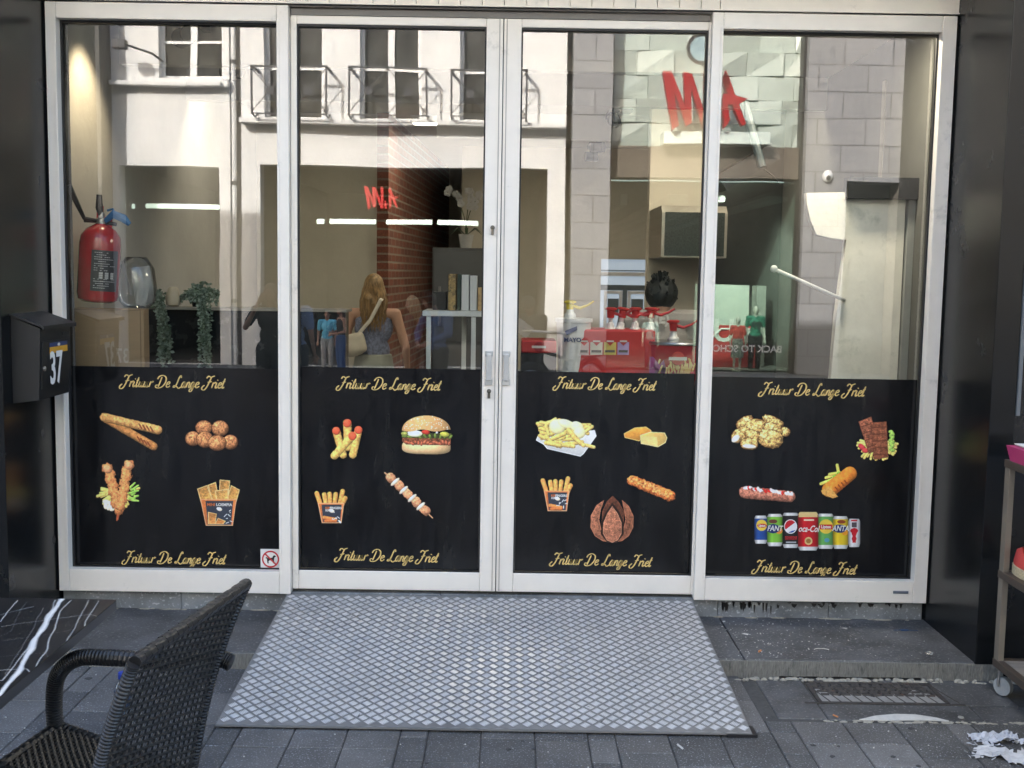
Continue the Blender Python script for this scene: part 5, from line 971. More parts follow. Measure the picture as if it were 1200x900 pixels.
# stains and old gum on the slabs
b = MB(); rr = random.Random(77)
for i in range(70):
    x_, y_ = rr.uniform(-2.2, 2.2), rr.uniform(-2.0, -1.2) if rr.random() < .75 else rr.uniform(-1.2, -.6)
    if -1.06 < x_ < .93 and y_ > -1.2 or (x_ > 1.0 and y_ > -1.03): continue
    r_ = rr.uniform(.005, .014); n = 12; P = [(x_+r_*(1+.3*rr.uniform(-1, 1))*math.cos(k*2*math.pi/n), y_+r_*.9*(1+.3*rr.uniform(-1, 1))*math.sin(k*2*math.pi/n)) for k in range(n)]; b.prism(P, G-.001, G+.0026, 'xy')
tag(solo('chewing_gum_spots', b, mat('old_gum', (.055, .055, .055), .8, var=.3, scale=60), 'flattened dark gum spots on the slabs', 'gum spots'), kind='stuff')
def bit(name, px, py, z, l, r_, ang, mt, label, cat):
    c = at(px, py, Z=z); d = Vector((math.cos(ang), math.sin(ang), 0))*l/2; b = MB(); b.tube([c-d+Vector((0, 0, r_)), c+Vector((0, 0, r_)), c+d+Vector((0, 0, r_))], r_, 8); return solo(name, b, mt, label, cat, smooth=50)
wh = mat('dirty_white', (.62, .60, .56), .7, var=.1); orr = mat('cork_orange', (.5, .22, .10), .8, var=.3, scale=200)
bit('paper_straw', 797, 876, G, .035, .0035, -1.2, wh, 'short white stick lying on the slabs just before the ramp', 'litter')
bit('cigarette_butt', 890.5, 764, -.03, .018, .0045, .9, orr, 'orange cigarette butt on the step right of the ramp', 'cigarette butt')
bit('cigarette_butt', 979, 840, G, .022, .0035, -1.0, orr, 'thin orange cigarette butt left of the white cement patch', 'cigarette butt')
bit('cigarette_butt', 907, 790, G, .014, .004, .3, orr, 'orange cigarette butt in the gap under the step edge', 'cigarette butt')
c = at(1089, 766, Z=-.03); b = MB(); b.lathe([(.016, 0), (.018, .003), (.0155, .0045), (.0125, .003)], c, 20); solo('metal_cap', b, mat('shiny_cap', (.7, .7, .7), .25, .8), 'small shiny round cap on the step near the right pier', 'cap')
c = at(1126, 841, Z=G); b = MB(); b.lathe([(.011, 0), (.011, .003), (.008, .004)], c, 18); solo('coin_disc', b, mat('dull_metal_disc', (.45, .45, .42), .4, .5), 'pale round disc set on the bluestone right of the white patch', 'disc')
c = at(963, 762, Z=-.03); b = MB(); b.tube([c+Vector((.032*math.cos(a), .02*math.sin(a), .001)) for a in np.linspace(.2, 2.9, 12)], .0012, 5); solo('white_thread', b, wh, 'thin curved white thread on the step', 'thread')
c = at(1060, 739, Z=-.03); b = MB(); b.box((c.x-.018, c.y-.005, c.z), (c.x+.018, c.y+.007, c.z+.005), bev=.002); b.tube([c+Vector((-.05, .0, .002)), c+Vector((0, .004, .002)), c+Vector((.06, -.002, .002))], .0012, 5); solo('plastic_strip', b, mat('blue_plastic', (.02, .06, .16), .4), 'little dark blue plastic strip on the back of the step', 'litter')
sheet('paper_scrap', 873, 744, [(-.016, .006), (.0, .012), (.018, .002), (.01, -.009), (-.01, -.004)], -.03, wh, 'largest white paper scrap on the step right of the ramp', 'paper scrap', .003)
sheet('paper_scrap', 848, 729, [(-.006, .01), (.006, .008), (.008, -.008), (-.004, -.009)], -.03, wh, 'small white paper scrap beside the top corner of the ramp', 'paper scrap', .002)
sheet('paper_scrap', 989, 737, [(-.014, .006), (.002, .008), (.018, .0), (.008, -.006)], -.03, mat('grey_scrap', (.38, .37, .35), .8), 'grey paper scrap on the middle of the right step', 'paper scrap', .003)
b = MB(); rr = random.Random(31)
for i in range(190):
    x_ = .95+abs(rr.gauss(0, .35)); y_ = rr.uniform(-.54, -.01)
    if x_ < 1.9: s_ = rr.uniform(.0008, .0026); b.box((x_-s_, y_-s_*.7, -.0302), (x_+s_, y_+s_*.7, -.030+s_*.5))
for i in range(160): x_, y_, s_ = rr.uniform(-1.9, 2.1), rr.uniform(-1.7, -.6), rr.uniform(.001, .0024); (None if (-1.05 < x_ < .93 and y_ > -1.2) or (x_ > 1.0 and y_ > -1.03) else b.box((x_-s_, y_-s_*.7, G-.001), (x_+s_, y_+s_*.7, G+.002+s_*.3)))
for i in range(46): u = rr.uniform(.9, .995); p = at(802+rr.uniform(-25, 8), 692+rr.uniform(-2, 3), Z=.0585); s_ = rr.uniform(.001, .004); b.box((p.x-s_, p.y-s_, .058), (p.x+s_, p.y+s_, .0605))
tag(solo('crumbs', b, mat('white_crumbs', (.6, .59, .56), .8), 'white crumbs and grit scattered on step and pavement', 'crumbs'), kind='stuff')
# ================================================================ NUMBER BOX (letterbox 37)
mbm = mat('black_powder_coat', (.008, .009, .010), .5, var=.25, scale=20, bump=.15, bscale=300)
X0, X1, Ya, Yb = -2.052, -1.932, -.43, -.115; zT = at(48, 385, X=X1).z; zB = at(46, 470, X=X1).z
lb = thing('letterbox', 'black metal letterbox with number 37 on the left pier', 'letterbox', (X0, (Ya+Yb)/2, zB))
b = MB(); b.prism([(X0, zB-.015), (X1-.012, zB), (X1, zT), (X0, zT+.05)], Ya, Yb, 'xz'); obj('box_body', b, mbm, lb)
b = MB(); b.prism([(X0-.001, zT+.060), (X1+.022, zT+.012), (X1+.022, zT-.004), (X1+.016, zT-.004), (X1+.012, zT+.005), (X0, zT+.052)], Ya-.012, Yb+.012, 'xz'); obj('lid', b, mbm, lb)
b = MB()
sl = (X1-.012-X1)/(zB-zT)
def fx(z): return X1+(z-zT)*(.012)/(zT-zB)
za, zb_ = zT-.055, zB+.045
b.add([(fx(z)+e, y, z) for e in (.0005, .005) for (y, z) in ((Ya+.018, za), (Yb-.018, za), (Yb-.018, zb_), (Ya+.018, zb_))], [(4, 5, 6, 7), (0, 1, 5, 4), (1, 2, 6, 5), (2, 3, 7, 6), (3, 0, 4, 7)])
obj('door', b, mbm, lb)
b = MB(); b.box((fx(zT-.03)-.002, Yb-.09, zT-.038), (fx(zT-.03)+.003, Yb-.02, zT-.026)); obj('letter_slot', b, rubber, lb)
b = MB(); z_ = (zT+zB)/2-.02; b.lathe([(.010, -.004), (.010, .006), (.006, .008)], (fx(z_)+.004, Ya+.035, z_), 14, axis='x'); obj('lock', b, steel, lb)
z_ = zT-.083; b = MB(); b.box((fx(z_)+.0055, Ya+.085, z_-.026), (fx(z_)+.0068, Yb-.045, z_+.0)); s1 = obj('sticker_bottom', b, mat('yellow_sticker', (.72, .36, .03), .4), lb); b = MB(); b.box((fx(z_)+.0055, Ya+.085, z_+.0005), (fx(z_)+.0068, Yb-.045, z_+.018)); obj('sticker_top', b, mat('navy_sticker', (.03, .05, .14), .4), lb)
b = MB(); b.sph((fx(z_)+.0075, (Ya+Yb)/2+.02, z_+.008), (.001, .014, .007), 10); obj('sticker_emblem', b, wh, lb)
z_ = (zT+zB)/2-.03; obj('house_number', text('37', .19, Vector((fx(z_)+.0105, (Ya+Yb)/2-.012, z_)), 'right', .0006, .004, 0, sx=.70), mat('white_vinyl_digits', (.82, .82, .80), .4, var=0), lb)
# ================================================================ INSIDE, LEFT WINDOW
red = mat('extinguisher_red', (.42, .012, .018), .22, var=.05, coat=.5)
ex_, ey_ = -1.945, .25; z0 = 1.375; e = thing('fire_extinguisher', 'red fire extinguisher with black handle hanging tilted on the grey wall', 'fire extinguisher', (ex_, ey_, z0))
TR = Matrix.Translation((ex_, ey_, z0))@Matrix.Rotation(R(4), 4, 'Y')
def ext(name, mb, mt, par=e, sm=40):
    me = mb.mesh(name, True); me.transform(Matrix.Rotation(R(4), 4, 'Y')); o = obj(name, me, mt, par, world=False); me.set_sharp_from_angle(angle=R(sm)); return o
b = MB(); b.lathe([(.07, 0), (.088, .012), (.094, .04), (.094, .27), (.088, .31), (.066, .342), (.035, .36), (.022, .368)], (0, 0, 0), 40); ext('cylinder', b, red)
b = MB(); b.lathe([(.022, .366), (.022, .39), (.015, .395), (.015, .42)], (0, 0, 0), 20); b.sph((.0, -.024, .395), .008, 10); v_ = ext('valve', b, steel)
b = MB(); b.tube([(.07, 0, .37), (-.02, 0, .378), (-.08, 0, .375)], .009, 8); b.tube([(-.02, 0, .378), (-.055, -.07, .385), (-.065, -.11, .43), (-.085, -.16, .50), (-.09, -.17, .525)], [.009, .009, .011, .014, .011], 8); b.tube([(.0, 0, .395), (-.01, -.01, .44), (-.012, -.01, .50)], [.010, .017, .013], 10); ext('handle', b, blackm)
b = MB(); n = 14
for i in range(n):
    a0, a1 = R(-92+i*5.6), R(-92+(i+1)*5.6); r_ = .0952; b.quad((r_*math.cos(a0), r_*math.sin(a0), .055), (r_*math.cos(a1), r_*math.sin(a1), .055), (r_*math.cos(a1), r_*math.sin(a1), .245), (r_*math.cos(a0), r_*math.sin(a0), .245))
ext('instruction_label', b, mat('black_label', (.03, .03, .035), .4))
b = MB(); rr = random.Random(3)
for j in range(17):
    z_ = .235-j*.0102; i = 0; L = rr.uniform(.5, .95)
    if j in (9, 10, 11):
        for k in range(3): a0 = R(-70+k*16); a1 = a0+R(10); r_ = .0956; b.quad((r_*math.cos(a0), r_*math.sin(a0), z_-.009), (r_*math.cos(a1), r_*math.sin(a1), z_-.009), (r_*math.cos(a1), r_*math.sin(a1), z_), (r_*math.cos(a0), r_*math.sin(a0), z_))
        continue
    for k in range(int(12*L)):
        if rr.random() < .25: continue
        a0 = R(-84+k*5.4); a1 = a0+R(4.4); r_ = .0956; b.quad((r_*math.cos(a0), r_*math.sin(a0), z_-.003), (r_*math.cos(a1), r_*math.sin(a1), z_-.003), (r_*math.cos(a1), r_*math.sin(a1), z_), (r_*math.cos(a0), r_*math.sin(a0), z_))
ext('label_print', b, mat('grey_label_print', (.5, .5, .5), .5))
b = MB(); b.box((-.035, .03, .37), (-.005, .035, .45)); b.box((.0, .0, .35), (.05, .003, .40)); ext('safety_tag', b, mat('red_tag', (.55, .03, .05), .5))
b = MB(); b.tube([(.02, -.01, .38), (.06, -.02, .415), (.11, -.02, .40), (.14, -.02, .375)], [.012, .02, .02, .01], 8, sx=.4); b.tube([(.03, -.012, .43), (.055, -.014, .44), (.075, -.012, .40)], .006, 6); ext('hose_clip', b, mat('blue_tag_plastic', (.03, .14, .32), .4))
card = mat('cardboard', (.38, .265, .16), .85, var=.07, scale=6, bump=.1, bscale=120, stretch=(1, 1, 6))
a = at(84, 361, Y=.25); c = at(168, 361, Y=.25)
b = MB(); b.box((-2.06, .25, .98), (c.x, .33, a.z), bev=.003); bx_ = thing('cardboard_box', 'brown cardboard box behind the left window under the extinguisher', 'box', ((-2.06+c.x)/2, .4, .98)); obj('carton', b, card, bx_)
b = MB(); b.box((c.x-.017, .2485, .98), (c.x-.013, .2499, a.z-.002)); b.box((-2.05, .2485, a.z-.007), (c.x-.02, .2499, a.z-.005)); obj('carton_seam', b, mat('cardboard_edge', (.22, .15, .09), .9), bx_)
obj('carton_print', text('37', .10, Vector((at(143, 420, Y=.24).x, .2475, at(143, 418, Y=.24).z)), 'front', .0002, .001, sx=-.6), mat('faint_white_print', (.48, .38, .27), .8), bx_)
b = MB(); b.box((-2.06, .15, .93), (-1.05, .85, .978)); solo('inner_shelf', b, mat('dark_shelf', (.03, .03, .035), .5), 'dark ledge behind the black film carrying the cardboard box', 'shelf')
# clear plastic tub with papers
clear = glassmat('clear_plastic', (.86, .89, .92), .07)
q = at(163, 356, Y=.45); tb = thing('plastic_tub', 'clear plastic bag of papers standing on the cardboard box', 'plastic bag', (q.x-.01, .45, a.z+.001)); b = MB(); b.lathe([(.06, .0), (.085, .03), (.095, .10), (.085, .19), (.05, .245)], (q.x-.01, .45, a.z+.001), 22)
obj('bag_shell', b, clear, tb, smooth=True)
b = MB(); b.box((q.x-.035, .47, a.z+.02), (q.x+.06, .475, a.z+.20), rot=Matrix.Rotation(R(-8), 3, 'Y')); b.box((q.x-.0, .43, a.z+.01), (q.x+.05, .433, a.z+.12), rot=Matrix.Rotation(R(12), 3, 'Y')); b.box((q.x-.055, .42, a.z+.06), (q.x-.043, .423, a.z+.23), rot=Matrix.Rotation(R(-14), 3, 'Y')); obj('papers', b, wh, tb)
# plants
leafm = attrmat('grey_green_leaves', .6); pot = mat('black_pot', (.012, .012, .013), .35)
def plant(px, label, seed, longs, side):
    r_ = random.Random(seed); q = at(px, 352, Y=1.19); z0 = 1.3255; t = thing('trailing_plant', label, 'plant', (q.x, 1.26, z0), 'trailing plants on the black partition')
    b = MB(); b.lathe([(.035, 0), (.048, .07), (.052, .072), (.052, .08), (.044, .08), (.042, .06)], (q.x, 1.26, z0), 20); obj('pot', b, pot, t, smooth=40)
    stems = MB(); lv = MB()
    def leaf(p, d, n_, l, c):
        s_ = d.cross(n_).normalized()*l*.30; lv.add([p, p+d*l*.5+s_, p+d*l, p+d*l*.5-s_], [(0, 1, 2, 3)], 0, c)
    cl = [(.20, .27, .22), (.28, .36, .31), (.14, .20, .15), (.34, .42, .37), (.10, .15, .10)]
    for k in range(46):
        a_ = r_.uniform(0, 6.28); L = r_.uniform(.05, .14) if k > longs else 0; p = Vector((q.x, 1.26, z0+.075)); pts = [p.copy()]
        if L: d = Vector((math.cos(a_)*.8, math.sin(a_)*.5-.25, .75)).normalized(); steps = 8
        else: d = Vector((side*r_.uniform(.2, .9), -.8, .5)).normalized(); steps = r_.randint(22, 34); L = steps*.0165
        st = L/steps; fx_ = q.x+side*.085+r_.uniform(-.028, .028)
        for i in range(steps):
            g = .28 if k > longs else .16
            d = (d+Vector((r_.uniform(-.12, .12), r_.uniform(-.05, .05), -g))).normalized(); 
            if k <= longs and i > 5: d = (d+Vector(((fx_-p.x)*4, (1.13-p.y)*3, -.4))).normalized()
            p = p+d*st; pts.append(p.copy())
            for m_ in range(4): ld = Vector((r_.uniform(-1, 1), r_.uniform(-1, .3), r_.uniform(-.7, .4))).normalized(); leaf(p, ld, Vector((r_.uniform(-.5, .5), -1, r_.uniform(-.3, .8))).normalized(), r_.uniform(.016, .03), r_.choice(cl))
        stems.tube(pts, .0016, 4, cap=False)
    obj('stems', stems, mat('stem_green', (.08, .10, .05), .8), t); obj('leaves', lv, leafm, t)
plant(168, 'fuller trailing plant in a black pot next to the cardboard box', 4, 15, 1.6); plant(229, 'smaller trailing plant in a black pot, the right one of two', 9, 8, .75)
q = at(203, 356, Y=1.26); b = MB(); b.lathe([(.025, 0), (.04, .01), (.042, .05), (.028, .10), (.02, .11)], (q.x, 1.26, 1.3255), 20); solo('cream_vase', b, mat('cream_ceramic', (.6, .52, .4), .3), 'small cream vase between the two trailing plants', 'vase', smooth=40)
# track spotlights on the ceiling
tk = thing('track_rail', 'black lighting rail along the shop ceiling', 'rail', (-1.6, 2, 2.77)); b = MB(); b.box((-1.62, .35, 2.765), (-1.585, 2.55, 2.798)); obj('rail', b, blackm, tk)
sp0 = thing('track_spotlight', 'x', 'spotlight', (0, 0, 0), 'black spotlights hanging from the shop ceiling')
b = MB(); b.tube([(0, 0, 0), (0, 0, -.07)], .008, 8); obj('stem', b, blackm, sp0); b = MB(); b.lathe([(.030, -.05), (.045, -.045), (.048, .07), (.042, .07)], (0, 0, -.10), 20, axis='y'); hd_ = obj('lamp_head', b, blackm, sp0, smooth=40)
b = MB(); b.lathe([(.040, -.052), (.040, -.049)], (0, 0, -.10), 16, axis='y'); obj('lens', b, mat('unlit_lens', (.25, .24, .2), .2), hd_)
SPX = [(-1.60, .55, 'black ceiling spotlight nearest the left window, above the extinguisher'), (-1.6, 1.5, 'black ceiling spotlight second along the left rail'), (-1.6, 2.3, 'black ceiling spotlight furthest along the left rail')]
tk2 = thing('track_rail', 'black lighting rail running back above the counter', 'rail', (.75, 4, 2.77)); b = MB(); b.box((.735, 2.2, 2.765), (.765, 6.1, 2.798)); obj('rail', b, blackm, tk2)
SPX += [(.75, y_, 'black ceiling spotlight number %s from the window on the rail above the counter' % n_) for y_, n_ in ((2.6, 'one'), (3.3, 'two'), (4.1, 'three'), (5.0, 'four'), (5.8, 'five'))]
for i, (x_, y_, l_) in enumerate(SPX):
    if i == 0: sp0.location = (x_, y_, 2.765); sp0.rotation_euler = (0, 0, R(35)); sp0['label'] = l_
    else: dup(sp0, (x_, y_, 2.765), l_, R(20+i*37))
# ================================================================ INSIDE, LEFT DOOR: cabinet, orchid, console, box files
a = at(507, 290, Y=2.1); c = at(572, 290, Y=2.1); cb = thing('tall_cabinet', 'dark grey fridge cabinet behind the white console table', 'cabinet', ((a.x+c.x)/2, 2.3, G+.06)); grey = mat('dark_grey_steel', (.085, .085, .085), .4, .2, var=.08)
b = MB(); b.box((a.x, 2.1, G+.06), (-.02, 2.58, a.z), bev=.008); obj('carcass', b, grey, cb)
b = MB(); b.box((a.x+.01, 2.08, G+.1), (-.03, 2.099, a.z-.02), bev=.004); dr = obj('door', b, grey, cb); b = MB(); b.tube([(a.x+.05, 2.06, 1.2), (a.x+.05, 2.05, 1.45)], .01, 8); obj('handle', b, steel, dr)
q = at(546, 290, Y=2.3); orc = thing('orchid', 'white flowering orchid in a pale pot on top of the grey cabinet', 'plant', (q.x, 2.3, a.z+.001))
b = MB(); b.lathe([(.035, 0), (.05, .09), (.045, .09), (.04, .075)], (q.x, 2.3, a.z+.001), 20); obj('pot', b, mat('pale_pot', (.5, .48, .45), .4), orc, smooth=40)
b = MB()
for k in range(8):
    an = k*.8; d = Vector((math.cos(an), math.sin(an)*.5, 0)); p0 = Vector((q.x, 2.3, a.z+.085)); m1_ = p0+d*.08+Vector((0, 0, .05)); p1 = p0+d*.16+Vector((0, 0, .0)); s_ = Vector((0, 0, 1)).cross(d)*.018; b.add([p0-s_*.4, p0+s_*.4, m1_+s_, m1_-s_, p1], [(0, 1, 2, 3), (3, 2, 4)])
obj('leaves', b, mat('orchid_leaf', (.04, .07, .03), .4), orc)
b = MB(); f_ = MB(); rr = random.Random(5)
for sg in (-1, 1, .3):
    pts = [Vector((q.x, 2.3, a.z+.09))+Vector((sg*.13*t*t, 0, .36*t-.08*t**3)) for t in np.linspace(0, 1, 10)]; b.tube(pts, .003, 5)
    for p in pts[5:]:
        c_ = p+Vector((rr.uniform(-.02, .02), -.02, rr.uniform(-.01, .02)))
        for k in range(5): an = k*1.256; f_.sph(c_+Vector((math.cos(an)*.014, 0, math.sin(an)*.014)), (.012, .003, .012), 6)
obj('stems', b, mat('stem_green', (.08, .10, .05)), orc); obj('blossoms', f_, mat('white_petal', (.5, .48, .45), .6), orc)
a = at(495, 364, Y=.72); c = at(569, 372, Y=.72); wq = mat('white_lacquer', (.62, .64, .62), .3, var=.03); ct = thing('console_table', 'white square tube console table just inside the left door', 'table', ((a.x+c.x)/2, .85, G+.06))
b = MB(); b.box((a.x, .72, a.z-.028), (c.x+.05, 1.05, a.z), bev=.004); obj('table_top', b, wq, ct)
for x_, y_ in ((a.x+.02, .74), (at(552, 400, Y=.74).x, .74), (at(541, 400, Y=1.02).x, 1.02), (c.x+.02, 1.02)): b = MB(); b.box((x_, y_-.012, G+.06), (x_+.024, y_+.012, a.z-.029), bev=.002); obj('leg', b, wq, ct)
b = MB(); b.box((a.x+.045, .742, .95), (c.x+.03, .76, .975)); obj('rail', b, wq, ct)
zt = a.z+.001
def boxf(px0, px1, py, y, mt, name, lab, cat, grp=None): p, q = at(px0, py, Y=y), at(px1, py, Y=y); b = MB(); b.box((p.x, y, zt), (q.x, y+.14, p.z), bev=.002); return solo(name, b, mt, lab, cat, grp)
wf = mat('white_file_box', (.55, .57, .57), .5, var=.1, scale=20, stretch=(8, 1, 1)); pk = mat('patterned_pack', (.32, .22, .09), .6, var=.9, scale=45, dirt=(.03, .03, .02), dscale=40, dth=.5)
boxf(525.5, 534.5, 321, .80, pk, 'menu_pack', 'tall brown and black patterned pack standing on the console', 'pack'); boxf(536.5, 540, 321, .80, mat('dark_green_spine', (.02, .04, .03), .5, var=.4, scale=60), 'menu_pack', 'thin black green book between the patterned pack and the white files', 'book')
boxf(541, 549.8, 322, .80, wf, 'file_box', 'left one of two white file boxes on the console', 'file box'); boxf(551, 559, 323, .80, wf, 'file_box', 'right one of two white file boxes on the console', 'file box'); boxf(560, 566, 337, .80, mat('tan_pack', (.45, .30, .14), .6, var=.4, scale=40), 'menu_pack', 'short tan pack at the right end of the console', 'pack'); boxf(507, 523, 342, .82, mat('black_case', (.012, .012, .013), .3), 'card_terminal', 'black case left of the patterned pack on the console', 'case')
# ================================================================ INSIDE, RIGHT DOOR: counter, pumps, buckets
cr = mat('red_counter_plastic', (.50, .03, .028), .35, var=.06); zc = .98
b = MB(); b.box((.06, .42, G+.06), (1.05, 1.15, zc), bev=.005); ctr = thing('counter', 'dark serving counter just inside the right door', 'counter', (.55, .8, G+.06)); obj('counter_body', b, mat('dark_counter', (.03, .035, .035), .35), ctr); b = MB(); b.box((.05, .40, zc+.001), (1.06, 1.17, zc+.03), bev=.004); obj('counter_top', b, mat('grey_counter_top', (.22, .23, .23), .35), ctr); zc += .032
a = at(676, 386, Y=.55); c = at(768, 390, Y=.55); bt = at(720, 418, Y=.55)
sb_ = thing('sauce_station', 'red sauce holder with four pumps behind the right door', 'sauce station', ((a.x+c.x)/2, .65, zc)); b = MB(); b.box((a.x, .55, zc+.001), (c.x, .80, a.z), bev=.008); obj('holder', b, cr, sb_)
for k, (x0, x1, m_) in enumerate(((692, 706, mat('cream_label', (.6, .55, .45), .5)), (708, 722, mat('yellow_label', (.66, .52, .12), .5)), (724, 737, mat('lilac_label', (.48, .36, .62), .5)), (679, 690, mat('pink_label', (.6, .45, .42), .5)))):
    p, q = at(x0, 401, Y=.54), at(x1, 416, Y=.54); b = MB(); b.box((p.x, .546, q.z), (q.x, .5485, p.z)); lo = obj('sauce_label', b, m_, sb_)
    cx_ = (p.x+q.x)/2; b = MB(); b.prism([(cx_, p.z-.018), (cx_+.022, p.z+.004), (cx_, p.z+.026), (cx_-.022, p.z+.004)], .543, .545, 'xz'); obj('label_emblem', b, cr, sb_); b = MB(); b.box((p.x+.006, .5435, q.z+.012), (q.x-.006, .5455, q.z+.024)); obj('label_band', b, mat('label_dark_print', (.1, .08, .07), .6, var=.9, scale=300), sb_)
    b = MB(); b.box((cx_-.018, .5418, p.z+.001), (cx_+.018, .5428, p.z+.009)); obj('emblem_band', b, wh, sb_)
rcap = mat('red_pump_cap', (.45, .03, .03), .35); wpl = mat('white_pump_plastic', (.65, .66, .64), .35)
def pump(px, py0, py1, y, par, tilt=0, capm=None, name='pump'):
    p, q = at(px, py0, Y=y), at(px-tilt, py1, Y=y); d = (p-q); L = d.length
    b = MB(); b.lathe([(.030, 0), (.030, .02), (.02, .03), (.018, .05), (.011, .055), (.011, L-.05)], (0, 0, 0), 16); rot = Vector((0, 0, 1)).rotation_difference(d.normalized()).to_matrix().to_4x4(); me = b.mesh(name, True); me.transform(Matrix.Translation(q)@rot); o = obj(name, me, wpl, par); me.set_sharp_from_angle(angle=R(40))
    b = MB(); b.lathe([(.018, L-.05), (.020, L-.012), (.032, L-.008), (.032, L), (.02, L+.004)], (0, 0, 0), 16); b.tube([(.0, 0, L-.02), (.05, -.01, L-.035), (.09, -.01, L-.02), (.12, -.01, L-.0)], [.009, .008, .006, .005], 8); me = b.mesh('pump_head', True); me.transform(Matrix.Translation(q)@rot); obj('pump_head', me, capm or rcap, o); me.set_sharp_from_angle(angle=R(40)); return o
for px, ti in ((716, 1), (731, 5), (745, 1), (763, 1)): pump(px, 361, 390, .68, sb_, ti)
wbp = at(672, 400, Y=.62); wb = thing('mayonnaise_bucket', 'white sauce bucket with a yellow pump behind the right door', 'bucket', (wbp.x, .62, zc)); zt_ = at(672, 373, Y=.62).z
b = MB(); b.lathe([(.072, zc+.001), (.088, zt_-.02), (.095, zt_-.018), (.095, zt_), (.03, zt_+.004)], (wbp.x, .62, 0), 32); obj('bucket_body', b, wpl, wb, smooth=40); pump(668, 353, 373, .62, wb, 0, mat('yellow_pump', (.7, .55, .05), .4))
b = MB(); b.prism([(wbp.x-.05, zt_-.06), (wbp.x+.01, zt_-.035), (wbp.x+.012, zt_-.055), (wbp.x-.04, zt_-.08)], .52, .528, 'xz'); obj('bucket_mark', b, mat('navy_mark', (.04, .06, .16), .5), wb); obj('bucket_lettering', text('MAYO', .03, Vector((wbp.x-.01, .527, zt_-.105)), 'front', .0004, .001), mat('navy_mark', (.04, .06, .16)), wb)
rbp = at(789, 420, Y=.62); rb_ = thing('red_bucket', 'large red sauce bucket with steel rim and yellow chips print', 'bucket', (rbp.x, .62, zc)); zt2 = at(789, 402, Y=.50).z
b = MB(); b.lathe([(.125, zc+.001), (.145, zt2-.01)], (rbp.x, .62, 0), 40); obj('bucket_body', b, mat('red_bucket_plastic', (.45, .025, .04), .3), rb_, smooth=40); b = MB(); b.lathe([(.150, zt2-.012), (.154, zt2-.005), (.150, zt2+.003), (.02, zt2+.004)], (rbp.x, .62, 0), 40); obj('steel_rim', b, steel, rb_, smooth=40); pump(789, 376, 401, .60, rb_, 0)
b = MB(); b.lathe([(.032, -.003), (.034, .0)], (rbp.x-.0, .470, zt2-.075), 24, axis='y'); obj('bucket_logo', b, cr, rb_); b = MB(); b.box((rbp.x-.045, .4655, zt2-.083), (rbp.x+.045, .4668, zt2-.067)); obj('logo_band', b, wh, rb_)
obj('bucket_letter', text('M', .15, Vector((rbp.x-.085, .50, zt2-.13)), 'front', .001, .003), mat('purple_letter', (.28, .05, .2), .4), rb_)
rr = random.Random(6); b = MB()
for k in range(30): x_ = rbp.x+rr.uniform(-.11, .11); z_ = zt2-.165+rr.uniform(0, .05); y_ = .62-math.sqrt(max(0, .142**2-(x_-rbp.x)**2))-.004; b.box((x_-.004, y_-.001, z_), (x_+.004, y_+.003, z_+.045), rot=Matrix.Rotation(rr.uniform(-.5, .5), 3, 'Y'))
obj('chips_print', b, mat('chips_print_yellow', (.65, .45, .18), .6), rb_)
a = at(611, 399, Y=.5); c = at(652, 414, Y=.5); b = MB(); b.box((a.x, .5, c.z), (c.x, .75, a.z), bev=.006); tr_ = thing('red_tray', 'red and white napkin tray at the left end of the counter', 'tray', ((a.x+c.x)/2, .6, c.z)); obj('tray_body', b, cr, tr_); b = MB(); b.lathe([(.024, -.002), (.026, 0)], ((a.x+c.x)/2, .4985, (a.z+c.z)/2), 20, axis='y'); obj('tray_logo', b, mat('dark_red', (.3, .01, .015), .4), tr_); b = MB(); b.box(((a.x+c.x)/2-.035, .4945, (a.z+c.z)/2-.006), ((a.x+c.x)/2+.035, .4958, (a.z+c.z)/2+.006)); obj('logo_band', b, wh, tr_)
b = MB(); b.box((a.x, .50, zc), (c.x, .76, c.z-.002)); solo('tray_stand', b, blackm, 'black stand under the red napkin tray', 'stand')
# hood over the fryers
a = at(776, 249, Y=2.5); c = at(826, 302, Y=2.5); ho = thing('extractor_hood', 'steel extractor hood on the kitchen wall above the worker', 'hood', ((a.x+c.x)/2, 2.8, c.z)); b = MB()
b.prism([(2.5, c.z), (2.5, a.z), (2.56, a.z+.05), (3.19, a.z+.05), (3.19, c.z)], a.x, 1.45, 'yz'); obj('canopy', b, mat('warm_steel', (.45, .42, .36), .3, .9), ho)
b = MB(); b.box((a.x+.02, 2.488, c.z+.01), (1.43, 2.499, c.z+.30)); obj('filter_panel', b, mat('dark_filter', (.06, .07, .065), .3, .6, var=.5, scale=90), ho)
# television on a ceiling arm
q = at(885, 175, Y=.75); tv = thing('ceiling_monitor', 'black monitor on a ceiling arm seen from its back through the right window', 'monitor', (q.x, .75, q.z)); b = MB(); b.tube([at(872, 120, Y=.8), at(893, 196, Y=.75)], .022, 10); obj('arm', b, mat('slate_metal', (.06, .08, .09), .4), tv)
b = MB(); p, q2 = at(846, 214, Y=.9), at(910, 176, Y=.9); d = (q2-p).normalized(); n_ = Vector((-d.z, 0, d.x))*.045; b.add([p-n_, q2-n_, q2+n_, p+n_]+[v+Vector((0, .5, 0)) for v in (p-n_, q2-n_, q2+n_, p+n_)], [(0, 1, 2, 3), (4, 5, 6, 7), (0, 1, 5, 4), (1, 2, 6, 5), (2, 3, 7, 6), (3, 0, 4, 7)]); obj('screen_case', b, blackm, tv)
b = MB(); b.tube([at(895, 198, Y=.74), at(906, 206, Y=.74), at(914, 216, Y=.74)], .004, 6); obj('cable', b, rubber, tv)
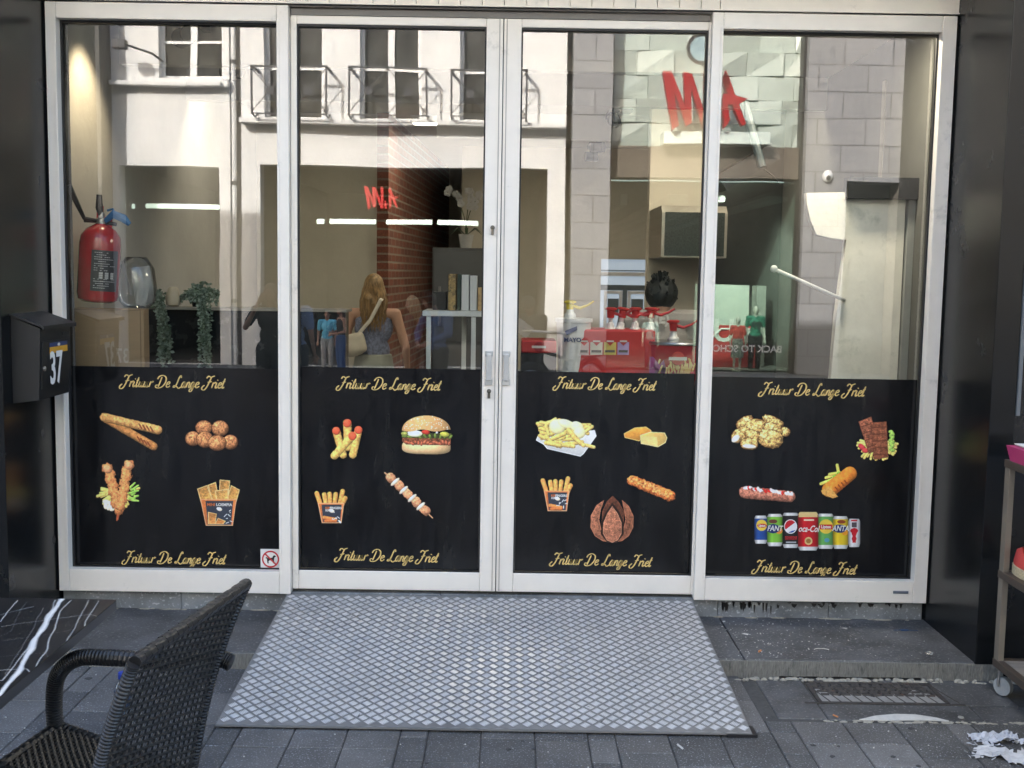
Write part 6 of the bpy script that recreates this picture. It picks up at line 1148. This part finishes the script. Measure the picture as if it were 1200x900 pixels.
q = at(907, 315, Y=.8); la = thing('swing_arm_lamp', 'white swing arm with a round end fixed to the pale screen wall', 'arm', (at(990, 352, Y=.9).x, .9, q.z)); b = MB(); b.tube([at(907, 315, Y=.45), at(990, 352, Y=.52)], .009, 10); b.sph(at(907, 315, Y=.45), .018, 14); obj('arm', b, wpl, la, smooth=True)
# ================================================================ BICYCLE in the street
bkx = mir(691, 440, 7.0); bc = thing('bicycle', 'black city bicycle with mudguards parked in the street, mirrored beside the sauce pumps', 'bicycle', (0, 0, 0)); rw = .34
def wheel(x_): 
    b = MB(); b.tube([(x_+rw*math.cos(a), 0, rw+rw*math.sin(a)) for a in np.linspace(0, 2*math.pi, 41)], .018, 8, cap=False); w_ = obj('wheel', b, rubber, bc)
    b = MB(); b.tube([(x_+(rw-.03)*math.cos(a), 0, rw+(rw-.03)*math.sin(a)) for a in np.linspace(0, 2*math.pi, 41)], .009, 6, cap=False); obj('rim', b, steel, w_)
    b = MB(); [b.tube([(x_, .02*(-1)**k, rw), (x_+(rw-.03)*math.cos(k*.2244), 0, rw+(rw-.03)*math.sin(k*.2244))], .0012, 3, cap=False) for k in range(28)]; b.tube([(x_, -.05, rw), (x_, .05, rw)], .02, 10); obj('spokes', b, steel, w_)
    b = MB(); b.tube([(x_+(rw+.035)*math.cos(a), 0, rw+(rw+.035)*math.sin(a)) for a in np.linspace(-.1, 2.5 if x_ > .5 else 3.3, 26)], .026, 6, sx=.35); obj('mudguard', b, blackm, bc)
wheel(0.); wheel(1.08)
b = MB(); ss = [(-.0, 0, rw), (.0, 0, rw)]
for p, q in (((0, 0, rw), (.42, 0, .30)), ((0, 0, rw), (.28, 0, .78)), ((.42, 0, .30), (.25, 0, .88)), ((.42, 0, .30), (.93, 0, .76)), ((.30, 0, .70), (.91, 0, .84)), ((.91, 0, .78), (.90, 0, .98)), ((.91, 0, .84), (1.08, 0, rw))): b.tube([p, q], .017, 8)
obj('frame', b, blackm, bc); b = MB(); b.tube([(.80, -.28, 1.02), (.90, -.12, 1.03), (.90, .12, 1.03), (.80, .28, 1.02)], .013, 8); obj('handlebar', b, steel, bc); b = MB(); b.sph((.22, 0, .92), (.14, .08, .035), 12); obj('saddle', b, rubber, bc, smooth=True)
b = MB(); b.lathe([(.07, -.004), (.09, -.004), (.09, .004), (.07, .004)], (.42, -.04, .30), 20, axis='y'); b.tube([(.42, -.05, .30), (.52, -.06, .18)], .01, 6); b.box((.48, -.12, .165), (.56, -.05, .185)); b.tube([(.42, .05, .30), (.32, .06, .42)], .01, 6); obj('crank', b, steel, bc)
b = MB(); b.tube([(-.2, .0, .74), (.25, 0, .74)], .012, 6); b.box((-.2, -.06, .74), (.2, .06, .75)); b.tube([(-.1, .05, .74), (0, .03, rw)], .006, 5); obj('luggage_rack', b, blackm, bc)
bc.rotation_euler = (0, 0, R(180-52)); bc.location = (bkx.x, bkx.y, G+.018)
# ================================================================ SHOE RACK at the right edge
rk = mat('brown_metal', (.085, .065, .052), .5, .3, var=.15); rkl = mat('taupe_wood_board', (.26, .225, .19), .7, var=.2, scale=6, stretch=(1, 8, 1), bump=.1)
rx, ry = 1.955, -.70; zT_, zM, zBt = .815, .372, .012
sr = thing('display_rack', 'brown metal rolling display rack with wooden boards at the right edge', 'rack', (2.2, -1.1, G)); ry2 = -1.75; rx2 = 2.55; t_ = .024
for (x_, y_) in ((rx, ry), (rx2, ry), (rx, ry2), (rx2, ry2)): b = MB(); b.box((x_, y_-t_*1.6, zBt), (x_+t_, y_, zT_-.001), bev=.002); obj('post', b, mat('rack_post_taupe', (.20, .17, .135), .5, .2) if (x_, y_) == (rx, ry) else rk, sr)
for z_ in (zT_, zM, zBt):
    b = MB(); b.box((rx-.003, ry2-.03, z_), (rx+t_+.003, ry+.002, z_+.030), bev=.002); b.box((rx2-.003, ry2-.03, z_), (rx2+t_, ry, z_+.03), bev=.002); b.box((rx+t_+.004, ry-.026, z_), (rx2-.004, ry, z_+.03), bev=.002); b.box((rx+t_+.004, ry2-.03, z_), (rx2-.004, ry2, z_+.03), bev=.002); obj('shelf_frame', b, rk, sr)
    b = MB(); b.box((rx+t_+.004, ry2+.001, z_+.012), (rx2-.004, ry-.027, z_+.027)); obj('shelf_board', b, rkl, sr)
for (x_, y_) in ((rx+.03, ry-.035), (rx2, ry-.03), (rx+.03, ry2), (rx2, ry2)):
    b = MB(); b.lathe([(.012, -.012), (.036, -.012), (.038, 0), (.036, .012), (.012, .012)], (0, 0, 0), 24, axis='x'); me = b.mesh('castor_wheel', True); me.transform(Matrix.Translation((x_, y_, G+.039))@Matrix.Rotation(R(35), 4, 'Z')); w_ = obj('castor', me, mat('grey_castor_rubber', (.30, .31, .31), .5), sr); me.set_sharp_from_angle(angle=R(40))
    b = MB(); b.box((x_-.016, y_-.02, zBt-.012), (x_+.016, y_+.02, zBt-.001)); b.tube([(x_-.022, y_, G+.04), (x_-.020, y_, zBt-.008)], .005, 6); b.tube([(x_+.022, y_, G+.04), (x_+.020, y_, zBt-.008)], .005, 6); obj('castor_fork', b, steel, w_)
# espadrille on the middle board, pink box on the top board
q = at(1197, 655, Y=-.80); sh = thing('espadrille', 'red canvas espadrille shoe with rope sole on the middle board', 'shoe', (q.x+.02, -.82, zM+.028)); b = MB(); so_ = []
def shoe_out(u): return .038+.008*math.cos(u*2)
x_, y_, z_ = q.x+.03, -.83, zM+.028
ring = [(x_+.042*math.cos(a)*(1+.12*math.sin(a)), y_+.125*math.sin(a)) for a in np.linspace(0, 2*math.pi, 28)[:-1]]
for k in range(5): b.tube([(p[0], p[1], z_+.005+k*.0075) for p in ring+[ring[0]]], .0048, 6, cap=False)
b.prism([(x_+(p[0]-x_)*.97, y_+(p[1]-y_)*.97) for p in ring], z_+.002, z_+.036, 'xy'); obj('rope_sole', b, mat('jute_rope', (.52, .43, .27), .9, var=.3, scale=120, bump=.6, bscale=160), sh, smooth=40)
b = MB(); n = 27; prof = [(1, .036), (1.02, .05), (.88, .075), (.6, .09)]
for (s_, h_) in prof:
    pass
vs = []; 
for (s_, h_) in prof: vs += [(x_+(p[0]-x_)*s_, y_+(p[1]-y_)*(s_*.98), z_+h_+(.02 if p[1] > y_+.05 and s_ < 1 else 0)) for p in ring]
m_ = len(ring); b.add(vs, [(i*m_+k, i*m_+(k+1) % m_, (i+1)*m_+(k+1) % m_, (i+1)*m_+k) for i in range(3) for k in range(m_)]); obj('canvas_upper', b, mat('coral_red_canvas', (.58, .06, .05), .8, var=.1, scale=200, bump=.3, bscale=300), sh, smooth=True)
q = at(1190, 532, Y=-.76); b = MB(); z_ = zT_+.031; px_ = thing('pink_box', 'magenta and white shoe box lid on the top board of the rack', 'box', (q.x+.05, -.8, z_)); b.prism([(-.94, z_), (-.74, z_), (-.70, z_+.055), (-.90, z_+.055)], q.x-.01, q.x+.16, 'yz'); obj('box_body', b, mat('magenta_card', (.38, .03, .12), .5), px_); b = MB(); b.prism([(-.9, z_+.058), (-.71, z_+.058), (-.70, z_+.062), (-.89, z_+.062)], q.x+.02, q.x+.12, 'yz'); obj('white_stripe', b, wh, px_)
q = at(1196, 546, Y=-.72); b = MB(); b.sph((q.x, -.745, zT_+.008), (.022, .012, .011), 12); solo('white_clip', b, wpl, 'small white clip fixed to the top rail of the rack', 'clip')
# ================================================================ MARBLE TABLE at the left edge
zt = .65; tx0, tx1, ty0, ty1 = -1.80, -1.045, -2.93, -2.085
tbl = thing('cafe_table', 'black marble pattern table top with white veins at the left edge', 'table', ((tx0+tx1)/2, (ty0+ty1)/2, G)); nx, ny = 300, 340
gx, gy = np.meshgrid(np.linspace(tx0, tx1, nx), np.linspace(ty0, ty1, ny)); base = vnoise(ny, nx, 40, 1)*.5+vnoise(ny, nx, 12, 2)*.3+vnoise(ny, nx, 4, 3)*.2
Cc = (.010+.010*base)[..., None]*np.array([1, 1.02, 1.1])[None, None]
wx = (vnoise(ny, nx, 30, 5)-.5)*.05+(vnoise(ny, nx, 9, 6)-.5)*.014; wy = (vnoise(ny, nx, 30, 7)-.5)*.05+(vnoise(ny, nx, 9, 8)-.5)*.014
def tpx(px, py): q = at(px, py, Z=zt); return (q.x, q.y)
def vein(pts, w_, col=.75, st=1.):
    global Cc
    P = [tpx(*p) for p in pts]; D = np.full(gx.shape, 9.)
    for (a, c), (d, e_) in zip(P[:-1], P[1:]):
        dx, dy = d-a, e_-c; X_, Y_ = gx+wx*.14, gy+wy*.2; t = np.clip(((X_-a)*dx+(Y_-c)*dy)/(dx*dx+dy*dy), 0, 1); D = np.minimum(D, np.hypot(X_-a-t*dx, Y_-c-t*dy)/(w_*(.7+.6*vnoise(ny, nx, 20, 11))))
    m_ = np.clip(1.6-D*1.2, 0, 1)*st; Cc = Cc*(1-m_[..., None])+col*m_[..., None]*np.array([1, .99, .96])
vein([(-10, 835), (0, 815), (22, 785), (40, 752), (58, 720), (72, 703), (76, 698)], .0065, .72)
for v, w_, s_ in (([(0, 728), (20, 704)], .0022, .9), ([(-40, 800), (2, 797), (20, 775), (42, 745), (57, 720), (65, 703)], .0022, .9), ([(28, 805), (50, 768), (62, 740), (70, 715), (84, 703)], .0022, .85), ([(72, 765), (90, 728), (104, 703)], .0018, .6), ([(85, 765), (100, 728), (115, 704)], .0018, .8), ([(0, 734), (40, 729), (75, 724), (105, 720), (112, 722), (120, 732)], .0016, .6), ([(-20, 786), (30, 784), (38, 792), (42, 800)], .002, .8), ([(0, 752), (50, 744), (85, 738)], .001, .3), ([(5, 790), (30, 750), (50, 712)], .0012, .3), ([(-30, 760), (10, 740), (30, 706)], .001, .25), ([(50, 740), (66, 712), (70, 700)], .002, .7), ([(0, 770), (20, 768), (52, 765), (62, 775)], .001, .3), ([(-80, 790), (-30, 770), (-10, 760)], .003, .7)): vein(v, w_*.75, .6, s_*.75)
for s_ in range(7): q = rng.random(4); vein([(int(-260+q[0]*300), int(700+q[1]*160)), (int(-260+q[2]*340), int(700+q[3]*180))], .0012, .6, .5)
me = bpy.data.meshes.new('table_top'); V = np.stack([gx, gy, np.full_like(gx, zt)], -1).reshape(-1, 3); ii = np.arange(nx*ny).reshape(ny, nx); F = np.stack([ii[:-1, :-1], ii[:-1, 1:], ii[1:, 1:], ii[1:, :-1]], -1).reshape(-1, 4); me.from_pydata(V.tolist(), [], F.tolist()); col = Cc[:-1, :-1].reshape(-1, 3); arr = np.repeat(np.concatenate([col, np.ones((len(col), 1))], 1), 4, 0); me.color_attributes.new('Col', 'FLOAT_COLOR', 'CORNER').data.foreach_set('color', arr.ravel().astype(np.float32)); obj('table_top', me, attrmat('marble_laminate', .3, spec=.3), tbl)
b = MB(); b.box((tx0, ty0, zt-.03), (tx1, ty1, zt-.0008), bev=.003); obj('table_edge', b, mat('black_marble_edge', (.022, .022, .024), .3, var=.3, scale=6, dirt=(.2, .2, .2), dscale=9, dth=.68), tbl)
b = MB(); b.tube([(-1.42, -2.5, G+.02), (-1.42, -2.5, zt-.031)], .035, 16); obj('table_post', b, blackm, tbl); b = MB(); b.lathe([(.24, G), (.24, G+.012), (.05, G+.02)], (-1.42, -2.5, 0), 30); obj('table_foot', b, blackm, tbl)
# ================================================================ RATTAN CHAIR
wv = mat('black_rattan', (.010, .0105, .0115), .38, var=.25, scale=40, spec=.6); wv2 = mat('black_rattan_wrap', (.013, .0135, .015), .36, var=.2, scale=40, spec=.6)
TN, TF = Vector((-.713, -2.925, .78)), Vector((-.622, -2.392, .785)); BN, BF = Vector((-.832, -2.90, .33)), Vector((-.752, -2.405, .33))
ch = thing('rattan_chair', 'black woven rattan armchair seen from behind next to the marble table', 'chair', (-1.0, -2.65, G))
nrm = (TF-TN).cross(BN-TN).normalized()
if nrm.x < 0: nrm = -nrm
def bp(u, v, h=0.):
    p = TN.lerp(TF, u).lerp(BN.lerp(BF, u), v); return p+nrm*(h-.028*math.sin(math.pi*u)*0-.03*math.sin(v*math.pi)*.6)
b = MB(); NR, NC = 56, 17
for r_ in range(NR):                                  # weft strands, each weaving over and under
    v0, v1 = (r_+.06)/NR, (r_+.94)/NR; K = NC*2; top_, bot_ = [], []
    for k in range(K+1):
        u = k/K; ph = (1 if ((k//2)+r_) % 2 else -1); h = .0055*math.cos(math.pi*k/2+math.pi*(r_ % 2)) ; top_.append(bp(u, v0, h-.0008)); bot_.append(bp(u, v1, h-.0008)); 
    mid = [bp(k/K, (v0+v1)/2, .0055*math.cos(math.pi*k/2+math.pi*(r_ % 2))+.0018) for k in range(K+1)]
    o = K+1; b.add(top_+mid+bot_, [(k, k+1, o+k+1, o+k) for k in range(K)]+[(o+k, o+k+1, 2*o+k+1, 2*o+k) for k in range(K)])
for k in range(NC+1):                                  # warp
    u = k/NC; b.tube([bp(u, v_, 0) for v_ in np.linspace(0, 1, 12)], .0026, 6, cap=False, sx=2.0)
obj('backrest', b, wv, ch, smooth=50)
def wrapped(b, pts, r_, turns, n=12, amp=.0011):
    P = crom3(pts, max(2, int(turns*3/len(pts)))); k = len(P); b.tube(P, [r_+amp*(1 if (i % 3) else -1.2) for i in range(k)], n)
def crom3(pts, k):
    P = [Vector(p) for p in pts]; P = [P[0]]+P+[P[-1]]; out = []
    for i in range(1, len(P)-2):
        for j in range(k): t = j/k; out.append(.5*((2*P[i])+(-P[i-1]+P[i+1])*t+(2*P[i-1]-5*P[i]+4*P[i+1]-P[i+2])*t*t+(-P[i-1]+3*P[i]-3*P[i+1]+P[i+2])*t**3))
    return out+[P[-2]]
b = MB(); wrapped(b, [bp(0, v_, 0)+Vector((0, -.006, 0)) for v_ in (1, .8, .6, .4, .2, .0)], .013, 75); obj('side_wrapping', b, wv2, ch, smooth=25); b = MB(); wrapped(b, [bp(1, v_, 0)+Vector((0, .004, 0)) for v_ in (0, .25, .5, .75, 1)], .010, 75); obj('side_wrapping', b, wv2, ch, smooth=25)
b = MB(); K = 24
wrapped(b, [bp(u, -.008, 0) for u in np.linspace(0, 1, 6)], .013, 30, 10, .0006)
for k in range(K): u0, u1 = k/K, (k+.8)/K; p, q = bp(u0, -.008, .0), bp(u1, -.008, .0); d = .002*(k % 2); b.tube([p+Vector((0, 0, d)), q+Vector((0, 0, d))], .0115, 8, sx=1.25)
obj('top_rail', b, wv2, ch, smooth=40)
for yy, nm in ((-2.30, 'far'), (-2.985, 'near')):
    dzz = .0 if nm == 'far' else .09
    b = MB(); e0 = bp(1 if nm == 'far' else 0, .43 if nm == 'far' else .62, 0); yb = yy
    wrapped(b, [e0+Vector((.03, .02 if nm == 'far' else -.02, -.01)), e0+Vector((-.04, .03 if nm == 'far' else -.03, .012)), (-.84, yb+.01, .555-dzz), (-.98, yb+.02, .558-dzz), (-1.085, yb+.04, .548-dzz), (-1.140, yb+.05, .50-dzz), (-1.152, yb+.05, .43-dzz), (-1.15, yb+.05, .355-dzz)], .0205, 95); obj('armrest', b, wv2, ch, smooth=25)
b = MB(); FF, FN, RF, RN = Vector((-1.15, -2.235, .365)), Vector((-1.27, -2.96, .365)), Vector((-.765, -2.385, .312)), Vector((-.855, -2.91, .312)); NR, NC = 62, 40
def sp_(u, v, h=0.): p = RN.lerp(FN, u).lerp(RF.lerp(FF, u), v); return p+Vector((0, 0, h-.012*math.sin(math.pi*u)*math.sin(math.pi*v)))
for r_ in range(NR):
    v0, v1 = (r_+.06)/NR, (r_+.94)/NR; K = NC*2; hh = [.004*math.cos(math.pi*k/2+math.pi*(r_ % 2)) for k in range(K+1)]; o = K+1
    b.add([sp_(k/K, v0, hh[k]) for k in range(K+1)]+[sp_(k/K, (v0+v1)/2, hh[k]+.0018) for k in range(K+1)]+[sp_(k/K, v1, hh[k]) for k in range(K+1)], [(k, k+1, o+k+1, o+k) for k in range(K)]+[(o+k, o+k+1, 2*o+k+1, 2*o+k) for k in range(K)])
for k in range(NC+1): b.tube([sp_(k/NC, v_, 0) for v_ in np.linspace(0, 1, 8)], .0026, 6, cap=False)
dn_ = Vector((0, 0, -.012)); vs = [p+dn_ for p in (RN, RF, FF, FN)]; b.add(vs+[p+Vector((0, 0, -.04)) for p in vs], [(0, 1, 2, 3), (4, 5, 6, 7), (0, 1, 5, 4), (1, 2, 6, 5), (2, 3, 7, 6), (3, 0, 4, 7)]); obj('seat', b, wv, ch, smooth=50)
b = MB(); d_ = Vector((0, 0, -.008)); wrapped(b, [FN+d_, FN.lerp(FF, .5)+d_, FF+d_], .016, 40); obj('seat_edge', b, wv2, ch, smooth=25)
for p, q in ((FF, RF), (FN, RN)): b = MB(); wrapped(b, [p+d_, p.lerp(q, .5)+d_, q+d_], .015, 40); obj('seat_edge', b, wv2, ch, smooth=25)
for p, ox_ in ((FF, -.01), (FN, -.01), (RF, .05), (RN, .05)): b = MB(); b.tube([p+Vector((.01, 0, -.03)), Vector((p.x+ox_, p.y, G+.001))], [.018, .014], 12); obj('leg', b, wv2, ch)
# bottle on the ground behind the chair
q = at(139, 833, Z=.352); bo = thing('water_bottle', 'small clear water bottle with a blue cap behind the chair arm', 'bottle', (q.x+.01, q.y, .352)); bx, by = q.x+.012, q.y
b = MB(); b.lathe([(.020, .352), (.023, .358), (.023, .41), (.018, .425), (.009, .438), (.009, .445)], (bx, by, 0), 24); obj('bottle_body', b, glassmat('bluish_bottle', (.45, .62, .85), .1), bo, smooth=40); b = MB(); b.lathe([(.0115, .443), (.0115, .458), (.010, .460)], (bx, by, 0), 20); obj('cap', b, mat('blue_cap', (.01, .06, .55), .35), bo, smooth=40)
